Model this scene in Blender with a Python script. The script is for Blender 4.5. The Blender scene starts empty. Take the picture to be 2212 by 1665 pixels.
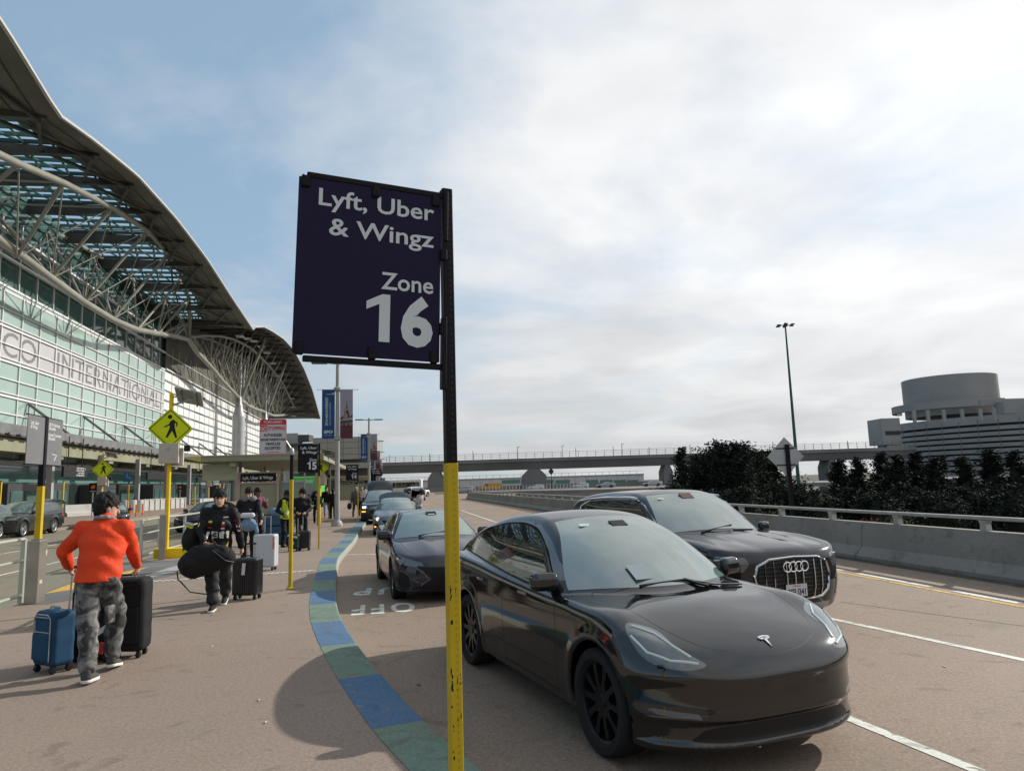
import bpy, bmesh, math, random
import numpy as np
from mathutils import Vector, Matrix
from math import radians as R, sin, cos, pi, sqrt, atan2
S = bpy.context.scene
COL = S.collection
rnd = random.Random(7)

# ---------------------------------------------------------------- camera model (pixels of a 2212 x 1665 grid over the photograph)
PITCH, ROLL, CAMH, FPX = R(7.825), R(1.733), 1.774, 1523.7
_f = Vector((0, cos(PITCH), sin(PITCH))); _r0 = Vector((1, 0, 0)); _u0 = _r0.cross(_f)
_rt = cos(ROLL) * _r0 - sin(ROLL) * _u0; _up = cos(ROLL) * _u0 + sin(ROLL) * _r0
EYE = Vector((0, 0, CAMH))
def ray(x, y): return _f + _rt * ((x - 1106) / FPX) + _up * ((832.5 - y) / FPX)
def gp(x, y, z=0.0):
    d = ray(x, y); return EYE + d * ((z - CAMH) / d.z)
def at(x, y, Y):
    d = ray(x, y); return EYE + d * (Y / d.y)
cam = bpy.data.cameras.new('camera'); camo = bpy.data.objects.new('camera', cam); COL.objects.link(camo)
M3 = Matrix((_rt, _up, -_f)).transposed()
camo.matrix_world = Matrix.Translation(EYE) @ M3.to_4x4()
cam.sensor_width = 36; cam.lens = 36 * FPX / 2212; cam.clip_end = 6000; cam.clip_start = 0.05
S.camera = camo
# terminal frame: s along the facade, p perpendicular away from the kerb
TD = Vector((-0.1779, 0.98405, 0)); TN = Vector((-0.98405, -0.1779, 0))
def T(s, p, z): return TD * s + TN * p + Vector((0, 0, z))
def tp(x, y, p):
    d = ray(x, y); t = p / (d.x * TN.x + d.y * TN.y); return EYE + d * t

# ---------------------------------------------------------------- materials
MATS = {}
def mat(name, col=(.5, .5, .5), rough=.6, metal=0., spec=.22, coat=0., emis=None, es=0., noise=None, bump=None, ior=None, trans=0., alpha=1.):
    """noise = (scale, amount, second colour) ; bump = (scale, strength)"""
    if name in MATS: return MATS[name]
    m = bpy.data.materials.new(name); m.use_nodes = True; nt = m.node_tree; b = nt.nodes['Principled BSDF']
    b.inputs['Base Color'].default_value = (*col, 1); b.inputs['Roughness'].default_value = rough
    b.inputs['Metallic'].default_value = metal; b.inputs['Specular IOR Level'].default_value = spec
    b.inputs['Coat Weight'].default_value = coat; b.inputs['Coat Roughness'].default_value = .03
    if ior: b.inputs['IOR'].default_value = ior
    b.inputs['Transmission Weight'].default_value = trans; b.inputs['Alpha'].default_value = alpha
    if emis: b.inputs['Emission Color'].default_value = (*emis, 1); b.inputs['Emission Strength'].default_value = es
    tc = None
    if noise or bump: tc = nt.nodes.new('ShaderNodeTexCoord')
    if noise:
        n = nt.nodes.new('ShaderNodeTexNoise'); n.inputs['Scale'].default_value = noise[0]; n.inputs['Detail'].default_value = 6
        nt.links.new(tc.outputs['Object'], n.inputs['Vector'])
        r = nt.nodes.new('ShaderNodeValToRGB'); r.color_ramp.elements[0].position = .35; r.color_ramp.elements[1].position = .35 + noise[1]
        r.color_ramp.elements[0].color = (*col, 1); r.color_ramp.elements[1].color = (*noise[2], 1)
        nt.links.new(n.outputs['Fac'], r.inputs['Fac']); nt.links.new(r.outputs['Color'], b.inputs['Base Color'])
    if bump:
        n = nt.nodes.new('ShaderNodeTexNoise'); n.inputs['Scale'].default_value = bump[0]; n.inputs['Detail'].default_value = 4
        nt.links.new(tc.outputs['Object'], n.inputs['Vector'])
        bp = nt.nodes.new('ShaderNodeBump'); bp.inputs['Strength'].default_value = bump[1]; bp.inputs['Distance'].default_value = .02
        nt.links.new(n.outputs['Fac'], bp.inputs['Height']); nt.links.new(bp.outputs['Normal'], b.inputs['Normal'])
    MATS[name] = m; return m

# ---------------------------------------------------------------- objects
def thing(name, label, cat, loc=(0, 0, 0), rz=0., group=None):
    o = bpy.data.objects.new(name, None); COL.objects.link(o); o.location = loc; o.rotation_euler = (0, 0, rz)
    o.empty_display_size = .2
    o['label'] = label; o['category'] = cat
    if group: o['group'] = group
    return o
def tag(o, label=None, cat=None, group=None, kind=None):
    for k, v in (('label', label), ('category', cat), ('group', group), ('kind', kind)):
        if v: o[k] = v
    return o
def mesh_obj(name, V, F, m, parent=None, smooth=True, normals=None, loc=None, rz=0.):
    me = bpy.data.meshes.new(name); me.from_pydata([tuple(map(float, v)) for v in V], [], [tuple(int(i) for i in f) for f in F])
    for mm in (m if isinstance(m, (list, tuple)) else [m]): me.materials.append(mm)
    if smooth: me.polygons.foreach_set('use_smooth', [True] * len(me.polygons))
    if normals is not None and len(normals) == len(V) and len(F): me.normals_split_custom_set_from_vertices([tuple(map(float, n)) for n in normals])
    me.validate() if normals is None else None
    o = bpy.data.objects.new(name, me); COL.objects.link(o); o.parent = parent
    if loc is not None: o.location = loc; o.rotation_euler = (0, 0, rz)
    return o
def copy_tree(o, parent=None):
    c = o.copy(); COL.objects.link(c); c.parent = parent
    for ch in [x for x in o.children]: copy_tree(ch, c)
    return c
def dup(o, loc, rz, label=None, group=None, scale=None):
    c = copy_tree(o); c.location = loc; c.rotation_euler = (0, 0, rz)
    if label: c['label'] = label
    if group: c['group'] = group
    if scale: c.scale = scale if not isinstance(scale, (int, float)) else (scale,) * 3
    return c

class MB:
    """collects shapes into one mesh"""
    def __init__(s): s.V = []; s.F = []; s.mi = []; s.cur = 0; s.M = Matrix()
    def mat(s, i): s.cur = i; return s
    def at(s, M=None): s.M = M or Matrix(); return s
    def add(s, V, F):
        n = len(s.V); s.V += [s.M @ Vector(v) for v in V]; s.F += [tuple(i + n for i in f) for f in F]; s.mi += [s.cur] * len(F); return s
    def box(s, c, d, rz=0., bev=0., rx=0., ry=0.):
        c = Vector(c); hx, hy, hz = d[0] / 2, d[1] / 2, d[2] / 2
        Rm = Matrix.Rotation(rz, 3, 'Z') @ Matrix.Rotation(ry, 3, 'Y') @ Matrix.Rotation(rx, 3, 'X')
        if bev <= 0:
            V = [c + Rm @ Vector((x * hx, y * hy, z * hz)) for z in (-1, 1) for x, y in ((-1, -1), (1, -1), (1, 1), (-1, 1))]
            return s.add(V, [(0, 3, 2, 1), (4, 5, 6, 7), (0, 1, 5, 4), (1, 2, 6, 5), (2, 3, 7, 6), (3, 0, 4, 7)])
        b = bev; ring = []
        def lp(ix, iz):
            x, y = hx - ix, hy - ix
            q = b * .3
            return [(x - b, -y, iz), (x - q, -y + q, iz), (x, -y + b, iz), (x, y - b, iz), (x - q, y - q, iz), (x - b, y, iz), (-x + b, y, iz), (-x + q, y - q, iz), (-x, y - b, iz), (-x, -y + b, iz), (-x + q, -y + q, iz), (-x + b, -y, iz)]
        L = [lp(b, -hz), lp(b * .3, -hz + b * .3), lp(0, -hz + b), lp(0, hz - b), lp(b * .3, hz - b * .3), lp(b, hz)]
        V = [c + Rm @ Vector(v) for l in L for v in l]; F = []
        for k in range(5):
            for i in range(12):
                j = (i + 1) % 12; F.append((k * 12 + i, k * 12 + j, k * 12 + 12 + j, k * 12 + 12 + i))
        F.append(tuple(range(11, -1, -1))); F.append(tuple(60 + i for i in range(12)))
        return s.add(V, F)
    def tube(s, pts, r, n=8, caps=True):
        P = [Vector(p) for p in pts]; k = len(P); rr = r if isinstance(r, (list, tuple)) else [r] * k
        V = []; ref = None
        for i, p in enumerate(P):
            t = (P[min(i + 1, k - 1)] - P[max(i - 1, 0)]).normalized()
            if ref is None: ref = Vector((0, 0, 1)) if abs(t.z) < .9 else Vector((1, 0, 0))
            a = (ref - t * ref.dot(t)).normalized(); ref = a; b = t.cross(a)
            for j in range(n):
                w = 2 * pi * j / n; V.append(p + (a * cos(w) + b * sin(w)) * rr[i])
        F = [(i * n + j, i * n + (j + 1) % n, (i + 1) * n + (j + 1) % n, (i + 1) * n + j) for i in range(k - 1) for j in range(n)]
        if caps: F += [tuple(range(n - 1, -1, -1)), tuple((k - 1) * n + j for j in range(n))]
        return s.add(V, F)
    def lathe(s, prof, n=24, axis='Z', c=(0, 0, 0), caps=True):
        V = []; c = Vector(c)
        for r, z in prof:
            for j in range(n):
                w = 2 * pi * j / n; v = (r * cos(w), r * sin(w), z)
                if axis == 'Y': v = (v[0], v[2], v[1])
                if axis == 'X': v = (v[2], v[0], v[1])
                V.append(c + Vector(v))
        k = len(prof); F = []
        for i in range(k - 1):
            for j in range(n):
                f = (i * n + j, i * n + (j + 1) % n, (i + 1) * n + (j + 1) % n, (i + 1) * n + j); F.append(f if axis != 'Y' else f[::-1])
        if caps:
            a, b = tuple(range(n - 1, -1, -1)), tuple((k - 1) * n + j for j in range(n)); F += [a, b] if axis != 'Y' else [a[::-1], b[::-1]]
        return s.add(V, F)
    def prism(s, poly, lo, hi, plane='XY', M=None):
        """poly extruded along the third axis from lo to hi"""
        n = len(poly); V = []
        for w in (lo, hi):
            for a, b in poly:
                v = {'XY': (a, b, w), 'XZ': (a, w, b), 'YZ': (w, a, b)}[plane]; V.append(M @ Vector(v) if M else v)
        ar = sum(poly[i][0] * poly[(i + 1) % n][1] - poly[(i + 1) % n][0] * poly[i][1] for i in range(n))
        F = [tuple(range(n - 1, -1, -1)), tuple(range(n, 2 * n))] + [(i, (i + 1) % n, n + (i + 1) % n, n + i) for i in range(n)]
        flip = (ar < 0) != (plane == 'XZ') != (hi < lo)
        if flip: F = [f[::-1] for f in F]
        return s.add(V, F)
    def build(s, name, m, parent=None, smooth=False, loc=None, rz=0.):
        me = bpy.data.meshes.new(name); me.from_pydata([tuple(v) for v in s.V], [], s.F)
        for mm in (m if isinstance(m, (list, tuple)) else [m]): me.materials.append(mm)
        me.polygons.foreach_set('material_index', s.mi)
        if smooth:
            me.polygons.foreach_set('use_smooth', [True] * len(s.F)); me.set_sharp_from_angle(angle=R(40))
        o = bpy.data.objects.new(name, me); COL.objects.link(o); o.parent = parent
        if loc is not None: o.location = loc; o.rotation_euler = (0, 0, rz)
        return o

def text_mesh(txt, size, depth=.002, bold=0., align='LEFT', sx=1., space=1.):
    """returns (V, F) of flat lettering in the XZ plane facing -Y, baseline at z=0"""
    c = bpy.data.curves.new('t', 'FONT'); c.body = txt; c.size = size; c.extrude = depth; c.offset = bold; c.align_x = align; c.resolution_u = 3; c.space_character = space
    o = bpy.data.objects.new('t', c); COL.objects.link(o)
    bpy.context.view_layer.update()
    me = bpy.data.meshes.new_from_object(o.evaluated_get(bpy.context.evaluated_depsgraph_get()))
    V = [(v.co.x * sx, -v.co.z, v.co.y) for v in me.vertices]; F = [tuple(p.vertices) for p in me.polygons]
    bpy.data.objects.remove(o); bpy.data.curves.remove(c); bpy.data.meshes.remove(me)
    return V, F
def put_text(mb, txt, size, M, **k):
    V, F = text_mesh(txt, size, **k); mb.add([M @ Vector(v) for v in V], F); return mb

# ---------------------------------------------------------------- implicit surfaces
def smin(a, b, k):
    if k <= 0: return np.minimum(a, b)
    h = np.clip(.5 + .5 * (b - a) / k, 0, 1); return b + (a - b) * h - k * h * (1 - h)
def smax(a, b, k): return -smin(-a, -b, k)
def surface_nets(fn, lo, hi, h, proj=2):
    lo = np.array(lo, float); hi = np.array(hi, float); n = np.ceil((hi - lo) / h).astype(int) + 1
    ax = [lo[i] + np.arange(n[i]) * h for i in range(3)]
    X, Y, Z = np.meshgrid(*ax, indexing='ij'); Vv = fn(X, Y, Z); s = Vv < 0
    c = [s[i:n[0] - 1 + i, j:n[1] - 1 + j, k:n[2] - 1 + k] for i in (0, 1) for j in (0, 1) for k in (0, 1)]
    cnt = sum(x.astype(np.int8) for x in c); act = (cnt > 0) & (cnt < 8)
    idx = -np.ones(act.shape, int); I, J, K = np.nonzero(act); idx[I, J, K] = np.arange(len(I))
    acc = np.zeros((len(I), 3)); num = np.zeros(len(I))
    corners = [(i, j, k) for i in (0, 1) for j in (0, 1) for k in (0, 1)]
    for a in range(8):
        for b in range(a + 1, 8):
            ca, cb = np.array(corners[a]), np.array(corners[b])
            if abs(ca - cb).sum() != 1: continue
            va = Vv[I + ca[0], J + ca[1], K + ca[2]]; vb = Vv[I + cb[0], J + cb[1], K + cb[2]]
            m = (va < 0) != (vb < 0); t = np.where(m, va / np.where(m, va - vb, 1), 0)
            p = ca[None, :] + (cb - ca)[None, :] * t[:, None]; acc[m] += p[m]; num[m] += 1
    P = lo + (np.stack([I, J, K], 1) + acc / num[:, None]) * h
    quads = []
    for axn in range(3):
        d = [0, 0, 0]; d[axn] = 1; u, v = (axn + 1) % 3, (axn + 2) % 3
        s0 = s[:n[0] - d[0], :n[1] - d[1], :n[2] - d[2]]; s1 = s[d[0]:, d[1]:, d[2]:]
        for sgn in (0, 1):
            m = (s0 & ~s1) if sgn == 0 else (~s0 & s1)
            A = np.array(np.nonzero(m)); ok = (A[u] > 0) & (A[v] > 0) & (A[u] < n[u] - 1) & (A[v] < n[v] - 1); A = A[:, ok]
            def id(du, dv):
                B = A.copy(); B[u] -= du; B[v] -= dv; return idx[B[0], B[1], B[2]]
            q = np.stack([id(1, 1), id(0, 1), id(0, 0), id(1, 0)], 1)
            if sgn: q = q[:, ::-1]
            quads.append(q)
    Q = np.concatenate(quads); Q = Q[(Q >= 0).all(1)]
    def grad(P):
        e = h * .15; g = np.zeros_like(P)
        for a in range(3):
            Pp = P.copy(); Pm = P.copy(); Pp[:, a] += e; Pm[:, a] -= e
            g[:, a] = (fn(Pp[:, 0], Pp[:, 1], Pp[:, 2]) - fn(Pm[:, 0], Pm[:, 1], Pm[:, 2])) / (2 * e)
        return g
    for _ in range(proj):
        g = grad(P); v = fn(P[:, 0], P[:, 1], P[:, 2]); st = -g * (v / np.maximum((g * g).sum(1), .05))[:, None]
        ln = np.linalg.norm(st, axis=1, keepdims=True); st *= np.minimum(1, h * .7 / np.maximum(ln, 1e-9)); P = P + st
    g = grad(P); N = g / np.maximum(np.linalg.norm(g, axis=1, keepdims=True), 1e-9)
    return P, N, [tuple(q) for q in Q]
def split(msh, g):
    """cut a mesh by the scalar g(P,N); returns (inside g>0, outside)"""
    V, N, F = msh; val = g(V, N) if callable(g) else g
    V2 = list(V); N2 = list(N); cache = {}
    sg = val >= 0; ins = []; out = []
    def cut(a, b):
        k = (a, b) if a < b else (b, a)
        if k not in cache:
            a_, b_ = k; t = val[a_] / (val[a_] - val[b_]); t = min(max(t, .001), .999)
            V2.append(V[a_] + (V[b_] - V[a_]) * t); nn = N[a_] + (N[b_] - N[a_]) * t; N2.append(nn / max(np.linalg.norm(nn), 1e-9)); cache[k] = len(V2) - 1
        return cache[k]
    for f in F:
        s_ = [sg[i] for i in f]
        if all(s_): ins.append(f)
        elif not any(s_): out.append(f)
        else:
            pi_, po = [], []
            for i in range(len(f)):
                a, b = f[i], f[(i + 1) % len(f)]
                (pi_ if sg[a] else po).append(a)
                if sg[a] != sg[b]: c = cut(a, b); pi_.append(c); po.append(c)
            if len(pi_) > 2: ins.append(tuple(pi_))
            if len(po) > 2: out.append(tuple(po))
    V2 = np.array(V2); N2 = np.array(N2)
    def comp(Fs):
        if not Fs: return np.zeros((0, 3)), np.zeros((0, 3)), []
        u = sorted({i for f in Fs for i in f}); mp = {a: b for b, a in enumerate(u)}
        return V2[u], N2[u], [tuple(mp[i] for i in f) for f in Fs]
    return comp(ins), comp(out)
def poly_sdf(poly, a, b):
    """>0 inside"""
    d = np.full(a.shape, 1e9); ins = np.zeros(a.shape, bool); n = len(poly)
    for i in range(n):
        x0, y0 = poly[i]; x1, y1 = poly[(i + 1) % n]; ex, ey = x1 - x0, y1 - y0; wx, wy = a - x0, b - y0
        t = np.clip((wx * ex + wy * ey) / (ex * ex + ey * ey + 1e-12), 0, 1); d = np.minimum(d, (wx - ex * t) ** 2 + (wy - ey * t) ** 2)
        c = ((y0 <= b) & (y1 > b)) | ((y1 <= b) & (y0 > b)); xx = x0 + (b - y0) * ex / (ey if abs(ey) > 1e-12 else 1e-12); ins ^= c & (a < xx)
    return np.where(ins, 1, -1) * np.sqrt(d)
def smooth_poly(pts, n=6):
    """closed Catmull-Rom through pts"""
    out = []; k = len(pts)
    for i in range(k):
        p0, p1, p2, p3 = [np.array(pts[(i + j - 1) % k], float) for j in range(4)]
        for j in range(n):
            t = j / n; out.append(tuple(.5 * ((2 * p1) + (-p0 + p2) * t + (2 * p0 - 5 * p1 + 4 * p2 - p3) * t * t + (-p0 + 3 * p1 - 3 * p2 + p3) * t ** 3)))
    return out
def curve(pts):
    """smooth 1-D interpolant (monotone cubic)"""
    x = np.array([p[0] for p in pts], float); y = np.array([p[1] for p in pts], float); d = np.diff(y) / np.diff(x); m = np.zeros(len(x))
    m[0], m[-1] = d[0], d[-1]
    for i in range(1, len(x) - 1):
        m[i] = 0 if d[i - 1] * d[i] <= 0 else 2 * d[i - 1] * d[i] / (d[i - 1] + d[i])
    xs = np.linspace(x[0], x[-1], 600); k = np.clip(np.searchsorted(x, xs) - 1, 0, len(x) - 2); hh = x[k + 1] - x[k]; t = (xs - x[k]) / hh
    ys = (2 * t ** 3 - 3 * t ** 2 + 1) * y[k] + (t ** 3 - 2 * t ** 2 + t) * hh * m[k] + (-2 * t ** 3 + 3 * t ** 2) * y[k + 1] + (t ** 3 - t ** 2) * hh * m[k + 1]
    # light smoothing
    ker = np.ones(15) / 15; yp = np.pad(ys, 7, mode='reflect', reflect_type='odd'); ys = np.convolve(yp, ker, 'valid')
    return lambda v: np.interp(v, xs, ys)
# ---------------------------------------------------------------- cars (X forward from the rear axle, Y left, Z up from the road)
BLK = mat('black_plastic', (.012, .012, .013), .45)
TYRE = mat('tyre_rubber', (.018, .018, .018), .85, bump=(60, .2))
CHROME = mat('chrome', (.75, .76, .78), .12, metal=1)
DGLASS = mat('dark_car_glass', (.010, .013, .013), .03, spec=1.0, ior=1.9)
WGLASS = mat('windscreen_glass', (.15, .215, .185), .03, spec=1.0, ior=2.2, noise=(1.6, .35, (.075, .10, .095)))  # pale green base paints in the sky reflection and sunlit dash
LENS = mat('headlamp_lens', (.045, .055, .06), .05, spec=1., coat=1., noise=(22, .3, (.075, .09, .095)))
DRL = mat('lamp_light_guide', (.55, .62, .60), .15, coat=1.)
def lamp_guides(root, sh, lines, r=.010):
    for s_ in (-1, 1):
        q = MB()
        for ln_ in lines:
            pts = []
            for i in range(len(ln_) - 1):
                for t in (0, .25, .5, .75): pts.append([ln_[i][k] + (ln_[i + 1][k] - ln_[i][k]) * t for k in range(3)])
            pts.append(list(ln_[-1])); P_ = []
            for x, y, z in pts:
                v = Vector((x, y, z)); 
                for _ in range(12):
                    e = .004; f0 = lambda a: float(sh.fn(np.array([a.x]), np.array([a.y]), np.array([a.z]))[0]); d0 = f0(v); g = Vector((f0(v + Vector((e, 0, 0))) - d0, f0(v + Vector((0, e, 0))) - d0, f0(v + Vector((0, 0, e))) - d0)) / e; v = v - g * (d0 - .001) / max(g.length_squared, .1)
                P_.append((v.x, v.y * s_, v.z))
            q.tube(P_, r, 6)
        q.build('lamp_light_guide', DRL, root, smooth=True)
REDL = mat('tail_lamp_red', (.35, .01, .01), .12, coat=1.)
SEAM = mat('panel_gap_black', (.003, .003, .003), .7)
def paint(name, col, rough=.10, metal=.0, coat=0.): return mat(name, col, rough, metal=metal, coat=coat, spec=.5, ior=1.62)

def rim_mesh(mb, r, w, spokes, kind, c=(0, 0, 0), side=1):
    """rim in the XZ plane, outer face towards side*Y"""
    cx_, cy_, cz_ = c; y = cy_ + side * w * .5
    mb.lathe([(r * .99, y - side * w), (r, y - side * .02), (r * .985, y), (r * .93, y - side * .012), (r * .91, y - side * .05), (r * .90, y - side * w)], 40, 'Y', (cx_, 0, cz_), caps=False)
    mb.lathe([(.01, y - side * .02), (r * .13, y - side * .018), (r * .18, y - side * .03), (r * .2, y - side * .08)], 20, 'Y', (cx_, 0, cz_), caps=True)
    mb.lathe([(.01, y - side * .13), (r * .6, y - side * .13), (r * .62, y - side * .15)], 28, 'Y', (cx_, 0, cz_), caps=True)   # brake disc
    for i in range(spokes):
        a = 2 * pi * i / spokes
        for tw in ((-.09, .09) if kind == 'double' else (0,)):
            w0, w1 = (.16, .20) if kind != 'double' else (.085, .075)
            a1 = a + tw * (1 if kind == 'double' else 0)
            def pt(rad, off, dy, aa):
                return (cx_ + rad * cos(aa) - off * sin(aa), y - side * dy, cz_ + rad * sin(aa) + off * cos(aa))
            V = [pt(r * .14, -w0 * r, .03, a), pt(r * .14, w0 * r, .03, a), pt(r * .92, -w1 * r * .5, .012, a1), pt(r * .92, w1 * r * .5, .012, a1),
                 pt(r * .14, -w0 * r, .08, a), pt(r * .14, w0 * r, .08, a), pt(r * .92, -w1 * r * .5, .06, a1), pt(r * .92, w1 * r * .5, .06, a1),
                 pt(r * .5, -w0 * r * .42, .012, (a + a1) / 2), pt(r * .5, w0 * r * .42, .012, (a + a1) / 2), pt(r * .5, -w0 * r * .42, .06, (a + a1) / 2), pt(r * .5, w0 * r * .42, .06, (a + a1) / 2)]
            F = [(0, 1, 9, 8), (8, 9, 3, 2), (0, 8, 10, 4), (8, 2, 6, 10), (1, 5, 11, 9), (9, 11, 7, 3)]
            mb.add(V, F if side > 0 else [f[::-1] for f in F])
def make_wheel(root, c, r, w, side, rimm, spokes=5, kind='double', rr=None):
    rr = rr or r * .70; mb = MB(); rim_mesh(mb, rr, w * .8, spokes, kind, (0, 0, 0), side)
    o = mb.build('wheel', rimm, root, smooth=True); o.location = c
    t = MB(); y0 = w / 2
    t.lathe([(rr * .98, -y0 * .8), (rr * 1.06, -y0 * .97), (r * .93, -y0), (r * .985, -y0 * .86), (r, -y0 * .6), (r * .995, -y0 * .2), (r, 0), (r * .995, y0 * .2), (r, y0 * .6), (r * .985, y0 * .86), (r * .93, y0), (rr * 1.06, y0 * .97), (rr * .98, y0 * .8)], 40, 'Y', caps=False)
    t.build('tyre', TYRE, o, smooth=True)
    return o
class Shape: pass
def merge(ms):
    V, N, F, off = [], [], [], 0
    for v, n, f in ms: V.append(v); N.append(n); F += [tuple(i + off for i in q) for q in f]; off += len(v)
    return np.concatenate(V), np.concatenate(N), F
def car_fn(p):
    Wc, D0, Tt, XF, XR = curve(p['W']), curve(p['D']), curve(p['T']), curve(p['XF']), curve(p['XR'])
    WG = curve(p['WG']); GX = curve(p['GX']); CR = curve(p.get('CR', [(-2, .06), (5, .06)])); zr = p['r']
    def side_lim(X, Z):
        W = Wc(X) - .10 * np.clip((p['zw'] - Z) / p['zw'], 0, 1) ** 2 - p.get('tum', .25) * np.clip(Z - p['zw'], 0, 1) ** 2
        return W
    def fn(X, Y, Z):
        ay = np.abs(Y); u = ay / .95
        side = ay - side_lim(X, Z)
        mid = np.clip(1 - np.abs((X - p['wb'] / 2) / (p['wb'] / 2 - .55)), 0, 1)
        side = side + p.get('scoop', .02) * np.exp(-((Z - .42) / .13) ** 2) * np.clip(mid * 3, 0, 1)
        for xw in (0., p['wb']):
            r_ = np.sqrt((X - xw) ** 2 + (Z - zr) ** 2); side = side - p.get('flare', .012) * np.exp(-((r_ - p['ra'] - .03) / .06) ** 2)
        top = (Z - (D0(X) - CR(X) * u * u)) * .96
        for (bx, by, bw, bl, bh) in p.get('bulge', []): top = top - bh * np.exp(-((ay - by) / bw) ** 2 - ((X - bx) / bl) ** 2)
        fr = (X - (XF(Z) - p['cf'] * u ** p['pf'])) * .85; rr_ = ((XR(Z) + p['cr'] * u ** p['pr']) - X) * .85
        b = smax(side, top, p.get('ks', .07)); b = smax(b, fr, p.get('kf', .07)); b = smax(b, rr_, .06); b = smax(b, p['zb'] - Z, .06)
        g = smax(ay - WG(Z) * GX(X), (Z - Tt(X + p['sw'] * (ay / .7) ** 2) + p.get('rc', .05) * (ay / .6) ** 2) * p.get('gs', .85), p.get('kg', .06))
        g = np.maximum(g, .45 - Z)
        f = smin(b, g, p.get('kb', .03))
        for xw in (0., p['wb']):
            a = p['ra'] - np.sqrt((X - xw) ** 2 + (Z - zr) ** 2); f = smax(f, np.minimum(a, ay - .5), .012)
        for e in p.get('extra', []): f = e(f, X, Y, Z, ay)
        return f
    o = Shape(); o.fn = fn; o.WG = WG; o.GX = GX; o.Tt = Tt; o.D0 = D0; o.side = side_lim; o.p = p
    def sx(y, z, x0=5.2):
        x = x0
        for _ in range(400):
            v = float(fn(np.array([x]), np.array([float(y)]), np.array([float(z)]))[0])
            if v < .0008: break
            x -= max(v * .7, .0008)
        return x
    o.sx = sx
    def sy(x, z, s=-1, y0=1.3):
        y = y0
        for _ in range(400):
            v = float(fn(np.array([x]), np.array([float(y)]), np.array([float(z)]))[0])
            if v < .0008: break
            y -= max(v * .8, .0008)
            if y < .2: break
        return s * y
    o.sy = sy
    def sz(x, y, z0=2.1):
        z = z0
        for _ in range(400):
            v = float(fn(np.array([float(x)]), np.array([float(y)]), np.array([z]))[0])
            if v < .0008: break
            z -= max(v * .8, .0008)
        return z
    o.sz = sz
    return o
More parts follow.
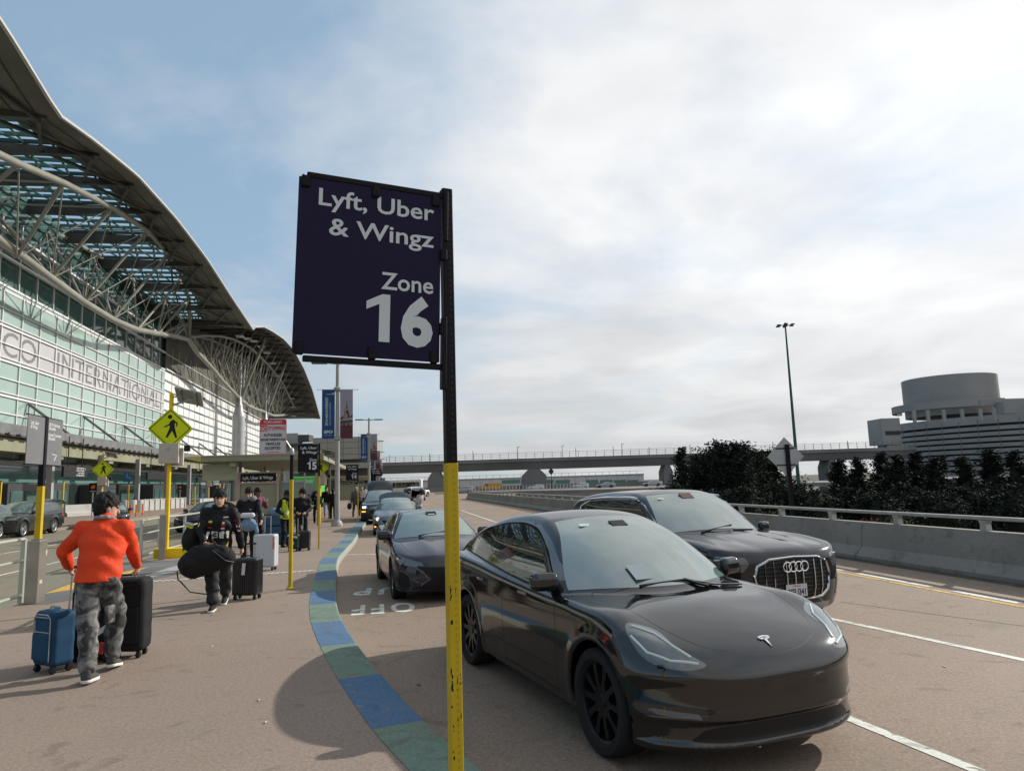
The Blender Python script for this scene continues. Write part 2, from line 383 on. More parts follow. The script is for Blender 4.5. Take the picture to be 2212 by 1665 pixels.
def build_car(p, root, body_m, h=.03, roof_m=None, glass=DGLASS, wglass=WGLASS, rimm=None, spokes=5, kind='double', gaps=True, seam=.004):
    sh = car_fn(p); xr = min(v for v, _ in [(min(q[1] for q in p['XR']), 0)]) - .12; xf = max(q[1] for q in p['XF']) + .12
    wm = max(q[1] for q in p['W']) + .12; zt = max(q[1] for q in p['T']) + .1
    rest = surface_nets(sh.fn, (xr, -wm, p['zb'] - .1), (xf, wm, zt), h)
    def part(name, msh, m, par=root):
        if len(msh[2]): return mesh_obj(name, msh[0], msh[2], m, par, normals=msh[1])
    # glass
    belt = p['belt']
    wt, wb_ = p['wst'], p['wsb']       # windscreen top x, base margin
    BE = curve(belt)
    def g_ws(V, N):
        X, Y, Z = V.T; ay = np.abs(Y)
        return np.minimum.reduce([sh.WG(Z) * sh.GX(X) - p.get('apil', .07) - ay, X - (wt - .10 * (ay / .6) ** 2), Z - (sh.D0(X) - .06 * (ay / .95) ** 2) - wb_, (N[:, 2] - .1)])
    ws, rest = split(rest, g_ws)
    def g_rg(V, N):
        X, Y, Z = V.T; ay = np.abs(Y)
        return np.minimum.reduce([sh.WG(Z) * sh.GX(X) - .08 - ay, (p['rgt'] + .05 * (ay / .6) ** 2) - X, Z - p['rgb'], N[:, 2] + .2])
    rg, rest = split(rest, g_rg)
    part('windscreen', ws, wglass); part('rear_window', rg, glass)
    for poly in p['win']:
        sp = smooth_poly(poly, 5)
        def g_w(V, N):
            X, Y, Z = V.T; return np.minimum(poly_sdf(sp, X, Z), np.abs(N[:, 1]) - .35)
        wn, rest = split(rest, g_w)
        for s_ in (-1, 1):
            a, _ = split(wn, lambda V, N: V[:, 1] * s_); part('side_window', a, glass)
    for spec in p.get('patch', []):
        name, m, g = spec[:3]
        a, rest = split(rest, lambda V, N: g(V, N, sh))
        if len(spec) > 3 and spec[3] == 'lr':
            for s_ in (-1, 1):
                b, _ = split(a, lambda V, N: V[:, 1] * s_); part(name, b, m)
        else: part(name, a, m)
    if gaps:
        lines = [('d', l) for l in p.get('doorlines', [])] + ([('h', None)] if 'hood' in p else [])
        gapm = []; hl = smooth_poly(p['hood'], 6) if 'hood' in p else None
        for kind_, l in lines:
            V, N, F = rest; X, Y, Z = V.T; ay = np.abs(Y)
            if kind_ == 'd':
                x0, z0, x1, z1 = l; ex, ez = x1 - x0, z1 - z0; Ln = sqrt(ex * ex + ez * ez)
                sdv = ((X - x0) * ez - (Z - z0) * ex) / Ln; tt = ((X - x0) * ex + (Z - z0) * ez) / Ln; ext = np.minimum(np.minimum(tt + .003, Ln + .003 - tt), (np.abs(N[:, 1]) - .3) * .1)
            else: sdv = poly_sdf(hl, X, ay); ext = np.minimum(np.minimum((N[:, 2] - .2) * .1, ay * 0 + .05), X - p['wb'] * .6)
            near = (np.abs(sdv) < .06) & (ext > -.08); nf = [f for f in F if any(near[i] for i in f)]; ff = [f for f in F if not any(near[i] for i in f)]
            if not nf: continue
            fld = np.stack([sdv, ext], 1)
            # carry the two fields through the cuts as extra columns
            def split_c(m_, col, sgn, off):
                Vx = m_[0]; val = Vx[:, 3 + col] * sgn + off; return split((Vx, m_[1], m_[2]), val)
            base = (np.concatenate([V, fld], 1), N, nf)
            A_, B_ = split_c(base, 0, 1, seam); C_, D_ = split_c(A_, 0, -1, seam)
            if len(C_[2]):
                E_, G_ = split_c(C_, 1, 1, 0)
            else: E_, G_ = C_, C_
            if len(E_[2]): gapm.append((E_[0][:, :3], E_[1], E_[2]))
            parts_ = [(V, N, ff)] + [(m_[0][:, :3], m_[1], m_[2]) for m_ in (B_, D_, G_) if len(m_[2])]
            rest = merge(parts_)
        if gapm: g_ = merge(gapm); part('panel_gap', g_, SEAM)
    if roof_m:
        rf, rest = split(rest, lambda V, N: np.minimum.reduce([V[:, 2] - p['roofz'], sh.WG(V[:, 2]) * sh.GX(V[:, 0]) - .03 - np.abs(V[:, 1]), N[:, 2] - .3])); part('roof', rf, roof_m)
    part('body', rest, body_m)
    # wheel housings and wheels
    rimm = rimm or mat('alloy_rim', (.45, .46, .48), .3, metal=.9)
    for xw in (0., p['wb']):
        for s_ in (-1, 1):
            yc = s_ * (float(sh.side(np.array(xw), np.array(p['r']))) - p['tw'] / 2 + .015)
            make_wheel(root, (xw, yc, p['r']), p['r'], p['tw'], s_, rimm, spokes, kind, p.get('rr'))
    mb = MB()
    for xw in (0., p['wb']):
        for s_ in (-1, 1):
            n_ = 20; V = []
            for k in range(n_ + 1):
                w_ = -.25 + (pi + .5) * k / n_
                V += [(xw + (p['ra'] + .018) * cos(w_), s_ * .45, p['r'] + (p['ra'] + .018) * sin(w_)), (xw + (p['ra'] + .018) * cos(w_), s_ * (wm - .22), p['r'] + (p['ra'] + .018) * sin(w_)), (xw, s_ * .46, p['r'])]
            F = []
            for k in range(n_): a_ = 3 * k; F += [(a_, a_ + 3, a_ + 4, a_ + 1), (a_, a_ + 2, a_ + 3)]
            mb.add(V, F)
    mb.box((p['wb'] / 2, 0, p['zb'] + .03), (p['wb'] - 2 * p['ra'] + .2, 1.5, .06))
    mb.build('wheel_housing', BLK, root)
    return sh
def sdf_part(name, fn, lo, hi, h, m, parent):
    V, N, F = surface_nets(fn, lo, hi, h); return mesh_obj(name, V, F, m, parent, normals=N)
def rbox(X, Y, Z, c, d, r):
    qx, qy, qz = np.abs(X - c[0]) - d[0] / 2 + r, np.abs(Y - c[1]) - d[1] / 2 + r, np.abs(Z - c[2]) - d[2] / 2 + r
    return np.sqrt(np.maximum(qx, 0) ** 2 + np.maximum(qy, 0) ** 2 + np.maximum(qz, 0) ** 2) + np.minimum(np.maximum(qx, np.maximum(qy, qz)), 0) - r
def mirrors(root, x, y, z, m, gm=CHROME, size=1.):
    for s_ in (-1, 1):
        def fn(X, Y, Z):
            a = rbox(X + .25 * (Y * s_ - y), Y, Z, (x, s_ * y, z), (.15 * size, .25 * size, .165 * size), .06 * size)
            arm = rbox(X, Y, Z, (x, s_ * (y - .15), z - .07 * size), (.09, .2, .045), .02)
            return smin(a, arm, .03)
        o = sdf_part('mirror', fn, (x - .25, s_ * y - .3, z - .2), (x + .25, s_ * y + .3, z + .2), .015, m, root)
def tubeline(mb, pts, r, n=6, closed=False):
    if closed: pts = list(pts) + [pts[0]]
    mb.tube(pts, r, n, caps=not closed); return mb

# crossover with a long curved roof, very near the camera
MY = dict(wb=2.89, r=.365, ra=.415, tw=.26, rr=.275, zb=.19, zw=.72, tum=.32,
    W=[(-1.3, .86), (-.8, .91), (-.2, .955), (.6, .955), (1.6, .95), (2.4, .955), (2.9, .96), (3.3, .95), (4.0, .93)],
    D=[(-1.3, 1.02), (-1.0, 1.10), (-.7, 1.16), (0, 1.14), (1., 1.08), (1.8, 1.045), (2.3, 1.04), (2.6, 1.02), (2.9, 1.0), (3.2, .945), (3.45, .87), (3.6, .80), (3.72, .71), (3.85, .5)],
    CR=[(-1.3, .05), (1.5, .04), (2.4, .05), (2.9, .05), (3.3, .09), (3.8, .12)],
    T=[(-2.2, -1), (-1.5, .55), (-1.05, 1.05), (-.8, 1.24), (-.4, 1.41), (0, 1.52), (.5, 1.60), (.95, 1.625), (1.3, 1.60), (1.7, 1.50), (2.1, 1.32), (2.5, 1.09), (2.75, .93), (3.2, .4), (4., -1)],
    WG=[(.5, .93), (1.0, .875), (1.1, .845), (1.3, .74), (1.5, .60), (1.65, .48)], GX=[(-1.4, .72), (-.8, .82), (-.2, .92), (.5, .985), (1.2, 1.), (2.2, 1.), (2.8, .97)],
    XF=[(.1, 3.62), (.19, 3.71), (.235, 3.735), (.27, 3.71), (.36, 3.715), (.40, 3.745), (.50, 3.735), (.58, 3.74), (.66, 3.765), (.73, 3.73), (.84, 3.62), (1.2, 3.4)], cf=.42, pf=3.3, kf=.06,
    XR=[(.1, -.85), (.3, -.97), (.6, -1.0), (1.0, -1.02), (1.12, -1.0), (1.3, -.9)], cr=.3, pr=3., sw=.20, rc=.05, gs=.8,
    bulge=[(3.0, .80, .14, .45, .028)], flare=.014,
    belt=[(-1, 1.15), (2.4, 1.04)], wst=1.42, wsb=.035, apil=.075, rgt=-.05, rgb=1.12,
    win=[[(2.12, 1.105), (1.9, 1.24), (1.66, 1.375), (1.40, 1.465), (1.14, 1.515), (1.06, 1.35), (1.05, 1.15), (1.5, 1.12)], [(.99, 1.155), (1.00, 1.35), (1.08, 1.52), (.75, 1.535), (.35, 1.505), (-.0, 1.43), (-.12, 1.335), (.15, 1.255), (.55, 1.19)]],
    doorlines=[(2.22, 1.03, 2.26, .75), (2.26, .75, 2.2, .30), (1.06, 1.08, 1.08, .7), (1.08, .7, 1.04, .28), (1.04, .28, 2.2, .28), (-.25, 1.12, .0, .85), (.0, .85, .45, .6), (.45, .6, .52, .3)],
    hood=[(2.5, -.2), (2.50, .0), (2.45, .50), (2.36, .66), (2.6, .72), (3.0, .67), (3.3, .60), (3.5, .50), (3.60, .35), (3.655, .18), (3.67, .0), (3.67, -.2)])
MYHL = [(3.14, .825, .925), (3.20, .775, .925), (3.31, .675, .885), (3.44, .635, .825), (3.56, .56, .765), (3.62, .52, .725), (3.59, .62, .705), (3.50, .72, .712), (3.40, .81, .745), (3.30, .845, .81)]
def build_crossover():
    root = thing('parked_crossover', 'glossy black electric crossover with black wheels parked nearest the camera at the kerb', 'car', (.3114, 8.3006, -.15), -1.1815)
    pm = mat('gloss_black_paint', (.004, .004, .005), .07, spec=.5, ior=1.75)
    hp = [(x, y) for x, y, z in MYHL]
    c45 = .7071
    def hl(V, N, sh):
        X, Y, Z = V.T; ay = np.abs(Y)
        # project along the lamp's outward direction
        pts = [( -(x - 3.35) * c45 + (y - .68) * c45, z) for x, y, z in MYHL]
        return np.where(X > 2.9, poly_sdf(smooth_poly(pts, 5), -(X - 3.35) * c45 + (ay - .68) * c45, Z), -1)
    def intake(V, N, sh):
        X, Y, Z = V.T; ay = np.abs(Y); return np.where(X > 3.1, poly_sdf(smooth_poly([(-.60, .262), (0, .252), (.60, .262), (.62, .30), (.50, .352), (0, .365), (-.50, .352), (-.62, .30)], 4), Y, Z), -1)
    def slit(V, N, sh):
        X, Y, Z = V.T; ay = np.abs(Y); return np.where((X > 2.9), poly_sdf([(.60, .405), (.82, .425), (.88, .45), (.84, .462), (.62, .44)], ay, Z), -1)
    MY['patch'] = [('headlight', LENS, hl, 'lr'), ('lower_grille', BLK, intake), ('fog_lamp', mat('dark_lens', (.10, .10, .11), .1, coat=1.), slit, 'lr')]
    sh = build_car(MY, root, pm, .022, rimm=mat('dark_rim', (.02, .02, .022), .35, metal=.6), spokes=10, kind='single')
    mirrors(root, 2.06, .95, 1.10, pm, size=.9)
    # wipers, handles, badge, dashboard paper
    mb = MB()
    def on_ws(y, t): # t 0 base .. 1 top
        x = 2.62 - t * 1.2; return Vector((x, y, sh.sz(x, y) + .012))
    mb.tube([on_ws(-.30, .10), on_ws(.12, .085), on_ws(.45, .07)], .009, 5); mb.tube([on_ws(.30, .02), on_ws(.12, .09)], .012, 5)
    mb.tube([on_ws(.3, .05), on_ws(.66, .04)], .008, 5)
    mb.build('wiper', BLK, root)
    for x in (1.55, .45):
        for s_ in (-1, 1):
            h = MB(); y = sh.sy(x, .945, 1); h.box((x, s_ * (y + .003), .945), (.20, .012, .028), bev=.005); h.build('door_handle', mat('handle_gloss', (.03, .03, .035), .15, coat=1), root)
    # T shaped badge on the nose of the bonnet
    b = MB(); O = Vector((3.595, 0, sh.sz(3.595, 0) + .004)); n = (sh.sz(3.565, 0) - sh.sz(3.625, 0)) / .06
    ex, ey = Vector((-1, 0, n)).normalized(), Vector((0, 1, 0)); Mx = Matrix.Translation(O) @ Matrix((ey, ex, ey.cross(ex))).transposed().to_4x4()
    for poly in ([(-.05, .038), (-.044, .052), (0, .060), (.044, .052), (.05, .038), (.0, .048)], [(-.046, .034), (-.018, .040), (-.012, .022), (0, -.05), (.012, .022), (.018, .040), (.046, .034), (.03, .024), (.012, .0262), (0, .036), (-.012, .0262), (-.03, .024)]):
        b.prism(poly, 0, .006, 'XY', Mx)
    b.build('badge', CHROME, root)
    b = MB(); tx = 1.62
    b.box((1.66, .02, sh.sz(1.66, .02) + .004), (.10, .16, .01), ry=.42); b.build('camera_housing', mat('dark_trim', (.01, .01, .01), .5), root)
    b = MB(); b.box((1.60, -.30, sh.sz(1.60, -.30) + .004), (.05, .12, .003), ry=.38); b.build('toll_sticker', mat('sticker_white', (.5, .52, .52), .5), root)
    b = MB(); b.box((2.37, -.18, sh.sz(2.37, -.18) + .003), (.20, .24, .003), ry=.53); b.build('dashboard_paper', mat('paper_glass', (.20, .25, .27), .15, coat=1.), root)
    lamp_guides(root, sh, [[(3.17, .80, .905), (3.30, .70, .87), (3.44, .66, .80), (3.55, .60, .745)], [(3.24, .845, .845), (3.38, .81, .765), (3.50, .72, .728), (3.60, .58, .718)]], .009)
    return root, sh
tesla, tesla_sh = build_crossover()
# ---------------------------------------------------------------- ground materials
def concrete(name, base, alt, stain=(.16, .15, .11), speck=.5, st=.35, bump=.25, chip=0.):
    m = bpy.data.materials.new(name); m.use_nodes = True; nt = m.node_tree; N = nt.nodes; L = nt.links; b = N['Principled BSDF']
    tc = N.new('ShaderNodeTexCoord')
    def noise(sc, det=6, dist=0., w=0.):
        n = N.new('ShaderNodeTexNoise'); n.noise_dimensions = '4D'; n.inputs['W'].default_value = w; n.inputs['Scale'].default_value = sc; n.inputs['Detail'].default_value = det; n.inputs['Distortion'].default_value = dist
        L.new(tc.outputs['Object'], n.inputs['Vector']); return n.outputs['Fac']
    def ramp(src, p0, p1, c0, c1):
        r = N.new('ShaderNodeValToRGB'); r.color_ramp.elements[0].position = p0; r.color_ramp.elements[1].position = p1
        r.color_ramp.elements[0].color = (*c0, 1); r.color_ramp.elements[1].color = (*c1, 1); L.new(src, r.inputs['Fac']); return r.outputs['Color']
    def mix(f, a, b_, mode='MIX'):
        n = N.new('ShaderNodeMixRGB'); n.blend_type = mode
        for i, v in ((0, f), (1, a), (2, b_)):
            if isinstance(v, (int, float)): n.inputs[i].default_value = v
            elif isinstance(v, tuple): n.inputs[i].default_value = (*v, 1)
            else: L.new(v, n.inputs[i])
        return n.outputs[0]
    c = ramp(noise(.35, 8, .6), .38, .66, base, alt)
    sm = ramp(noise(.9, 9, 1.6, 4.), .56, .70, (0, 0, 0), (st, st, st)); c = mix(sm, c, stain)
    dk = ramp(noise(1.4, 9, 2.8, 9.), .58, .68, (0, 0, 0), (.40, .40, .40)); c = mix(dk, c, tuple(x * .45 for x in base))
    sp = ramp(noise(90, 3, 0, 2.), .30, .72, (1 - speck * .55,) * 3, (1 + speck * .35,) * 3); c = mix(1., c, sp, 'MULTIPLY')
    sp2 = ramp(noise(34, 5, .3, 6.), .36, .64, (1 - speck * .30,) * 3, (1 + speck * .26,) * 3); c = mix(1., c, sp2, 'MULTIPLY')
    sp3 = ramp(noise(16, 2, 0, 11.), .70, .76, (0, 0, 0), (.35, .35, .35)); c = mix(sp3, c, tuple(min(1, x * 1.45) for x in alt))
    if chip:
        ch = ramp(noise(7, 9, 1.2, 21.), .66 - chip, .675 - chip, (0, 0, 0), (.85, .85, .85)); c = mix(ch, c, (.20, .165, .135))
        sc_ = ramp(noise(2.6, 8, 2.2, 31.), .52, .66, (0, 0, 0), (.45, .45, .45)); c = mix(sc_, c, (.10, .095, .085))
    L.new(c, b.inputs['Base Color']); b.inputs['Roughness'].default_value = .85; b.inputs['Specular IOR Level'].default_value = .25
    bp = N.new('ShaderNodeBump'); bp.inputs['Strength'].default_value = bump; bp.inputs['Distance'].default_value = .004; L.new(noise(140, 2), bp.inputs['Height']); L.new(bp.outputs[0], b.inputs['Normal'])
    MATS[name] = m; return m
WALK = concrete('sidewalk_concrete', (.245, .190, .152), (.275, .215, .172), (.165, .17, .12))
ROAD = concrete('roadway_concrete', (.250, .190, .145), (.285, .217, .168), (.15, .16, .112), st=.5)
ROADL = concrete('inner_roadway', (.20, .198, .145), (.25, .20, .155), (.15, .155, .115), st=.5)
BLUE = concrete('kerb_paint_blue', (.065, .14, .245), (.09, .17, .28), (.10, .12, .13), speck=.4, st=.5, chip=.03)
GREEN = concrete('kerb_paint_green', (.14, .205, .16), (.165, .235, .18), (.19, .17, .13), speck=.4, st=.5, chip=.03)
WHITE = concrete('road_paint_white', (.62, .62, .55), (.72, .72, .66), (.36, .32, .26), speck=.3, st=.4, chip=.06)
YEL = concrete('road_paint_yellow', (.58, .34, .06), (.66, .42, .10), (.35, .26, .12), speck=.3, st=.4, chip=.05)
GREYP = concrete('ramp_asphalt', (.13, .13, .135), (.18, .18, .18), (.10, .10, .09), speck=.7)
BARC = concrete('barrier_concrete', (.235, .218, .195), (.285, .268, .243), (.14, .13, .115), speck=.35, st=.6, bump=.1)
CONC = concrete('pale_concrete', (.36, .355, .34), (.44, .43, .41), (.26, .25, .23), speck=.15, st=.3, bump=.05)
EARTH = mat('earth_below', (.06, .06, .05), .9, noise=(.05, .3, (.09, .08, .06)))

def sheet(name, polys, z, m, kind='structure', th=0., parent=None):
    b = MB()
    for p in polys:
        if th: b.prism(p, z - th, z)
        else:
            ar = sum(p[i][0] * p[(i + 1) % len(p)][1] - p[(i + 1) % len(p)][0] * p[i][1] for i in range(len(p)))
            pp = p if ar > 0 else p[::-1]; b.add([(x, y, z) for x, y in pp], [tuple(range(len(pp)))])
    o = b.build(name, m, parent)
    if kind: o['kind'] = kind
    return o
def sp(s, p): v = TD * s + TN * p; return (v.x, v.y)
# far ground below the elevated forecourt, reaching the horizon
tag(sheet('ground', [[(-3000, -300), (3000, -300), (3000, 5000), (-3000, 5000)]], -7.2, EARTH, None), kind='structure')
# elevated deck carrying the roads
deck = sheet('road', [[sp(-15, -10.9), sp(99, -10.9), sp(112, -14), sp(125, -24), sp(150, -70), sp(420, -90), sp(420, 6.2), sp(-15, 6.2)]], -.15, ROAD, th=.9)
sheet('inner_road', [[sp(-15, 6.2), sp(420, 6.2), sp(420, 70), sp(-15, 70)]], -.154, ROADL, th=.8)
# kerb line
KO = [(1.9, 0.3), (1.0, 2.15), (.35, 3.45), (-.25, 4.68), (-.75, 5.68), (-1.36, 7.11), (-1.91, 8.52), (-2.42, 9.95), (-2.86, 11.4), (-3.22, 12.75), (-3.58, 14.2), (-3.86, 15.4), (-4.3, 17.2), (-4.62, 18.7), (-5.08, 21.5), (-5.5, 24.2), (-6.35, 28.95), (-7.1, 33.2), (-7.9, 37.8)]
def kerb_pts():
    from bisect import bisect
    out = []; P = [np.array(p) for p in KO]
    for i in range(len(P) - 1):
        p0 = P[max(i - 1, 0)]; p1, p2 = P[i], P[i + 1]; p3 = P[min(i + 2, len(P) - 1)]
        for j in range(8):
            t = j / 8; out.append(.5 * ((2 * p1) + (-p0 + p2) * t + (2 * p0 - 5 * p1 + 4 * p2 - p3) * t * t + (-p0 + 3 * p1 - 3 * p2 + p3) * t ** 3))
    q = P[-1]; d = np.array([TD.x, TD.y])
    for j in range(0, 60): out.append(q + d * j * 2.)
    return out
KP = kerb_pts(); arc = [0.]
for i in range(1, len(KP)): arc.append(arc[-1] + float(np.linalg.norm(KP[i] - KP[i - 1])))
def kat(s):
    x = np.interp(s, arc, [p[0] for p in KP]); y = np.interp(s, arc, [p[1] for p in KP])
    x2 = np.interp(s + .3, arc, [p[0] for p in KP]); y2 = np.interp(s + .3, arc, [p[1] for p in KP]); x1 = np.interp(s - .3, arc, [p[0] for p in KP]); y1 = np.interp(s - .3, arc, [p[1] for p in KP])
    t = Vector((x2 - x1, y2 - y1)).normalized(); return Vector((x, y)), t
s0 = min(range(len(KP)), key=lambda i: np.linalg.norm(KP[i] - np.array((-.72, 5.66)))); s0 = arc[s0]   # a blue / green joint
KW = .40
kb = MB(); seg = 0; s = s0 - 6.0; i = 1
joints = [s]
while s < 70:
    L_ = 1.5; col = i % 2
    n = 6 if s < 30 else 2; ring = []
    for j in range(n + 1):
        q, t = kat(s + L_ * j / n); nl = Vector((-t.y, t.x)); f = 1.
        ring.append([(q.x + nl.x * (-.035), q.y + nl.y * (-.035), -.15), (q.x - nl.x * .012, q.y - nl.y * .012, -.03), (q.x, q.y, -.006), (q.x + nl.x * .02, q.y + nl.y * .02, .0), (q.x + nl.x * KW, q.y + nl.y * KW, .004)])
    V = [v for r in ring for v in r]
    for j in range(n):
        for k in range(4):
            top = k >= 1
            kb.mat(col if k >= 2 else 2 + (0 if k else 0)); kb.add([V[j * 5 + k], V[(j + 1) * 5 + k], V[(j + 1) * 5 + k + 1], V[j * 5 + k + 1]], [(0, 1, 2, 3)])
    s += L_; i += 1
KFACE = concrete('kerb_face', (.24, .25, .20), (.31, .32, .27), (.16, .17, .12), speck=.2, st=.5)
tag(kb.build('kerb', [GREEN, BLUE, KFACE], smooth=False), kind='structure')
# pavement slab between the kerb and the inner road
inner = []
for i in range(0, 400):
    s_ = s0 - 6 + i * .35
    if s_ > arc[-1] - 1: break
    q, t = kat(s_); nl = Vector((-t.y, t.x)); inner.append((q.x + nl.x * (KW - .01), q.y + nl.y * (KW - .01)))
walk = inner + [sp(110, 6.1), sp(-15, 6.1), (5, -6)]
def poly_fill(b, pts, z0, z1):
    bm = bmesh.new(); vs = [bm.verts.new((x, y, z1)) for x, y in pts]; f = bm.faces.new(vs); bmesh.ops.triangulate(bm, faces=[f]); bm.normal_update()
    V = [tuple(v.co) for v in bm.verts]; F = [tuple(v.index for v in f.verts) for f in bm.faces]; bm.verts.index_update()
    if sum(f.normal.z for f in bm.faces) < 0: F = [f[::-1] for f in F]
    bm.free(); b.add(V, F)
b = MB(); poly_fill(b, walk, 0, 0)
a_, c_ = sp(110, 6.1), sp(-15, 6.1)
b.add([(a_[0], a_[1], 0), (c_[0], c_[1], 0), (c_[0], c_[1], -.16), (a_[0], a_[1], -.16)], [(0, 1, 2, 3)])
tag(b.build('sidewalk', WALK), kind='structure')
# expansion joints across the pavement: thin dark sealant strips
SEALJ = mat('joint_sealant', (.06, .05, .045), .8)
def strip(a, b_, w, z):
    a, b_ = Vector(a[:2]), Vector(b_[:2]); t = (b_ - a).normalized(); n = Vector((-t.y, t.x)) * w / 2
    return [(a + n)[:], (a - n)[:], (b_ - n)[:], (b_ + n)[:]]
js = []
def gq(x, y, z=0): v = gp(x, y, z); return (v.x, v.y)
js.append(strip(gq(667, 1268), gq(0, 1362), .018, 0)); 
for k in range(1, 6): js.append(strip(sp(22.6 + 4.6 * k + .0, 6.0), (kat(s0 + 17.5 + 4.7 * k)[0] + Vector((-.42, 0)))[:], .018, 0))
js.append(strip(gq(0, 1580), gq(560, 1400), .012, 0)) if False else None
sheet('pavement_joint', js, .004, SEALJ)
sheet('road_joint', [strip(gq(700, 1258, -.15), gq(900, 1252, -.15), .02, 0), strip(gq(1815, 1300, -.15), gq(2212, 1352, -.15), .015, 0)], -.146, SEALJ)
# trench drain: pale slotted grating crossing the pavement
# more joints, hairline cracks and a grimy gutter
def crack(x, y, ang, n, seed, st=.22, w=.006):
    r_ = random.Random(seed); P = [Vector((x, y))]
    for i in range(n): ang += r_.uniform(-.5, .5); P.append(P[-1] + Vector((cos(ang), sin(ang))) * st * r_.uniform(.5, 1.4))
    return [strip(P[i], P[i + 1], w * r_.uniform(.6, 1.5), 0) for i in range(n)]
sheet('pavement_crack', crack(-6.2, 14.2, 2.8, 12, 4, w=.003), .004, mat('crack_dark', (.11, .09, .075), .9))
sheet('road_crack', crack(5.2, 13.5, 2., 14, 6) + crack(-1.2, 17.5, 1.8, 14, 7), -.146, MATS['crack_dark'])
sheet('road_joint', [strip(sp(a_, -.2), sp(a_, -10.3), .02, 0) for a_ in (24.5, 33.5, 42.5, 51.5)] + [strip(sp(20, -5.2), sp(90, -5.2), .018, 0)], -.1455, SEALJ)
sheet('gutter_grime', [strip(sp(2.4, -10.24), sp(94, -10.24), .30, 0)], -.1475, concrete('grime', (.06, .055, .045), (.12, .105, .085), speck=1.2, st=.6))
g = MB(); A, B = Vector((*sp(15.6, 6.0), .006)), Vector((-4.42, 15.78, .006)); dv = (B - A); n = int(dv.length / .11)
for i in range(n): g.box(A + dv * ((i + .5) / n), (.055, .26, .006), rz=atan2(dv.y, dv.x) + .5)
tag(g.build('drain_grating', mat('drain_pale', (.55, .56, .52), .6)), kind='structure')
# markings on the outer road
z1 = -.146
mk = []
def ln(p, q, w): mk.append(strip(gq(*p, -.15), gq(*q, -.15), w, 0))
ln((2120, 1668), (1800, 1538), .105); ln((2290, 1442), (1762, 1329), .105)
mk.append(strip((-4.05, 52.9), (.2, 28.6), .11, 0)); mk.append(strip((.2, 28.6), (2.2, 19.5), .11, 0))
mk.append(strip((-5.1, 20.95), (-1.7, 20.2), .09, 0)); mk.append(strip((-2.19, 36.24), (.3, 35.5), .10, 0)); mk.append(strip((-6.9, 36.6), (-4.2, 36.2), .09, 0)); mk.append(strip((-5.9, 28.6), (-4.0, 28.2), .09, 0))
def se(s): return sp(s, -8.62)
for a, c in ((9.0, 10.2), (10.7, 12.55), (13.0, 15.3), (15.8, 18.2), (18.8, 21.2)): mk.append(strip(sp(a, -8.9), sp(c, -8.9), .13, 0))
for k in range(3): mk.append(strip((-4.2 + k * .5, 56 + k), (-1.4 + k * .5, 55.4 + k), .12, 0)) ; mk.append(strip((-6 - k, 64 + 6 * k), (-2 - k, 63 + 6 * k), .15, 0))
sheet('road_marking_white', mk, z1, WHITE)
ym = [strip(sp(-5, -8.7), sp(41, -8.7), .10, 0), strip(sp(41, -8.7), sp(96, -9.6), .10, 0)]
sheet('road_marking_yellow', ym, z1, YEL)
# stencilled words on the road, read by drivers coming the other way
def road_word(txt, pa, pb, h):
    """pa, pb: ground pixels of the lettering's left and right end as seen; upside down from here"""
    a, b_ = Vector(gq(*pa, -.15)), Vector(gq(*pb, -.15)); w = (b_ - a).length; V, F = text_mesh(txt, 1., depth=.0, bold=.03, space=1.3)
    xs = [v[0] for v in V]; zs = [v[2] for v in V]; W = max(xs) - min(xs); H = max(zs) - min(zs)
    ex = (a - b_).normalized(); ey = Vector((-ex.y, ex.x))     # reading direction runs right to left
    if ey.y > 0: ey = -ey
    V2 = []
    for x, y, z in V:
        q = b_ + ex * ((x - min(xs)) / W * w) + ey * ((z - min(zs)) / H * h - h * .0); V2.append((q.x, q.y, z1))
    mb = MB(); mb.add(V2, F); 
    return mb, V2
for txt, pa, pb, h in (('OFF', (762, 1308), (893, 1300), .92), ('UP', (768, 1272), (868, 1267), .85)):
    mb, _ = road_word(txt, pa, pb, h); o = mb.build('road_word_marking', WHITE)
    tag(o, kind='structure')
# crossing ramp between the railings: asphalt, yellow wedge and pale band
def c6(x, y, z=0): return gq((50 + x / 2.775) * .8848, (1150 + y / 2.775) * .8848, z)
sheet('crossing_ramp', [[c6(30, 905), c6(150, 830), c6(640, 625), c6(1090, 600), c6(1105, 690), c6(860, 742), c6(400, 862), c6(180, 900)]], .004, GREYP)
sheet('crossing_marking', [[c6(160, 832), c6(380, 748), c6(875, 648), c6(690, 712), c6(372, 802)]], .008, YEL)
sheet('crossing_band', [[c6(820, 716), c6(1000, 655), c6(1105, 632), c6(1100, 672), c6(850, 728)]], .008, concrete('pale_band', (.36, .35, .33), (.46, .45, .42), speck=1.2))
# inner roadway lane lines and kerb paint
ml = [strip(c4, d4, .10, 0) for c4, d4 in ((sp(0, 9.6), sp(40, 9.6)), (sp(0, 13.2), sp(90, 13.2)), (sp(44, 9.6), sp(90, 9.6)))]
sheet('inner_road_marking', ml, -.15, WHITE)
sheet('inner_kerb_marking', [strip(sp(10, 17.3), sp(33, 17.3), .25, 0)], -.148, mat('kerb_red', (.42, .15, .13), .8))
sheet('terminal_walk', [[sp(-15, 18.2), sp(200, 18.2), sp(200, 33), sp(-15, 33)]], -.0, WALK, th=.2)
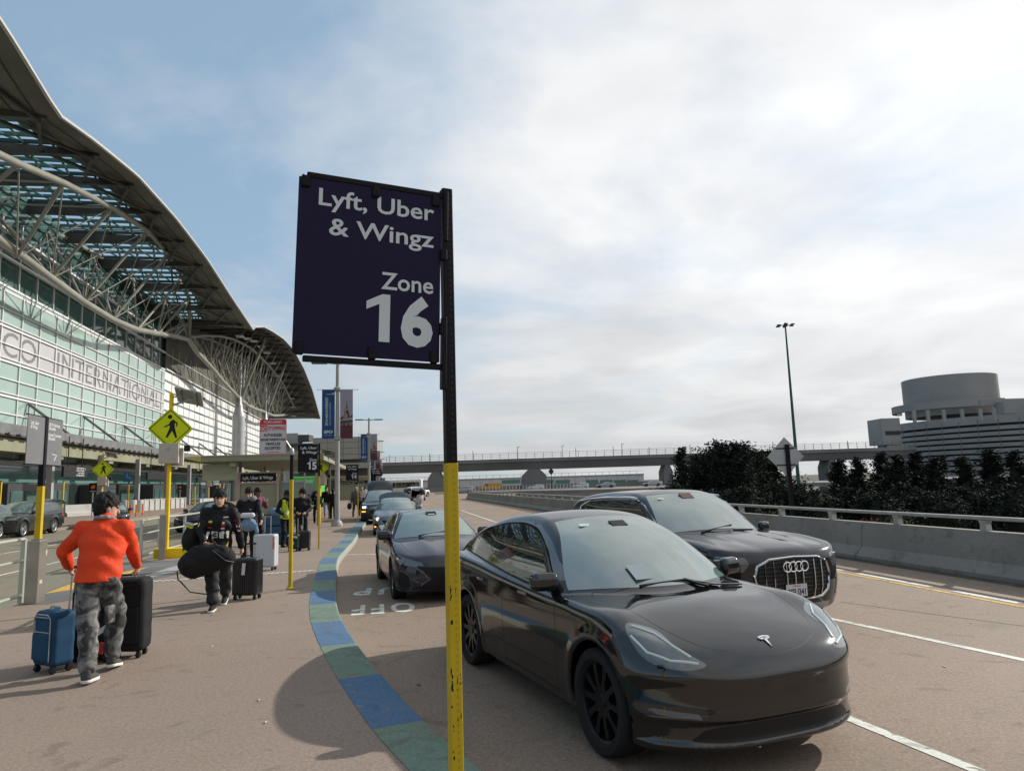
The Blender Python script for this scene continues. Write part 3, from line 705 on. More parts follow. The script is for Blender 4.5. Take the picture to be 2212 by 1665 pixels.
# the concrete road barrier with its pipe rail
def barrier(name, s_a, s_b, p, label, rail=True, posts=2.26, h=.8, side=1, group=None):
    root = thing(name, label, 'barrier', (*sp(s_a, p), -.15), atan2(TD.y, TD.x), group)
    L_ = s_b - s_a; n = max(1, int(L_ / 6.1)); prof = [(-.0, 0), (.0, .07), (.17, .27), (.24, h), (.42, h), (.45, 0)]
    prof = [(-y * side, z) for y, z in prof]
    for k in range(n):
        a, c = L_ * k / n + .012, L_ * (k + 1) / n - .012
        m = MB(); m.prism(prof, a, c, 'YZ'); m.build('barrier_segment', BARC, root)
    if rail:
        m = MB(); m.box((L_ / 2, -.33 * side, h + .225), (L_, .10, .07), bev=.02); m.build('rail', mat('galvanised_rail', (.42, .43, .42), .45, metal=.5, noise=(3, .3, (.32, .33, .32))), root)
        x = 2.19; 
        while x < min(L_, 60 * posts):
            q = MB(); q.prism([(x - .075, h), (x + .075, h), (x + .06, h + .12), (x + .10, h + .19), (x - .10, h + .19), (x - .06, h + .12)], -.33 * side - .06, -.33 * side + .06, 'XZ'); q.build('rail_post', MATS['galvanised_rail'], root); x += posts
    return root
bar = barrier('road_barrier', 2.4, 94.5, -10.4, 'long grey concrete barrier with a steel rail along the right edge of the road', side=1)
# ---------------------------------------------------------------- the terminal: local axes x = along the facade, y = away from the kerb, z up
K = .8848
def crp(x0, y0, sc, x, y): return ((x0 + x / sc) * K, (y0 + y / sc) * K)
TRZ = atan2(TD.y, TD.x)
def frame_thing(name, label, cat, s, p, z=0., group=None): v = T(s, p, z); return thing(name, label, cat, v, TRZ, group)
def spz(px, py, p):
    v = tp(px, py, p); return (v.x * TD.x + v.y * TD.y, p, v.z)
def spz_at_z(px, py, z):
    v = gp(px, py, z); return (v.x * TD.x + v.y * TD.y, v.x * TN.x + v.y * TN.y, z)
GGLASS = mat('green_facade_glass', (.25, .35, .31), .10, spec=.8, noise=(.09, .25, (.32, .42, .38)))
GDARK = mat('green_dark_glass', (.055, .11, .10), .05, spec=1.)
GPALE = mat('frosted_glass_band', (.40, .40, .41), .3, noise=(.2, .3, (.46, .46, .47)))
MULL = mat('white_mullion', (.62, .62, .62), .5)
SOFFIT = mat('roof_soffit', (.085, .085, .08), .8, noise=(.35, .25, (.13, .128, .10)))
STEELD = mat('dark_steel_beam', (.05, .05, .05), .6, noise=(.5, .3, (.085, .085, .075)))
STEELC = mat('cream_steel_tube', (.27, .265, .225), .45, noise=(.6, .3, (.21, .21, .18)))
FASC = mat('white_fascia', (.40, .40, .39), .5)
COLM = mat('column_panel_grey', (.36, .37, .38), .4, metal=.2, noise=(.8, .3, (.42, .43, .44)))
OLIVE = mat('olive_concrete', (.19, .19, .13), .85, noise=(.4, .3, (.25, .25, .18)))
DSTEEL = mat('dark_frame', (.035, .036, .038), .5)
WPANEL = mat('white_wall_panel', (.62, .62, .60), .5, noise=(.4, .3, (.70, .70, .68)))
LETM = mat('grey_lettering', (.17, .17, .175), .6)
term = frame_thing('airport_terminal', 'huge glass fronted airport terminal with sweeping curved roof and steel trusses on the left', 'terminal building', 0, 0)
PE, PUF, PC, PUB, PW = 18.5, 21.5, 26., 30.5, 32.
kE = PE / 15.
EV = [(28.79, 20.65), (31.07, 20.17), (34.23, 19.47), (35.97, 19.81), (37.89, 20.18), (41.06, 20.68), (44.82, 21.24), (52.66, 21.62), (59.17, 21.57), (62.26, 21.51), (71.63, 20.84), (83.68, 20.13), (85., 20.7), (91, 22.1), (97.71, 22.98), (108, 24.1), (119.58, 24.69), (135, 24.0), (149.81, 22.21), (160, 20.0), (169.16, 17.75)]
EV = [(20, 25.2), (26, 24.6)] + [(s_ * kE, 1.774 + (z_ - 1.774) * kE) for s_, z_ in EV]
es, ez = [e[0] for e in EV], [e[1] for e in EV]
# --- facade glazing (laid out farther back, then shrunk towards the eye to shift roof shadows, wall at p = 29.5)
n_before = len(term.children)
b = MB(); m = 3.35; z0 = 7.6
rows = [7.4 + 1.49 * i for i in range(9)]  # row lines up to 19.4
def quad(mb, s0, s1, za, zb, y): mb.add([(s0, y, za), (s1, y, za), (s1, y, zb), (s0, y, zb)], [(0, 1, 2, 3)])
FKK = .922
def qtop(mb, s0, s1, za, y):
    n = int((s1 - s0) / 2.5)
    for i in range(n):
        a, c = s0 + (s1 - s0) * i / n, s0 + (s1 - s0) * (i + 1) / n; ta, tc = [(float(np.interp(v * FKK, es, ez)) + .4 - .138) / FKK for v in (a, c)]
        mb.add([(a, y, za), (c, y, za), (c, y, max(tc, za + .1)), (a, y, max(ta, za + .1))], [(0, 1, 2, 3)])
quad(b, 20, 110, 5.2, 13.3, PW); b.mat(1); quad(b, 20, 110, 13.3, 16.32, PW); b.mat(0); quad(b, 20, 110, 16.32, 19.6, PW); b.mat(2); qtop(b, 20, 110, 19.6, PW + .5)
b.mat(3); quad(b, 110, 205, 5.2, 19.9, PW); b.mat(4); qtop(b, 110, 205, 19.9, PW)
b.mat(2)
for i in range(10): quad(b, 110, 205, 6.3 + 1.47 * i, 6.3 + 1.47 * i + .30, PW - .03)
b.mat(3); b.add([(205, PW, 0), (205, PW + 40, 0), (205, PW + 40, 20), (205, PW, 20)], [(0, 1, 2, 3)])
b.add([(20, PW + .5, 26.5), (20, PW + .5, 0), (20, PW + 30, 0), (20, PW + 30, 26.5)], [(0, 1, 2, 3)])
b.build('glass_wall', [GGLASS, GPALE, GDARK, WPANEL, SOFFIT], term)
b = MB()
s = 21.4
while s < 110:
    b.box((s, PW - .05, 12.3), (.11, .13, 14.4)); b.box((s, PW + .42, 22.8), (.10, .13, 6.6)); s += m
s = 113.4
while s < 205: b.box((s, PW - .04, 14.6), (.06, .06, 18)); s += m
for i in range(8):
    z = 7.42 + 1.475 * i; w = .17 if i % 2 == 0 else .09
    b.box((65, PW - .09, z), (90, .12, w))
    if i % 2 == 0: b.box((65, PW - .13, z + .26), (90, .10, .08))
for z in (19.35, 19.75, 22.3, 24.6): b.box((65, PW + .1, z), (90, .3, .2))
b.box((157, PW - .1, 19.9), (94, .2, .2)); b.box((157, PW - .05, 22.2), (94, .1, .1))
b.build('mullions', MULL, term)
# --- lettering behind the glass band
def facade_word(txt, s0, s1, za, zb):
    V, F = text_mesh(txt, 1., depth=.0, bold=.0); xs = [v[0] for v in V]; zs = [v[2] for v in V]; w = s1 - s0; W = max(xs) - min(xs); H = max(zs) - min(zs)
    V = [(s0 + (x - min(xs)) / W * w, PW - .012, za + (z - min(zs)) / H * (zb - za)) for x, y, z in V]
    q = MB(); q.add(V, F); q.build('lettering', LETM, term)
facade_word('INTERNATIONAL', 75.6, 107.9, 13.85, 15.95); facade_word('SAN FRANCISCO', 40.2, 71.3, 13.80, 15.95)
facade_parts = [o for o in term.children]
# --- roof
def zr(s_, p_): return float(np.interp(s_, es, ez)) + .55 * min(max((p_ - PE) / 5., 0), 1)
S_END = EV[-1][0]
def pf(s_):  # front edge of the skylight / front top chord in plan
    t = min(max((s_ - 20) / 83., 0), 1); return PC - 4.6 * max(0, 1 - ((s_ - 60) / 44.) ** 2) ** .5 if 16 < s_ < 104 else PC
def pb(s_): return 2 * PC - pf(s_)
ss = [20, 22, 24, 26] + [x for x in np.arange(28, S_END, 1.45)] + [83.68 * kE, S_END]; ss = sorted(set(round(x, 3) for x in ss))
pp = [PE, 19.6, 20.8, 22, 23.2, 24.6, 26, 27.4, 28.8, 30.1, 31.2, 33, 36, 40, 45, 52]
def in_sky(s_, p_): return 30 < s_ < 100 and pf(s_) + .5 < p_ < pb(s_) - .3
lights = [(126.3, 26.3), (130.2, 25.8), (134.3, 25.4), (141.3, 25.3), (149.2, 25.5), (159.5, 25.9), (171.4, 26.7), (182.4, 27.1), (191., 25.8), (198, 26.3), (205, 27)]
top = MB(); sof = MB(); gx = MB()
for i in range(len(ss) - 1):
    a, c = ss[i], ss[i + 1]; sm = (a + c) / 2
    for j in range(len(pp) - 1):
        p0, p1 = pp[j], pp[j + 1]; pm_ = (p0 + p1) / 2
        if in_sky(sm, pm_):
            z1_ = .25; gx.add([(a, p0, zr(a, p0) + z1_), (c, p0, zr(c, p0) + z1_), (c, p1, zr(c, p1) + z1_), (a, p1, zr(a, p1) + z1_)], [(0, 1, 2, 3)]) if (i + j) % 9 == 0 else None
            continue
        hole = any(abs(sm - ls) < 1.3 and 25.2 < pm_ < 26.6 for ls, lp in lights) and False
        if hole: continue
        A = [(a, p0, zr(a, p0)), (c, p0, zr(c, p0)), (c, p1, zr(c, p1)), (a, p1, zr(a, p1))]
        sof.add(A, [(3, 2, 1, 0)]); top.add([(x, y, z + .10) for x, y, z in A], [(0, 1, 2, 3)])
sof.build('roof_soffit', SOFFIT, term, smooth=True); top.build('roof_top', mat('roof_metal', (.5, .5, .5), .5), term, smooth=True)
fa = MB()
for i in range(len(ss) - 1):
    a, c = ss[i], ss[i + 1]; za, zc = zr(a, PE), zr(c, PE)
    fa.add([(a, PE - .03, za - .05), (c, PE - .03, zc - .05), (c, PE - .03, zc + .12), (a, PE - .03, za + .12), (a, PE + .15, za - .05), (c, PE + .15, zc - .05)], [(0, 3, 2, 1), (0, 1, 5, 4)])
fa.box((S_END, PE + 14, zr(S_END, 40) + .1), (.5, 28, .9))
fa.build('roof_fascia', FASC, term)
# panel joints on the soffit (thin ribs) and tapered beams
bm_ = MB()
def beam(s_, p0, p1, d0, d1, w=.22):
    """deep beam under the soffit from p0 (tip, depth d0) to p1"""
    n = 8; V = []
    for k in range(n + 1):
        p_ = p0 + (p1 - p0) * k / n; z = zr(s_, p_) - .02; d = d0 + (d1 - d0) * min(1, k / n * 3.5)
        V += [(s_ - w / 2, p_, z), (s_ + w / 2, p_, z), (s_ + w / 2, p_, z - d), (s_ - w / 2, p_, z - d)]
    F = []
    for k in range(n):
        q = 4 * k
        for e in range(4): F.append((q + e, q + (e + 1) % 4, q + 4 + (e + 1) % 4, q + 4 + e))
    F.append((3, 2, 1, 0)); bm_.add(V, F)
tips = [34.8, 40.9, 46.5, 52.0, 58.0, 63.8, 69.6, 76.1, 82.]
TIPS = [t * 19.7 / 16 for t in tips]; TIPS = [TIPS[0] - 14, TIPS[0] - 7] + TIPS
for t, wq, dq in [(t, .35, .95) for t in TIPS] + [(float(t), .32, .8) for t in np.arange(108, S_END, 5.6)]:
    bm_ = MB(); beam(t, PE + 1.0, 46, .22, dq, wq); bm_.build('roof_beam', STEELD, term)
bm_ = MB()
for i in range(len(TIPS) - 1):
    a, c = TIPS[i], TIPS[i + 1]
    for (sa, pa, sb_, pb_) in ((a, PE + 1.4, c, PE + 4.6), (c, PE + 1.4, a, PE + 4.6)):
        bm_.tube([(sa, pa, zr(sa, pa) - .35), (sb_, pb_, zr(sb_, pb_) - .35)], .13, 6)
for a in np.arange(108, S_END - 6, 5.6):
    for (sa, pa, sb_, pb_) in ((a, PE + 1.4, a + 5.6, PE + 4.6), (a + 5.6, PE + 1.4, a, PE + 4.6)): bm_.tube([(sa, pa, zr(sa, pa) - .3), (sb_, pb_, zr(sb_, pb_) - .3)], .10, 5)
for p_ in (19.9, 21.2, 31.5):
    for i in range(0, len(ss) - 1): bm_.tube([(ss[i], p_, zr(ss[i], p_) - .06), (ss[i + 1], p_, zr(ss[i + 1], p_) - .06)], .035 if p_ < 30 else .3, 4, caps=False)
bm_.build('roof_bracing', STEELD, term)
# skylight framing: teal bars, folded rafters
sk = MB(); TEAL = mat('teal_skylight_bar', (.05, .12, .11), .5)
for i in range(len(TIPS) - 1):
    a, c = TIPS[i], TIPS[i + 1]; 
    if a < 28 or c > 104: continue
    n = 5
    for k in range(n + 1):
        s_ = a + (c - a) * k / n; p0, p1 = pf(s_) + .4, pb(s_) - .2
        if p1 - p0 > .6: sk.box((s_, (p0 + p1) / 2, zr(s_, 24) + .2), (.12, p1 - p0, .28))
    for f in (.2, .4, .6, .8):
        for d in (-.1, .1):
            pa, pc = pf(a) + (pb(a) - pf(a)) * (f + d), pf(c) + (pb(c) - pf(c)) * (f - d)
            sk.tube([(a, pa, zr(a, 24) + .1), (c, pc, zr(c, 24) + .1)], .10, 4)
for s_ in np.arange(34, 100, 1.6):
    for pfun in (pf, pb): sk.box((float(s_), pfun(s_) + (.25 if pfun is pf else -.25), zr(s_, 24) + .1), (1.6, .5, .5))
sk.build('skylight_frame', TEAL, term)
# small roof lights in a row, opaque, daylight painted as pale colour (in the soffit of the far wing)
for ls, lp in lights:
    rl = MB(); z = zr(ls, lp) - .85; rl.box((ls, lp - 1.5, z), (1.9, 1.3, .10)); rl.build('roof_light_panel', mat('painted_daylight', (.55, .68, .64), .3), term)
# --- trusses
kc = PC / 24.
def up(pts, k): return [(s_ * k, 1.774 + (z_ - 1.774) * k) for s_, z_ in pts]
low1 = up([(28, 19.6), (36, 18.9), (43, 18.3), (49, 17.9), (55, 17.56), (60.9, 17.26), (66.9, 17.27), (72.9, 17.7), (78.8, 18.6), (84.6, 19.6), (91.3, 20.5)], kc)
upf = up([(28, 17.4), (34, 18.6), (41.3, 20.14), (46.6, 21.47), (54.6, 23.02), (62.5, 24.09), (69.2, 24.25), (73.9, 23.31), (76.3, 21.5)], 21.5 / 20)
low2 = up([(91.3, 20.5), (95.3, 19.7), (103.7, 18.9), (109.9, 18.1), (116.7, 17.5), (123.4, 16.9)], kc); low3 = up([(123.4, 16.9), (130.6, 16.6), (137, 16.8), (149.4, 17.4)], kc); low4 = up([(149.4, 17.4), (158, 17.6), (168, 18.6), (180, 20)], kc)
up2 = up([(91.3, 20.5), (94.9, 21.5), (101, 22.7), (108.9, 23.9), (115, 24.5), (123, 25.2), (141.6, 25.3), (160, 24.6), (180, 21.5)], kc)
tr = MB()
def P3(l, p_): return [(s_, p_, z_) for s_, z_ in l]
node = P3(low1, PC)[-1]
tr.tube(P3(low1, PC), .30, 12)
front = [(s_, 21.5, z_) for s_, z_ in up([(28, 17.4), (34, 18.6)], 21.5 / 20)] + [spz(x, y, p_) for x, y, p_ in ((41, 354, 21.5), (137, 395, 21.5), (242, 449, 21.5), (319, 499, 21.7), (364, 549, 22.3), (395, 599, 23.3), (409, 645, 24.6), (410, 698, 25.6))] + [node]
back = [(s_, 2 * PC - p_, z_) for s_, p_, z_ in front]
tr.tube(front, .23, 10); tr.tube(back, .22, 10)
LN = [spz(x, y, PC) for x, y in ((36, 556), (111, 601), (182, 654), (243, 690), (296, 712), (338, 725), (373, 731))]
LN = [(LN[0][0] - 7, PC, LN[0][2] + .6)] + LN
for ch in (front, back):
    for k, lo_ in enumerate(LN):
        for di, r_ in ((1, .055), (2, .15), (3, .05)):
            if k + di < len(ch): tr.tube([lo_, ch[k + di]], [r_ * .8, r_] if di == 2 else r_, 7 if di == 2 else 5)
for k in range(2, 10):
    tr.tube([front[k], back[k]], .07, 5)
for l in (low2, low3, low4): tr.tube(P3(l, PC), .32, 12)
u2 = P3(up2, PC); uf2 = [(s_, p_ - 1.9 * min(1, (s_ - 98) / 12), z_ + .3) for s_, p_, z_ in u2]; ub2 = [(s_, p_ + 1.9 * min(1, (s_ - 98) / 12), z_ + .3) for s_, p_, z_ in u2]
tr.tube(uf2, .2, 8); tr.tube(ub2, .2, 8)
def interp_chain(ch, s_):
    return tuple(float(np.interp(s_, [c[0] for c in ch], [c[i] for c in ch])) for i in range(3))
lowall = P3(low2 + low3[1:] + low4[1:], PC)
for k in range(13):
    sl = 104.5 + k * 6.4
    lo_ = interp_chain(lowall, sl)
    for ch in (uf2, ub2):
        for ds, r_ in ((-4.6, .15), (-1.2, .09), (3.0, .05)): tr.tube([lo_, interp_chain(ch, sl + ds)], [r_ * .7, r_], 6)
tr.build('roof_truss', STEELC, term, smooth=True)
# columns
for sc_, zt in ((132.7, 15.0), (160.4, 15.1)):
    c = MB(); c.lathe([(1.05, -.2), (1.05, 3.9), (1.02, 3.92), (1.05, 3.95), (1.05, 8.0), (1.02, 8.02), (1.05, 8.05), (1.05, 12.1), (1.02, 12.12), (1.05, 12.15), (1.05, zt), (1.0, zt + .02), (.62, zt + 1.7)], 28, 'Z', (sc_, PC, 0))
    c.lathe([(.62, zt + 1.7), (.70, zt + 1.75), (.45, zt + 2.3), (.35, zt + 9.5)], 16, 'Z', (sc_, PC, 0), caps=False)
    for a in range(4):
        w = a * pi / 2 + .4; c.tube([(sc_ + .5 * cos(w), PC + .5 * sin(w), zt + 1.6), (sc_ + .9 * cos(w), PC + .9 * sin(w), zt + 9.6)], .16, 7)
    c.build('column', COLM, term, smooth=True)
    t_ = MB(); t_.tube([(sc_ + .3, PC, zt + 2.4), (sc_ - 1, PE + 3., zr(sc_ - 1, PE + 3) - .3)], .26, 10); t_.tube([(sc_ - .3, PC, zt + 2.4), (sc_ - 1, 2 * PC - PE - 3., zr(sc_ - 1, 30) - .3)], .22, 8); t_.build('roof_prop', STEELC, term, smooth=True)
for s_ in np.arange(110, 200, 6.4):
    rods = MB(); rods.tube([interp_chain(lowall, s_), (s_ + 2.5, PE + 2.2, zr(s_ + 2.5, PE + 2.2) - .2)], .06, 5)
    rods.build('tie_rod', STEELC, term)
roof_parts = set(o.name for o in term.children)
# --- entrance canopy along the doors
cn = MB()
cn.box((110, 30.2, 7.0), (190, 3.9, .28)); cn.box((110, 28.25, 7.0), (190, .12, .75)); cn.box((110, 28.6, 6.55), (190, .5, .12))
for i in range(118): cn.box((16 + 1.62 * i, 28.13, 6.62), (.9, .1, .16))
cn.build('entrance_canopy', mat('canopy_metal_dark', (.12, .12, .125), .5, noise=(1, .3, (.17, .17, .17))), term)
cb = MB(); cb.box((110, 29.4, 5.85), (190, 1.2, 1.0)); 
for i in range(16): cb.box((22 + 12 * i, 30.4, 5.5), (1.2, 3, .9))
cb.build('canopy_beam', OLIVE, term)
for i in range(14):
    s_ = 46.5 + 12 * i + (-.3); st = MB()
    st.tube([(s_, PW - .1, 10.15), (s_, 28.4, 7.35)], .13, 8); st.tube([(s_, PW - .15, 10.15), (s_ , PW - .15, 7.2)], .05, 5)
    st.build('canopy_strut', mat('strut_grey', (.16, .17, .17), .5), term)
# --- ground floor: dark glazing, pale band, doors, piers
g0 = MB(); quad(g0, 20, 205, 3.1, 5.4, PW + .05); g0.mat(1); quad(g0, 20, 205, -.3, 3.1, PW + .04); g0.build('lower_glazing', [mat('lower_green_glass', (.10, .20, .18), .06, spec=1.), mat('entrance_dark_glass', (.02, .03, .028), .06, spec=.8)], term)
pb_ = MB(); pb_.box((110, PW - .1, 4.75), (190, .2, .35)); pb_.box((110, PW - .1, 4.3), (190, .1, .06)); pb_.build('pale_transom', FASC, term)
for i in range(30):
    s_ = 30 + 6.1 * i
    if i % 3 != 2:
        dk = MB(); dk.box((s_, PW - .9, 1.45), (5.2, 1.8, 2.9)); vo = dk.build('door_vestibule', mat('vestibule_dark', (.045, .048, .05), .3, spec=.8), term)
        dg = MB(); dg.box((s_ - 1.2, PW - 1.83, 1.2), (1.9, .06, 2.2)); dg.box((s_ + 1.2, PW - 1.83, 1.2), (1.9, .06, 2.2)); dg.build('door_glass', GDARK, vo)
for i in range(17):
    pr_ = MB(); pr_.box((34.5 + 11 * i, 28.6, 2.9), (.45, .45, 5.8)); pr_.build('canopy_post', mat('post_grey', (.30, .30, .30), .5), term)
facade_parts += [o for o in term.children if o.name not in roof_parts]
seen = set()
def shrink_to_eye(o):  # scales the facade about the eye so roof shadows clear the lettering
    if o.data.name not in seen:
        seen.add(o.data.name)
        for v in o.data.vertices: v.co.x *= FKK; v.co.y *= FKK; v.co.z = v.co.z * FKK + .138
    for c in o.children: shrink_to_eye(c)
for o in facade_parts: shrink_to_eye(o)
# airline name boards hung below the canopy
BLKB = mat('black_board', (.018, .018, .02), .4); WHT = mat('white_letter', (.62, .62, .60), .5)
def board(px0, py0, px1, py1, lines, p=25.5, small=None, label='', group='black airline boards under the canopy'):
    a, c = spz(px0, py0, p), spz(px1, py1, p); s0, s1 = a[0], c[0]; zt, zb = a[2], c[2] if c[2] < a[2] else a[2] - 1.5
    root = frame_thing('airline_board', label, 'sign', (s0 + s1) / 2, p, zb, group)
    w, h = s1 - s0, zt - zb
    q = MB(); q.box((0, 0, h / 2), (w, .18, h), bev=.02); q.tube([(-w * .3, 0, h), (-w * .3, 0, 6.6 - zb)], .04, 6); q.tube([(w * .3, 0, h), (w * .3, 0, 6.6 - zb)], .04, 6); q.build('board_panel', BLKB, root)
    q = MB()
    for i, l in enumerate(lines):
        if not l: continue
        V, F = text_mesh(l, 1, depth=.0, bold=.01); xs = [v[0] for v in V]; zs = [v[2] for v in V]
        th = h * .16; sc = th / (max(zs) - min(zs)); tw = (max(xs) - min(xs)) * sc; sx = min(1, w * .80 / tw)
        z = h * (.80 - .235 * i); x1 = w * .36
        q.add([(x1 - (max(xs) - x) * sc * sx, -.094, z + (zz - min(zs)) * sc) for x, y, zz in V], F)
    if small:
        V, F = text_mesh(small, h * .28, depth=.0, bold=.004); q.add([(x + w * .40, -.094, zz + h * .72) for x, y, zz in V], F)
    if q.V: q.build('lettering', WHT, root)
board(*crp(0, 1080, 6.937, 1065, 400), *crp(0, 1080, 6.937, 1455, 592), ['BRITISH AIRWAYS', 'CHINA SOUTHERN', 'FLAIR AIRLINES', 'VIETNAM AIRLINES'], small='3', label='black airline board with four lines of white names and a numeral 3')
board(*crp(300, 1130, 8.508, 500, 190), *crp(300, 1130, 8.508, 860, 352), ['AIR INDIA', 'CATHAY PACIFIC', 'FLAIR', 'WESTJET'][:1] and ['', '', '', ''], p=25.5, label='black airline board behind the yellow signal post with the near crossing sign')
board(*crp(300, 1130, 8.508, 1540, 300), *crp(300, 1130, 8.508, 1720, 400), [], label='black airline board left of the shelter end panel')
board(*crp(300, 1130, 8.508, 2020, 330), *crp(300, 1130, 8.508, 2190, 430), [], label='small black airline board directly above the head of the boy with the duffel bag')
# ---------------------------------------------------------------- far structures
VIA = mat('viaduct_concrete', (.16, .16, .155), .85, noise=(.08, .3, (.22, .215, .21)))
def px_box(name, mb, x0, x1, ytop, ybot, Y, depth):
    a, c = at(x0, ytop, Y), at(x1, ytop, Y); lo_ = at((x0 + x1) / 2, ybot, Y).z
    mb.box(((a.x + c.x) / 2, Y + depth / 2, ((a.z + c.z) / 2 + lo_) / 2), (abs(c.x - a.x), depth, (a.z + c.z) / 2 - lo_)); return mb
# elevated people-mover viaduct crossing the view
YV = 200.
A0, A1 = at(640, 1005, YV), at(1935, 960, YV)
ztop = at(1200, 989, YV).z; zbot = at(1200, 1012, YV).z
via = thing('viaduct', 'long grey concrete viaduct with railings crossing behind the road', 'viaduct', (0, YV, -7.2))
def vb(x0, x1, z0, z1, y0, y1): return ((x0 + x1) / 2, (y0 + y1) / 2 - YV, (z0 + z1) / 2 + 7.2), (x1 - x0, y1 - y0, z1 - z0)
d = MB(); L0, L1_ = A0.x, A1.x + 3
d.prism([(YV - 5 - YV, ztop + 7.2), (YV - 5 - YV, ztop + 6.3), (-4.4, ztop + 6.1), (-3.2, zbot + 7.2), (3.2, zbot + 7.2), (4.4, ztop + 6.1), (5, ztop + 6.3), (5, ztop + 7.2)], L0, L1_, 'YZ')
d.build('deck', VIA, via)
for x0, x1, xs in ((927, 960, 1), (1127, 1180, 0), (1429, 1449, 0), (1780, 1800, 0)):
    a, c = at(x0, 1040, YV), at(x1, 1040, YV)
    q = MB(); w = c.x - a.x
    q.prism([(a.x, -7.2 + 7.2), (c.x, 0), (c.x, zbot + 5.4), (c.x - w * .28, zbot + 7.25), (a.x + w * .28, zbot + 7.25), (a.x, zbot + 5.4)], -3.4, 3.4, 'XZ'); q.build('pier', VIA, via)
r = MB(); x = L0
while x < L1_:
    r.box((x, -4.9, ztop + 7.2 + .8), (.10, .10, 1.6)); x += 2.4
for dz in (.55, 1.1, 1.58): r.box(((L0 + L1_) / 2, -4.9, ztop + 7.2 + dz), (L1_ - L0, .06, .07))
x = L0 + 8
rr = random.Random(3)
while x < L1_:
    if rr.random() < .6: r.box((x, -4.0, ztop + 7.2 + 1.0), (.14, .14, 2.2 + rr.random())); r.box((x + .6, -4.0, ztop + 7.2 + 1.6), (1.2, .1, .1))
    x += 7 + 5 * rr.random()
r.build('railing', mat('railing_grey', (.13, .14, .13), .6), via)
for px_ in (1215, 1345, 1600 + 4, 1118):
    v = at(px_, 975, YV); 
    o = thing('viaduct_lamp', 'small lamp mast on the viaduct railing, %s' % {1215: 'above the middle pier', 1345: 'above the grey sedans', 1604: 'over the first dark trees', 1118: 'over the yellow truck'}[px_], 'lamp mast', (v.x, YV + 1, ztop), 0, 'lamp masts on the viaduct')
    q = MB(); q.tube([(0, 0, 0), (0, 0, 3.4)], .08, 6); q.box((.3, 0, 3.45), (.7, .25, .12)); q.build('mast', MATS['railing_grey'], o)
# low white hall beyond the viaduct
WH = mat('white_cladding', (.50, .50, .50), .6, noise=(.05, .3, (.56, .56, .56))); 
hall = thing('white_hall', 'low white building with a row of windows seen under the viaduct', 'building', (0, 260, -7.2))
a, c = at(800, 1020, 260), at(1390, 1018, 260); zt = at(1250, 1027, 260).z
q = MB(); q.box(((a.x + c.x) / 2, 10, (zt + 7.2) / 2), (c.x - a.x, 20, zt + 7.2)); q.build('wall', WH, hall)
q = MB(); q.box(((a.x + c.x) / 2, -.1, zt + 7.2 - .1), (c.x - a.x + .4, .5, .25)); n = 40
for i in range(n): q.box((a.x + (c.x - a.x) * i / n, .1, zt + 7.2 + .55), (.12, .12, 1.1))
q.box(((a.x + c.x) / 2, .1, zt + 7.2 + 1.1), (c.x - a.x, .1, .1)); q.build('roof_edge', mat('roof_edge_grey', (.33, .33, .33), .6), hall)
for (x0, x1) in ((1085, 1124), (1126, 1134), (1178, 1196), (1200, 1231), (1266, 1292), (1296, 1323), (1326, 1352), (1355, 1378)):
    u, v = at(x0, 1042, 260), at(x1, 1042, 260); q = MB(); q.box(((u.x + v.x) / 2, -.06, at((x0 + x1) / 2, 1040, 260).z + 7.2), (v.x - u.x, .1, 1.3)); q.build('window', mat('far_green_glass', (.10, .22, .19), .3), hall)
for i in range(26):
    pass
q = MB()
for i in range(26): q.box((a.x + (c.x - a.x) * (i + .5) / 26, -.05, (zt + 7.2) / 2), (.10, .06, zt + 7.2))
q.build('panel_joint', mat('joint_grey', (.38, .38, .38), .7), hall)
# ramp with parapets where the distant cars drive
ramp = sheet('far_road', [[(-50, 150), (120, 150), (160, 196), (-80, 196)]], -.145, mat('far_asphalt', (.20, .19, .18), .8), th=.8)
def parapet(name, pts, h, w, label, m=BARC, group='ramp parapet walls'):
    o = thing(name, label, 'wall', (*pts[0][:2], 0), 0, group); q = MB()
    for i in range(len(pts) - 1):
        u, v = Vector(pts[i]), Vector(pts[i + 1]); t = (v - u); n_ = Vector((-t.y, t.x, 0)).normalized() * w / 2; o0 = Vector((pts[0][0], pts[0][1], 0))
        V = [u - n_, v - n_, v + n_, u + n_]; V = [x_ - o0 for x_ in V]; V = V + [x_ + Vector((0, 0, h)) for x_ in V]
        q.add(V, [(0, 3, 2, 1), (4, 5, 6, 7), (0, 1, 5, 4), (1, 2, 6, 5), (2, 3, 7, 6), (3, 0, 4, 7)])
    q.build('wall_panel', m, o); return o
w0 = at(985, 1075, 92); 
def PX(x, y, Y, z=None): v = at(x, y, Y); return (v.x, v.y, v.z if z is None else z)
parapet('ramp_parapet', [PX(1062, 1068, 130, -.9), PX(1250, 1060, 118, -.9), PX(1460, 1048, 112, -.9)], at(1250, 1057.5, 118).z + .9, .4, 'grey parapet wall of the far ramp in front of the passing cars')
parapet('ramp_parapet', [PX(1100, 1080, 96, -3.), PX(1300, 1070, 92, -3.), PX(1480, 1060, 88, -3.)], 3.05, .5, 'darker lower ramp wall just beyond the barrier rail')
parapet('ramp_parapet', [PX(940, 1072, 150, -.3), PX(1095, 1066, 140, -.3)], .35, .3, 'short pale parapet under the yellow truck')
parapet('ramp_parapet', [PX(880, 1064, 196, -.5), PX(1460, 1040, 200, -.5)], 1.5, .4, 'long pale wall right behind the far cars')
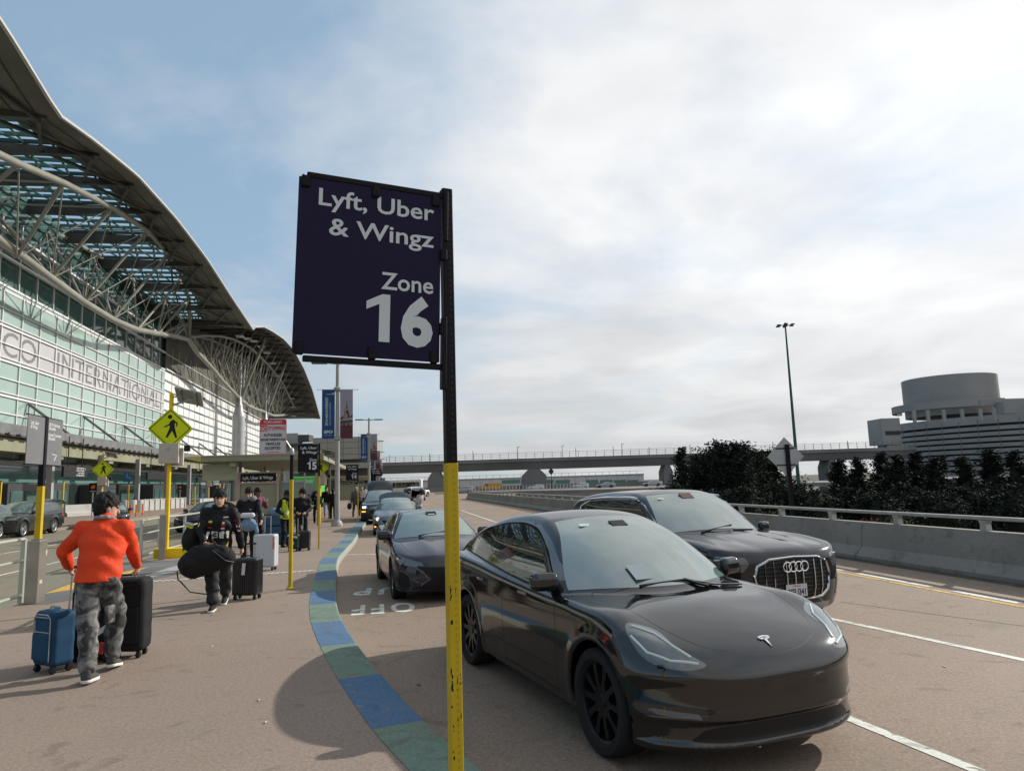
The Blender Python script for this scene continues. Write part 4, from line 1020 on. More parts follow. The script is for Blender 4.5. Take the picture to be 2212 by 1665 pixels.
# rail with little posts in front of the far wall
pr2 = thing('picket_rail', 'low white picket rail along the far ramp below the two pale hatchbacks', 'railing', (0, 140, 0)); q = MB()
u, v = at(1020, 1062, 140), at(1262, 1056, 140)
for i in range(34):
    x_ = u.x + (v.x - u.x) * i / 33; q.box((x_, 0, .45 + .2), (.14, .12, 1.2))
q.box(((u.x + v.x) / 2, 0, .3), (v.x - u.x, .1, .12)); q.build('pickets', WH, pr2)
# parking garage with a round ramp tower, far right
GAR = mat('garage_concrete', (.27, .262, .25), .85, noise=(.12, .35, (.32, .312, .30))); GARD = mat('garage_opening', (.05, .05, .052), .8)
YG = 190.; Rm = 40.
gar = thing('parking_garage', 'grey curved multi storey parking garage with a round drum on its roof', 'parking garage', (at(2100, 1000, YG).x, YG, -7.2))
gx0 = gar.location.x
def zg(y, x=2080, Y=YG): return at(x, y, Y).z + 7.2
def xg(x, Y=YG): return at(x, 950, Y).x - gx0
def arc_band(mb, r, z0, z1, a0, a1, n=40, th=.6, cx0=0, cy0=0):
    V = []
    for i in range(n + 1):
        w = a0 + (a1 - a0) * i / n; ca, sa = cos(w), sin(w)
        V += [(cx0 + r * ca, cy0 + r * sa, z0), (cx0 + r * ca, cy0 + r * sa, z1), (cx0 + (r - th) * ca, cy0 + (r - th) * sa, z1), (cx0 + (r - th) * ca, cy0 + (r - th) * sa, z0)]
    F = []
    for i in range(n):
        q_ = 4 * i
        for e in range(4): F.append((q_ + e, q_ + (e + 1) % 4, q_ + 4 + (e + 1) % 4, q_ + 4 + e))
    F += [(0, 1, 2, 3), (4 * n + 3, 4 * n + 2, 4 * n + 1, 4 * n)]; mb.add(V, F)
ccx = xg(1943, YG + Rm) + Rm; ccy = Rm
q = MB(); q.lathe([(Rm - 1.6, 0), (Rm - 1.6, zg(906))], 48, 'Z', (ccx, ccy, 0)); q.box((ccx + 40, ccy - Rm + 12, zg(910) / 2), (80, 20, zg(910))); q.build('core', GARD, gar)
tops_ = [zg(891)] + [zg(916 + 13.1 * i) for i in range(10)]; bots_ = [zg(910)] + [zg(924.6 + 13.1 * i) for i in range(10)]
for zt_, zb_2 in zip(tops_, bots_):
    bd = MB(); arc_band(bd, Rm, zb_2, zt_, pi * .75, pi * 1.5, 44, .7, ccx, ccy); bd.box((ccx + 40, ccy - Rm + .35, (zt_ + zb_2) / 2), (80, .7, zt_ - zb_2)); bd.build('floor_band', GAR, gar)
jn = MB()
for i in range(13):
    w = pi * .98 + i * pi * .52 / 13; jn.box((ccx + (Rm + .0) * cos(w), ccy + (Rm + .0) * sin(w), zg(900) / 2), (.10, .16, zg(900)), rz=w)
for i in range(9): jn.box((ccx + 5 + 7.5 * i, ccy - Rm - .02, zg(905) / 2), (.16, .1, zg(905)))
jn.build('panel_joint', mat('garage_joint', (.16, .16, .16), .8), gar)
YD = YG + Rm * .9; dl, dr_ = xg(1972, YD), xg(2153, YD); rd = (dr_ - dl) / 2
q = MB(); q.lathe([(rd - .2, zg(880, 2060, YD) - 3), (rd - .2, zg(873, 2060, YD)), (rd, zg(873, 2060, YD)), (rd, zg(818, 2060, YD)), (rd - .6, zg(818, 2060, YD) + .02), (rd - .6, zg(825, 2060, YD))], 56, 'Z', ((dl + dr_) / 2, YD - YG, 0)); q.build('roof_drum', GAR, gar)
rl_ = xg(1948, YD); rr2 = (xg(2180, YD) - rl_) / 2
q = MB(); arc_band(q, rr2, zg(888, 2060, YD), zg(873, 2060, YD), pi * .7, pi * 1.62, 44, 1.5, rl_ + rr2, YD - YG); q.build('ramp_ring', GAR, gar)
q = MB(); q.box((xg(2230, YG + 14), 14, zg(861)), (xg(2330, YG + 14) - xg(2120, YG + 14), 1.2, 1.9)); q.box((xg(2260, YG + 10), 12, zg(876)), (xg(2330, YG + 10) - xg(2165, YG + 10), 4, 3.4)); q.build('upper_ramp', GAR, gar)
q = MB(); 
for x_ in (1985, 2015, 2050, 2090, 2130, 2160): q.box((xg(x_, YG + 5), 6, zg(893)), (.7, .7, 3.4))
q.build('roof_pillar', GAR, gar)
YS = YG + 8; xa, xb = xg(1908, YS), xg(1948, YS)
q = MB(); q.box(((xa + xb) / 2, 12, (zg(903, 1925, YS) + zg(960, 1925, YS)) / 2), (xb - xa, 8, zg(903, 1925, YS) - zg(960, 1925, YS))); q.box((xa + 1.6, 12, zg(960, 1925, YS) / 2), (1.2, 3, zg(960, 1925, YS))); q.build('side_block', GAR, gar)
q = MB(); q.box(((xa + xb) / 2 + .3, 7.95, zg(935, 1925, YS)), ((xb - xa) * .82, .1, 1.1)); q.build('opening', GARD, gar)
# high mast light
hm = gp(1716, 1100, -7.2); hmY = 150.
b_ = at(1718, 1000, hmY); t_ = at(1696, 700, hmY)
mast = thing('high_mast_light', 'very tall green mast with a ring of floodlights on top, over the dark trees', 'light mast', (t_.x, hmY, -7.2))
q = MB(); H = t_.z + 7.2; q.tube([(0, 0, 0), (0, 0, H * .5), (0, 0, H)], [.42, .30, .16], 12); q.build('mast', mat('mast_green', (.035, .10, .075), .5), mast, smooth=True)
for i in range(6):
    w = i * pi / 3 + .3; q = MB(); q.tube([(0, 0, H - .3), (1.3 * cos(w), 1.3 * sin(w), H - .25)], .05, 5); q.box((1.6 * cos(w), 1.6 * sin(w), H - .3), (.85, .55, .28), rz=w, bev=.08); q.build('floodlight', MATS['dark_frame'], mast)
q = MB(); q.lathe([(.1, H - .6), (.5, H - .5), (.5, H - .25), (.2, H + .2), (.02, H + .4)], 14); q.build('head_frame', MATS['dark_frame'], mast)
# station block and other buildings beyond the shelters
SG = mat('station_grey', (.27, .27, .265), .75, noise=(.1, .3, (.31, .31, .30)))
def block(name, label, Y, parts, m=SG):
    a = at(parts[0][0], parts[0][3], Y); root = thing(name, label, 'building', (a.x, Y, -.15))
    for pn, x0, x1, yt, yb, dp, dy, mm in [(('wall',) + tuple(p[:4]) + (p[4] if len(p) > 4 else 10, p[5] if len(p) > 5 else 0, p[6] if len(p) > 6 else m)) for p in parts]:
        u, v = at(x0, yt, Y), at(x1, yt, Y); zt_ = (u.z + v.z) / 2 + .15; zb_ = at((x0 + x1) / 2, yb, Y).z + .15
        q = MB(); q.box(((u.x + v.x) / 2 - a.x, dp / 2 + dy, (zt_ + zb_) / 2), (v.x - u.x, dp, zt_ - zb_)); q.build('wall', mm, root)
    return root
DK = mat('station_dark', (.07, .07, .07), .7)
stn = block('station_building', 'plain grey station block with panel joints behind the lamp post banners', 150, [(676, 800, 944, 992, 14, 0), (676, 800, 992, 1000, 12, .6, DK), (668, 800, 1000, 1012, 14, -.2), (640, 800, 1012, 1060, 10, 1.5, DK)])
q = MB(); 
for x_ in (707, 741, 775):
    u = at(x_, 968, 150); q.box((u.x - stn.location.x, -.03, at(x_, 968, 150).z + .15), (.10, .05, 5.2))
for y_ in (955, 968, 981):
    u, v = at(676, y_, 150), at(800, y_, 150); q.box(((u.x + v.x) / 2 - stn.location.x, -.03, at(738, y_, 150).z + .15), (v.x - u.x, .05, .07))
q.build('panel_joint', mat('joint_dark', (.17, .17, .17), .7), stn)
block('hotel_block', 'low office block with a plant room, between the columns and the tow-away sign', 260, [(582, 676, 975, 1060, 14), (600, 640, 935, 975, 10, 2), (640, 664, 938, 952, 6, 2, DK), (590, 676, 958, 962, 14, -.5, DK)])
# ---------------------------------------------------------------- signs, posts, railings, lamps, shelters
YP = mat('yellow_pole_paint', (.50, .36, .012), .5, noise=(2.5, .3, (.42, .29, .012)), bump=(40, .15)); YB = mat('bright_yellow_paint', (.72, .50, .01), .45)
BP = mat('black_pole_paint', (.007, .006, .010), .5, spec=.15, bump=(50, .08)); NAVY = mat('navy_sign_face', (.012, .0085, .034), .4, spec=.12); BFACE = mat('charcoal_sign_face', (.010, .010, .011), .4, spec=.12)
LETW = mat('reflective_white', (.50, .54, .57), .4, noise=(4, .4, (.56, .60, .60))); RED = mat('sign_red', (.50, .03, .035), .45); SWHITE = mat('sign_white', (.48, .48, .48), .45); INK = mat('sign_black', (.015, .015, .015), .5)
FLUO = mat('fluorescent_yellow_green', (.52, .60, .0), .45, noise=(3, .4, (.58, .64, .01))); GALV = mat('galvanised_steel', (.36, .37, .36), .4, metal=.6, noise=(4, .3, (.30, .30, .29))); STAIN = mat('brushed_stainless', (.36, .33, .29), .35, metal=.7, noise=(2, .3, (.30, .27, .23)))
BOXM = mat('beige_cabinet', (.42, .37, .32), .55); RAILM = mat('pale_rail', (.48, .49, .42), .35, metal=.5)
def fit_text(mb, txt, x1, z, cap, w, y, M=None, left=None, bold=.03):
    V, F = text_mesh(txt, 1, depth=.0, bold=bold); 
    if not V: return
    xs = [v[0] for v in V]; V0, _ = text_mesh('H', 1, depth=0., bold=bold); ch = max(v[2] for v in V0); sx = w / (max(xs) - min(xs)); sz_ = cap / ch
    off = (x1 - w) if left is None else left
    W = [Vector((off + (x - min(xs)) * sx, y, z + zz * sz_)) for x, yy, zz in V]
    mb.add([M @ v for v in W] if M else W, F)
def sq_pole(root, z0, z1, zc, a=.025, rot=0., low=YP, high=BP, holes=False):
    q = MB(); q.box((0, 0, (zc + z1) / 2), (2 * a, 2 * a, z1 - zc), rz=rot, bev=.004); o = q.build('upper_pole', high, root)
    q = MB(); q.box((0, 0, (z0 + zc) / 2), (2 * a + .003, 2 * a + .003, zc - z0), rz=rot, bev=.004); p = q.build('lower_pole', low, root)
    if holes:
        for zz0, zz1, par, mm in ((z0 + .05, zc - .02, p, mat('hole_yellow', (.30, .21, .01), .7)), (zc + .02, z1 - .04, o, mat('hole_black', (.05, .045, .06), .5))):
            q = MB(); z = zz0; Mr = Matrix.Rotation(rot, 4, 'Z')
            while z < zz1:
                n = 9
                V = []
                for rr_ in (.0055, .0038):
                    for k in range(n): w = 2 * pi * k / n; V.append(Mr @ Vector((.004 + rr_ * cos(w), -a - .0022, z + rr_ * sin(w))))
                q.add(V, [(k, (k + 1) % n, n + (k + 1) % n, n + k) for k in range(n)]); z += .0254
            q.build('punched_hole', mm, par)
    return p
def zone_sign(num, pos, rz, label, face=NAVY, tilt=0., holes=False, zc=1.87, H=.755, W=.575, zb=2.235, group='ride zone signs on yellow and black posts', prot=0.):
    root = thing('zone_sign', label, 'sign', pos, rz, group)
    p = sq_pole(root, 0, zb + H + .045, zc, .0228, prot, holes=holes)
    M = Matrix.Translation((-.045, -.012, zb)) @ Matrix.Rotation(tilt, 4, 'Y')
    q = MB().at(M); q.box((-W / 2, 0, H / 2), (W, .006, H)); pn = q.build('sign_panel', face, root)
    for z, L in ((H + .012, W - .02), (-.018, W - .03)):
        q = MB().at(M); q.box((-L / 2 + .03, .004, z), (L + .04, .022, .024), bev=.004); q.build('frame_bar', BP, root)
    for z in (H - .03, .03):
        for x in (-W + .03, -W * .47, -.02): q = MB().at(M); q.box((x - .005, -.006, z + (.012 if z > .1 else -.012)), (.034, .016, .05), bev=.008); q.build('clamp', BP, root)
    for x, z in ((.012, H - .25), (.012, .14)): q = MB().at(M); q.box((x, -.004, z), (.03, .03, .05), bev=.006); q.build('clamp', BP, root)
    for z, l_ in ((H - .08, .22), (.04, .30)): q = MB().at(M); q.box((.018, 0, z), (.02, .04, l_), bev=.004); q.build('bracket', BP, root)
    q = MB().at(M); y = -.0045; r = -.03
    kx, kz = W / .575, H / .755
    for t, zz, cap, w in (('Lyft, Uber', .642, .074, .468), ('& Wingz', .517, .074, .425), ('Zone', .305, .074, .215), (str(num)[1:], .072, .208, .132)):
        fit_text(q, t, r, zz * kz, cap * kz, w * kx, y, bold=.014 if len(t) > 1 else .04)
    q.prism([(r * 1. + (x - .275) * kx, (.072 + z * .208) * kz) for x, z in ((.055, 0), (.098, 0), (.098, 1), (.066, 1), (.004, .83), (.004, .66), (.055, .79))], y, y - .001, 'XZ')
    q.build('lettering', LETW, pn)
    return root
pz = at(968, 700, 2.87)
z16 = zone_sign(16, (pz.x, pz.y, 0), R(22.5), 'large dark navy zone 16 sign nearest the camera on a chipped yellow and black post', tilt=R(1.6), holes=True, zc=at(974, 1000, 2.87).z, prot=R(2), H=.705, W=.578, zb=2.268)
low = [o for o in z16.children if o.name.startswith('lower_pole')][0]
q = MB(); rr = random.Random(5); Mr = Matrix.Rotation(R(2), 4, 'Z')
for i in range(46):
    z = rr.choice([rr.uniform(.1, 1.1), rr.uniform(.1, .9), 1.36, 1.02]) + rr.uniform(-.03, .03); w, h = rr.uniform(.001, .0035), rr.uniform(.003, .016); x = rr.choice([-.0235, -.021, -.018, .002, .02]) + rr.uniform(-.002, .002); n = 6
    if i == 0: x, z, w, h = -.018, 1.245, .007, .010
    V = [Mr @ Vector((x * .85 + w * cos(2 * pi * k / n) * rr.uniform(.6, 1.3), -.0243 - .0008, z + h * sin(2 * pi * k / n) * rr.uniform(.6, 1.3))) for k in range(n)]; q.add(V, [tuple(range(n))])
q.build('paint_chip', BP, low)
p15 = (-5.86, 21.3); zone_sign(15, (*p15, 0), R(14), 'black zone 15 sign on a yellow and black post beside the lamp post', BFACE, zc=2.13, zb=2.27, H=.80)
p14 = gp(774, 1127); zone_sign(14, (-8.2, 37.2, 0), R(12), 'black zone 14 sign right of the tall lamp post, by the kerb', BFACE, zc=1.95, zb=2.15, H=.78)
p13 = at(824, 1100, 55); zone_sign(13, (p13.x, 55, 0), R(12), 'small black zone 13 sign behind the second lamp post', BFACE, zc=1.95, zb=2.15, H=.9, W=.75)
# tow-away sign
P = gp(627, 1272); root = thing('tow_away_sign', 'white and red tow-away no stopping sign on a yellow post by the kerb', 'sign', (P.x, P.y, 0), R(12))
q = MB(); q.tube([(0, 0, 0), (0, 0, 1.95)], .036, 14); q.lathe([(.036, 0), (.07, .0), (.07, .02), (.04, .04)], 12); q.build('lower_pole', YP, root, smooth=True)
q = MB(); q.tube([(0, 0, 1.95), (0, 0, 2.42)], .035, 14); q.build('upper_pole', BP, root, smooth=True)
q = MB(); q.lathe([(.038, 2.40), (.042, 2.44), (.035, 2.50), (.012, 2.53)], 12); q.tube([(0, 0, 2.49), (-.11, 0, 2.66)], .014, 6); q.build('post_cap', GALV, root, smooth=True)
W_, H_ = .475, .64; X0 = -.10 - W_; Z0 = 2.42
def rrect(w, h, r, n=4):
    out = []
    for cx_, cz_, a0 in ((w - r, r, -pi / 2), (w - r, h - r, 0), (r, h - r, pi / 2), (r, r, pi)):
        for i in range(n + 1): a = a0 + pi / 2 * i / n; out.append((cx_ + r * cos(a), cz_ + r * sin(a)))
    return out
q = MB(); q.at(Matrix.Translation((X0, 0, Z0))); q.prism(rrect(W_, H_, .04), -.003, .003, 'XZ'); pn = q.build('sign_panel', SWHITE, root)
q = MB(); q.at(Matrix.Translation((X0, 0, Z0))); q.box((W_ / 2, -.0045, H_ - .052), (W_ - .02, .003, .09)); q.box((.072, -.0045, H_ - .165), (.125, .003, .115))
for a_, b_ in (((W_ / 2, .008), (W_ - .05, .007)), ((W_ / 2, H_ - .006), (W_ - .05, .007))): q.box((a_[0], -.0045, a_[1]), (b_[0], .003, b_[1]))
for x in (.007, W_ - .007): q.box((x, -.0045, H_ / 2), (.007, .003, H_ - .07))
q.build('red_field', RED, pn)
q = MB(); q.at(Matrix.Translation((X0, 0, Z0))); fit_text(q, 'TOW-AWAY', 0, H_ - .075, .048, .33, -.007, left=.07); fit_text(q, 'NO', 0, H_ - .215, .088, .112, -.007, left=.015); q.build('white_letter', SWHITE, pn)
q = MB(); q.at(Matrix.Translation((X0, 0, Z0))); fit_text(q, 'STOPPING', 0, H_ - .195, .062, .30, -.006, left=.15); fit_text(q, 'TOW-AWAY ZONE', 0, .03, .016, .22, -.006, left=.13); q.build('red_letter', RED, pn)
q = MB(); q.at(Matrix.Translation((X0, 0, Z0)))
for t, z, cap, w in (('AUTHORIZED', .325, .05, .33), ('GROUND TRANSPORTATION', .245, .046, .43), ('VEHICLES', .165, .05, .26), ('EXCEPTED', .085, .05, .27)): fit_text(q, t, 0, z, cap, w, -.006, left=(W_ - w) / 2)
q.build('black_letter', INK, pn)
# pedestrian crossing signs with a solar panel
PED = [[(.02, .20), (.075, .245), (.10, .24), (.13, .20), (.185, .165), (.175, .06), (.150, .06), (.155, .135), (.12, .155), (.125, .02), (.185, -.25), (.145, -.265), (.065, -.06), (-.03, -.25), (-.075, -.235), (.0, -.02), (.015, .09), (-.10, .03), (-.115, .055), (-.005, .125)]]
def crossing(loc, rz, dz, d, label, box=True, solar=True, base=True, h=None, group='yellow pedestrian crossing signs'):
    """dz: height of the diamond's centre, d: its half diagonal"""
    root = thing('crossing_sign', label, 'sign', loc, rz, group); top = dz + d + .42
    q = MB(); q.tube([(0, 0, 0), (0, 0, top)], .057, 14); q.build('pole', YB, root, smooth=True)
    rd = d * .12; poly = [(0, -d + rd * .4), (rd, -d + rd), (d - rd, -rd), (d - rd * .4, 0), (d - rd, rd), (rd, d - rd), (0, d - rd * .4), (-rd, d - rd), (-d + rd, rd), (-d + rd * .4, 0), (-d + rd, -rd), (-rd, -d + rd)]
    q = MB().at(Matrix.Translation((0, -.07, dz))); q.prism(poly, -.004, .004, 'XZ'); pn = q.build('sign_panel', FLUO, root)
    q = MB().at(Matrix.Translation((0, .07, dz))); q.prism(poly, -.004, .004, 'XZ'); q.build('rear_panel', FLUO, root)
    q = MB().at(Matrix.Translation((0, -.0765, dz))); w = d * .035
    for a, b in (((0, -1), (1, 0)), ((1, 0), (0, 1)), ((0, 1), (-1, 0)), ((-1, 0), (0, -1))):
        A, B = Vector((a[0], 0, a[1])) * d * .90, Vector((b[0], 0, b[1])) * d * .90; A2, B2 = A * (1 - w / d * 1.6), B * (1 - w / d * 1.6); q.add([A, B, B2, A2], [(3, 2, 1, 0)])
    for poly_ in PED: q.prism([(x * d * 1.95 - .04 * d, z * d * 1.75 + .0 * d) for x, z in poly_], -.001, .001, 'XZ')
    n = 14; q.prism([(-.02 * d + .10 * d * cos(2 * pi * i / n) , .56 * d + .10 * d * sin(2 * pi * i / n)) for i in range(n)], -.001, .001, 'XZ')
    q.build('walking_figure', INK, pn)
    if box:
        q = MB(); q.box((.0, -.10, dz - d * .93 - .15), (.50, .20, .56), bev=.012); q.box((.12, .14, dz - d - .20), (.45, .22, .50), bev=.012); q.build('control_box', BOXM, root)
        q = MB(); q.box((-.02, -.203, dz - d + .0), (.09, .006, .08)); q.box((.13, -.203, dz - d - .27), (.13, .006, .035)); q.build('box_label', GALV, root)
        q = MB(); q.box((.45, -.02, dz - d + .03), (.16, .10, .17), bev=.01); q.box((.45, -.075, dz - d + .03), (.09, .02, .11)); q.build('beacon', INK, root)
    if solar:
        M = Matrix.Translation((.46, 0, top - .10)) @ Matrix.Rotation(R(-22), 4, 'X') @ Matrix.Rotation(R(14), 4, 'Y')
        q = MB().at(M); q.box((0, 0, 0), (.72, .80, .035)); q.box((-.2, 0, -.05), (.03, .8, .05)); q.box((.2, 0, -.05), (.03, .8, .05)); sp_ = q.build('solar_panel', mat('solar_frame', (.30, .31, .30), .4, metal=.5), root)
        q = MB().at(M); q.box((0, 0, .021), (.66, .74, .006)); q.build('solar_cells', mat('solar_cells', (.01, .012, .03), .1), sp_)
        q = MB(); q.tube([(0, 0, top - .36), (.55, 0, top - .15)], .028, 6); q.tube([(0, 0, top - .12), (.35, 0, top - .08)], .02, 6); q.tube([(0, -.04, top - .25), (.1, -.08, top - .33), (.3, 0, top - .18)], .006, 4); q.build('solar_arm', GALV, root)
    if base:
        q = MB(); q.box((.12, .12, .13), (.85, .42, .26), bev=.01); q.build('base_block', YB, root)
        q = MB(); q.box((-.105, -.02, .60), (.10, .26, 1.2)); q.build('cover_plate', STAIN, root)
    return root
PX1 = gp(356, 1206); Yd = PX1.y + .1
c0 = at(363, 926, Yd); dd = (at(363, 880, Yd).z - at(363, 972, Yd).z) / 2
crossing((PX1.x - .02, Yd, 0), R(18), c0.z, dd * .98, 'nearest and largest yellow pedestrian crossing sign, with solar panel and beige cabinet')
def cross_px(x, y, half, Y, label, **k):
    c = at(x, y, Y); d = half / FPX * Y * 1.02; return crossing((c.x, Y, -.15 if k.pop('road', 0) else 0), R(20), c.z, d, label, **k)
cross_px(222, 1014, 21, 47, 'smaller yellow crossing sign left of centre, above the head of the man in orange', base=False)
cross_px(691, 1011, 18, 37, 'yellow crossing sign half hidden behind the zone 15 sign', base=False)
cross_px(452, 1034, 9, 95, 'tiny distant yellow crossing sign under the edge of the shelter panel', base=False, solar=False)
# grey double panel direction sign at the left
P = gp(81, 1300); root = thing('direction_sign', 'grey two panel direction sign on a black and yellow post at the left edge', 'sign', (-8.2, 12.3, 0), TRZ + R(0))
q = MB(); q.box((0, 0, .52), (.30, .20, 1.04), bev=.01); q.box((.0, 0, 1.05), (.14, .14, .03)); q.build('post_cover', STAIN, root)
q = MB(); q.box((-.05, -.102, .35), (.10, .004, .06)); q.box((.1, -.102, .82), (.05, .004, .09)); q.build('cover_label', BOXM, root)
zy = at(85, 1050, 12.3).z; q = MB(); q.box((0, 0, (1.04 + zy) / 2), (.095, .095, zy - 1.04), bev=.006); q.build('lower_pole', YP, root)
zt = at(93, 900, 12.3).z; q = MB(); q.box((0, 0, (zt + zy) / 2), (.09, .09, zt - zy), bev=.006); q.build('upper_pole', BP, root)
zb_ = at(92, 1003, 12.3).z; zt2 = at(92, 903, 12.3).z; GF = mat('grey_sign_face', (.135, .135, .14), .5, noise=(2, .4, (.16, .16, .165)))
for sx_, lines in ((-1, ((('Lyft, Uber', .66, .28), ('& Wingz', .575, .24)))), (1, (('SFO Parking', .68, .42), ('Shuttle', .60, .26), ('Hotel Courtesy', .46, .50), ('Shuttle', .38, .26)))):
    w_ = .60; x0 = .05 if sx_ > 0 else -.05 - w_; H__ = zt2 - zb_
    q = MB(); q.box((x0 + w_ / 2, -.02, zb_ + H__ / 2), (w_, .012, H__)); pn = q.build('sign_panel', GF, root)
    q = MB(); q.box((x0 + w_ / 2, -.0, zt2 + .01), (w_, .03, .02)); q.box((x0 + w_ / 2, -.0, zb_ - .01), (w_, .03, .02)); q.build('frame_bar', BP, root)
    q = MB()
    for t, z, w in lines: fit_text(q, t, 0, zb_ + H__ * (z + .16), .055, w, -.027, left=x0 + (.10 if sx_ < 0 else .05))
    if sx_ > 0:
        ax, az = x0 + .30, zb_ + H__ * .22; q.tube([(ax - .10, -.028, az), (ax + .09, -.028, az)], .012, 4); q.tube([(ax + .0, -.028, az + .11), (ax + .09, -.028, az), (ax + .0, -.028, az - .11)], .012, 4)
    q.build('lettering', SWHITE, pn)
# stainless post cover beside the near crossing sign and railings
P = gp(349, 1208); o = thing('cover_post', 'brown grey metal cover post in front of the near yellow crossing pole', 'post', (P.x, P.y, 0), TRZ + .3); q = MB(); q.box((0, 0, .6), (.34, .16, 1.2), bev=.01); q.build('post_body', STAIN, o); q = MB(); q.box((0, -.083, 1.0), (.18, .006, .035)); q.box((.12, -.083, .9), (.04, .006, .06)); q.build('slot', INK, o)
def railing(name, label, pts, hs=(1.06, .70, .12), group='pale metal railings along the pavement edge'):
    root = thing(name, label, 'railing', (*pts[0], 0), 0, group); o = Vector((*pts[0], 0))
    for p in pts: q = MB(); q.box((p[0] - o.x, p[1] - o.y, .53), (.07, .07, 1.08), rz=TRZ); q.build('post', RAILM, root)
    for i in range(len(pts) - 1):
        a, b = Vector((*pts[i], 0)) - o, Vector((*pts[i + 1], 0)) - o
        for h, r_ in zip(hs, (.030, .024, .03)):
            q = MB(); q.tube([a + Vector((0, 0, h)), b + Vector((0, 0, h))], r_, 8)
            q.build('rail', RAILM, root, smooth=True)
    return root
def g2(x, y): v = gp(x, y); return (v.x, v.y)
railing('handrail', 'pale metal railing at the left edge of the picture behind the orange jacket', [g2(44, 1301), (-8.1, 10.6), (-7.9, 9.0)])
railing('handrail', 'pale metal railing between the near crossing sign and the boy with the duffel bag', [g2(303, 1212), (-10.5, 21.1), sp(24.6, 6.4), sp(27.5, 6.4), sp(31.0, 6.4)])
# street lamps with banners
LPM = mat('lamp_post_grey', (.27, .27, .26), .5, noise=(2, .3, (.31, .31, .30))); LPG = mat('lamp_post_green', (.05, .12, .095), .5)
BBLUE = mat('banner_blue', (.012, .075, .22), .6, noise=(1.2, .4, (.012, .04, .10))); BSKY = mat('banner_grey_sky', (.22, .25, .30), .6, noise=(2, .4, (.28, .25, .30))); BRICK = mat('banner_brick', (.085, .03, .04), .7); TAN = mat('banner_tan', (.30, .17, .09), .7)
def lamp(pos, label, poleM, r=.10):
    root = thing('street_lamp', label, 'street lamp', pos, TRZ - pi / 2 + R(2), 'lamp posts with twin banners along the kerb')
    q = MB(); q.tube([(0, 0, 0), (0, 0, 4), (0, 0, 7.9)], [r, r * .85, r * .6], 12); q.lathe([(r * 2.1, 0), (r * 2.1, .12), (r * 1.7, .2), (r * 1.2, .28)], 8); q.lathe([(r * .9, 6.35), (r * 1.5, 6.42), (r * 1.5, 6.52), (r * .7, 6.6)], 12); q.lathe([(r * .9, 4.0), (r * 1.4, 4.05), (r * 1.4, 4.15), (r * .8, 4.2)], 12); q.build('post', poleM, root, smooth=True)
    for s_ in (-1, 1):
        q = MB(); q.tube([(0, 0, 7.7), (s_ * .5, 0, 7.75)], .035, 6); q.box((s_ * .85, 0, 7.74), (.75, .26, .10), bev=.04); q.build('lamp_head', poleM if poleM is LPG else LPG, root)
        q = MB(); q.tube([(0, 0, 6.45), (s_ * .98, 0, 6.45)], .014, 5); q.tube([(0, 0, 4.09), (s_ * .72, 0, 4.09)], .012, 5); q.build('banner_arm', GALV, root)
    q = MB(); q.box((-.42, 0, 5.27), (.60, .012, 2.34)); b1 = q.build('banner', BBLUE, root)
    Mt = Matrix.Translation((-.44, -.009, 4.72)) @ Matrix.Rotation(-pi / 2, 4, 'Y')
    q = MB(); fit_text(q, 'SFO>MONTERREY', 0, 0, .115, 1.38, 0, Mt, left=0, bold=.02)
    Mt = Matrix.Translation((-.31, -.009, 4.72)) @ Matrix.Rotation(-pi / 2, 4, 'Y'); fit_text(q, 'NEW NONSTOP SERVICE', 0, 0, .055, 1.10, 0, Mt, left=0, bold=.0)
    fit_text(q, 'SFO', 0, 4.36, .13, .40, -.009, left=-.62, bold=.05); q.box((-.42, -.009, 4.26), (.38, .004, .012)); q.box((-.38, -.009, 6.22), (.30, .004, .02)); q.box((-.20, -.009, 6.25), (.08, .004, .08)); q.build('banner_lettering', SWHITE, b1)
    q = MB(); q.box((.42, 0, 5.27), (.60, .012, 2.34)); b2 = q.build('banner', BSKY, root)
    def fl(mb, poly, y=-.009): mb.prism([(.12 + x * .60, 4.10 + z * 2.34) for x, z in poly], y, y - .002, 'XZ')
    q = MB(); fl(q, [(0, 0), (1, 0), (1, .30), (0, .30)]); fl(q, [(0, .38), (1, .44), (1, .50), (.78, .44), (.7, .5), (.66, .58), (.36, .56), (.34, .47), (.2, .45), (0, .42)]); fl(q, [(.45, .60), (.60, .60), (.56, .68), (.53, .78), (.51, .68)]); q.build('banner_picture', BRICK, b2)
    q = MB(); fl(q, [(0, .30), (1, .32), (1, .38), (0, .36)], -.011); q.build('banner_picture', mat('banner_slate', (.06, .06, .07), .7), b2)
    q = MB(); fl(q, [(.2, .40), (.6, .42), (.62, .46), (.5, .52), (.42, .56), (.36, .48)], -.0125); fl(q, [(.30, .58), (.68, .59), (.62, .61), (.36, .61)], -.0125)
    for x in (.08, .38, .72): fl(q, [(x, .265), (x + .2, .27), (x + .1, .31)], -.0125)
    q.build('banner_picture', TAN, b2)
    return root
lp0 = gp(728, 1136); l0 = lamp((lp0.x, lp0.y, 0), 'nearest grey lamp post with blue and red brick banners behind the zone 16 sign', LPM, .125)
for i, (s_, lb) in enumerate(((64.4, 'second lamp post from the camera, its banners beside the zone 14 sign'), (95.5, 'third lamp post from the camera with blue and brick banners'), (127, 'fourth lamp post along the kerb before the viaduct'), (158, 'farthest lamp post with banners, under the viaduct'))):
    dup(l0, (*sp(s_, 1.5), 0), l0.rotation_euler.z, lb)
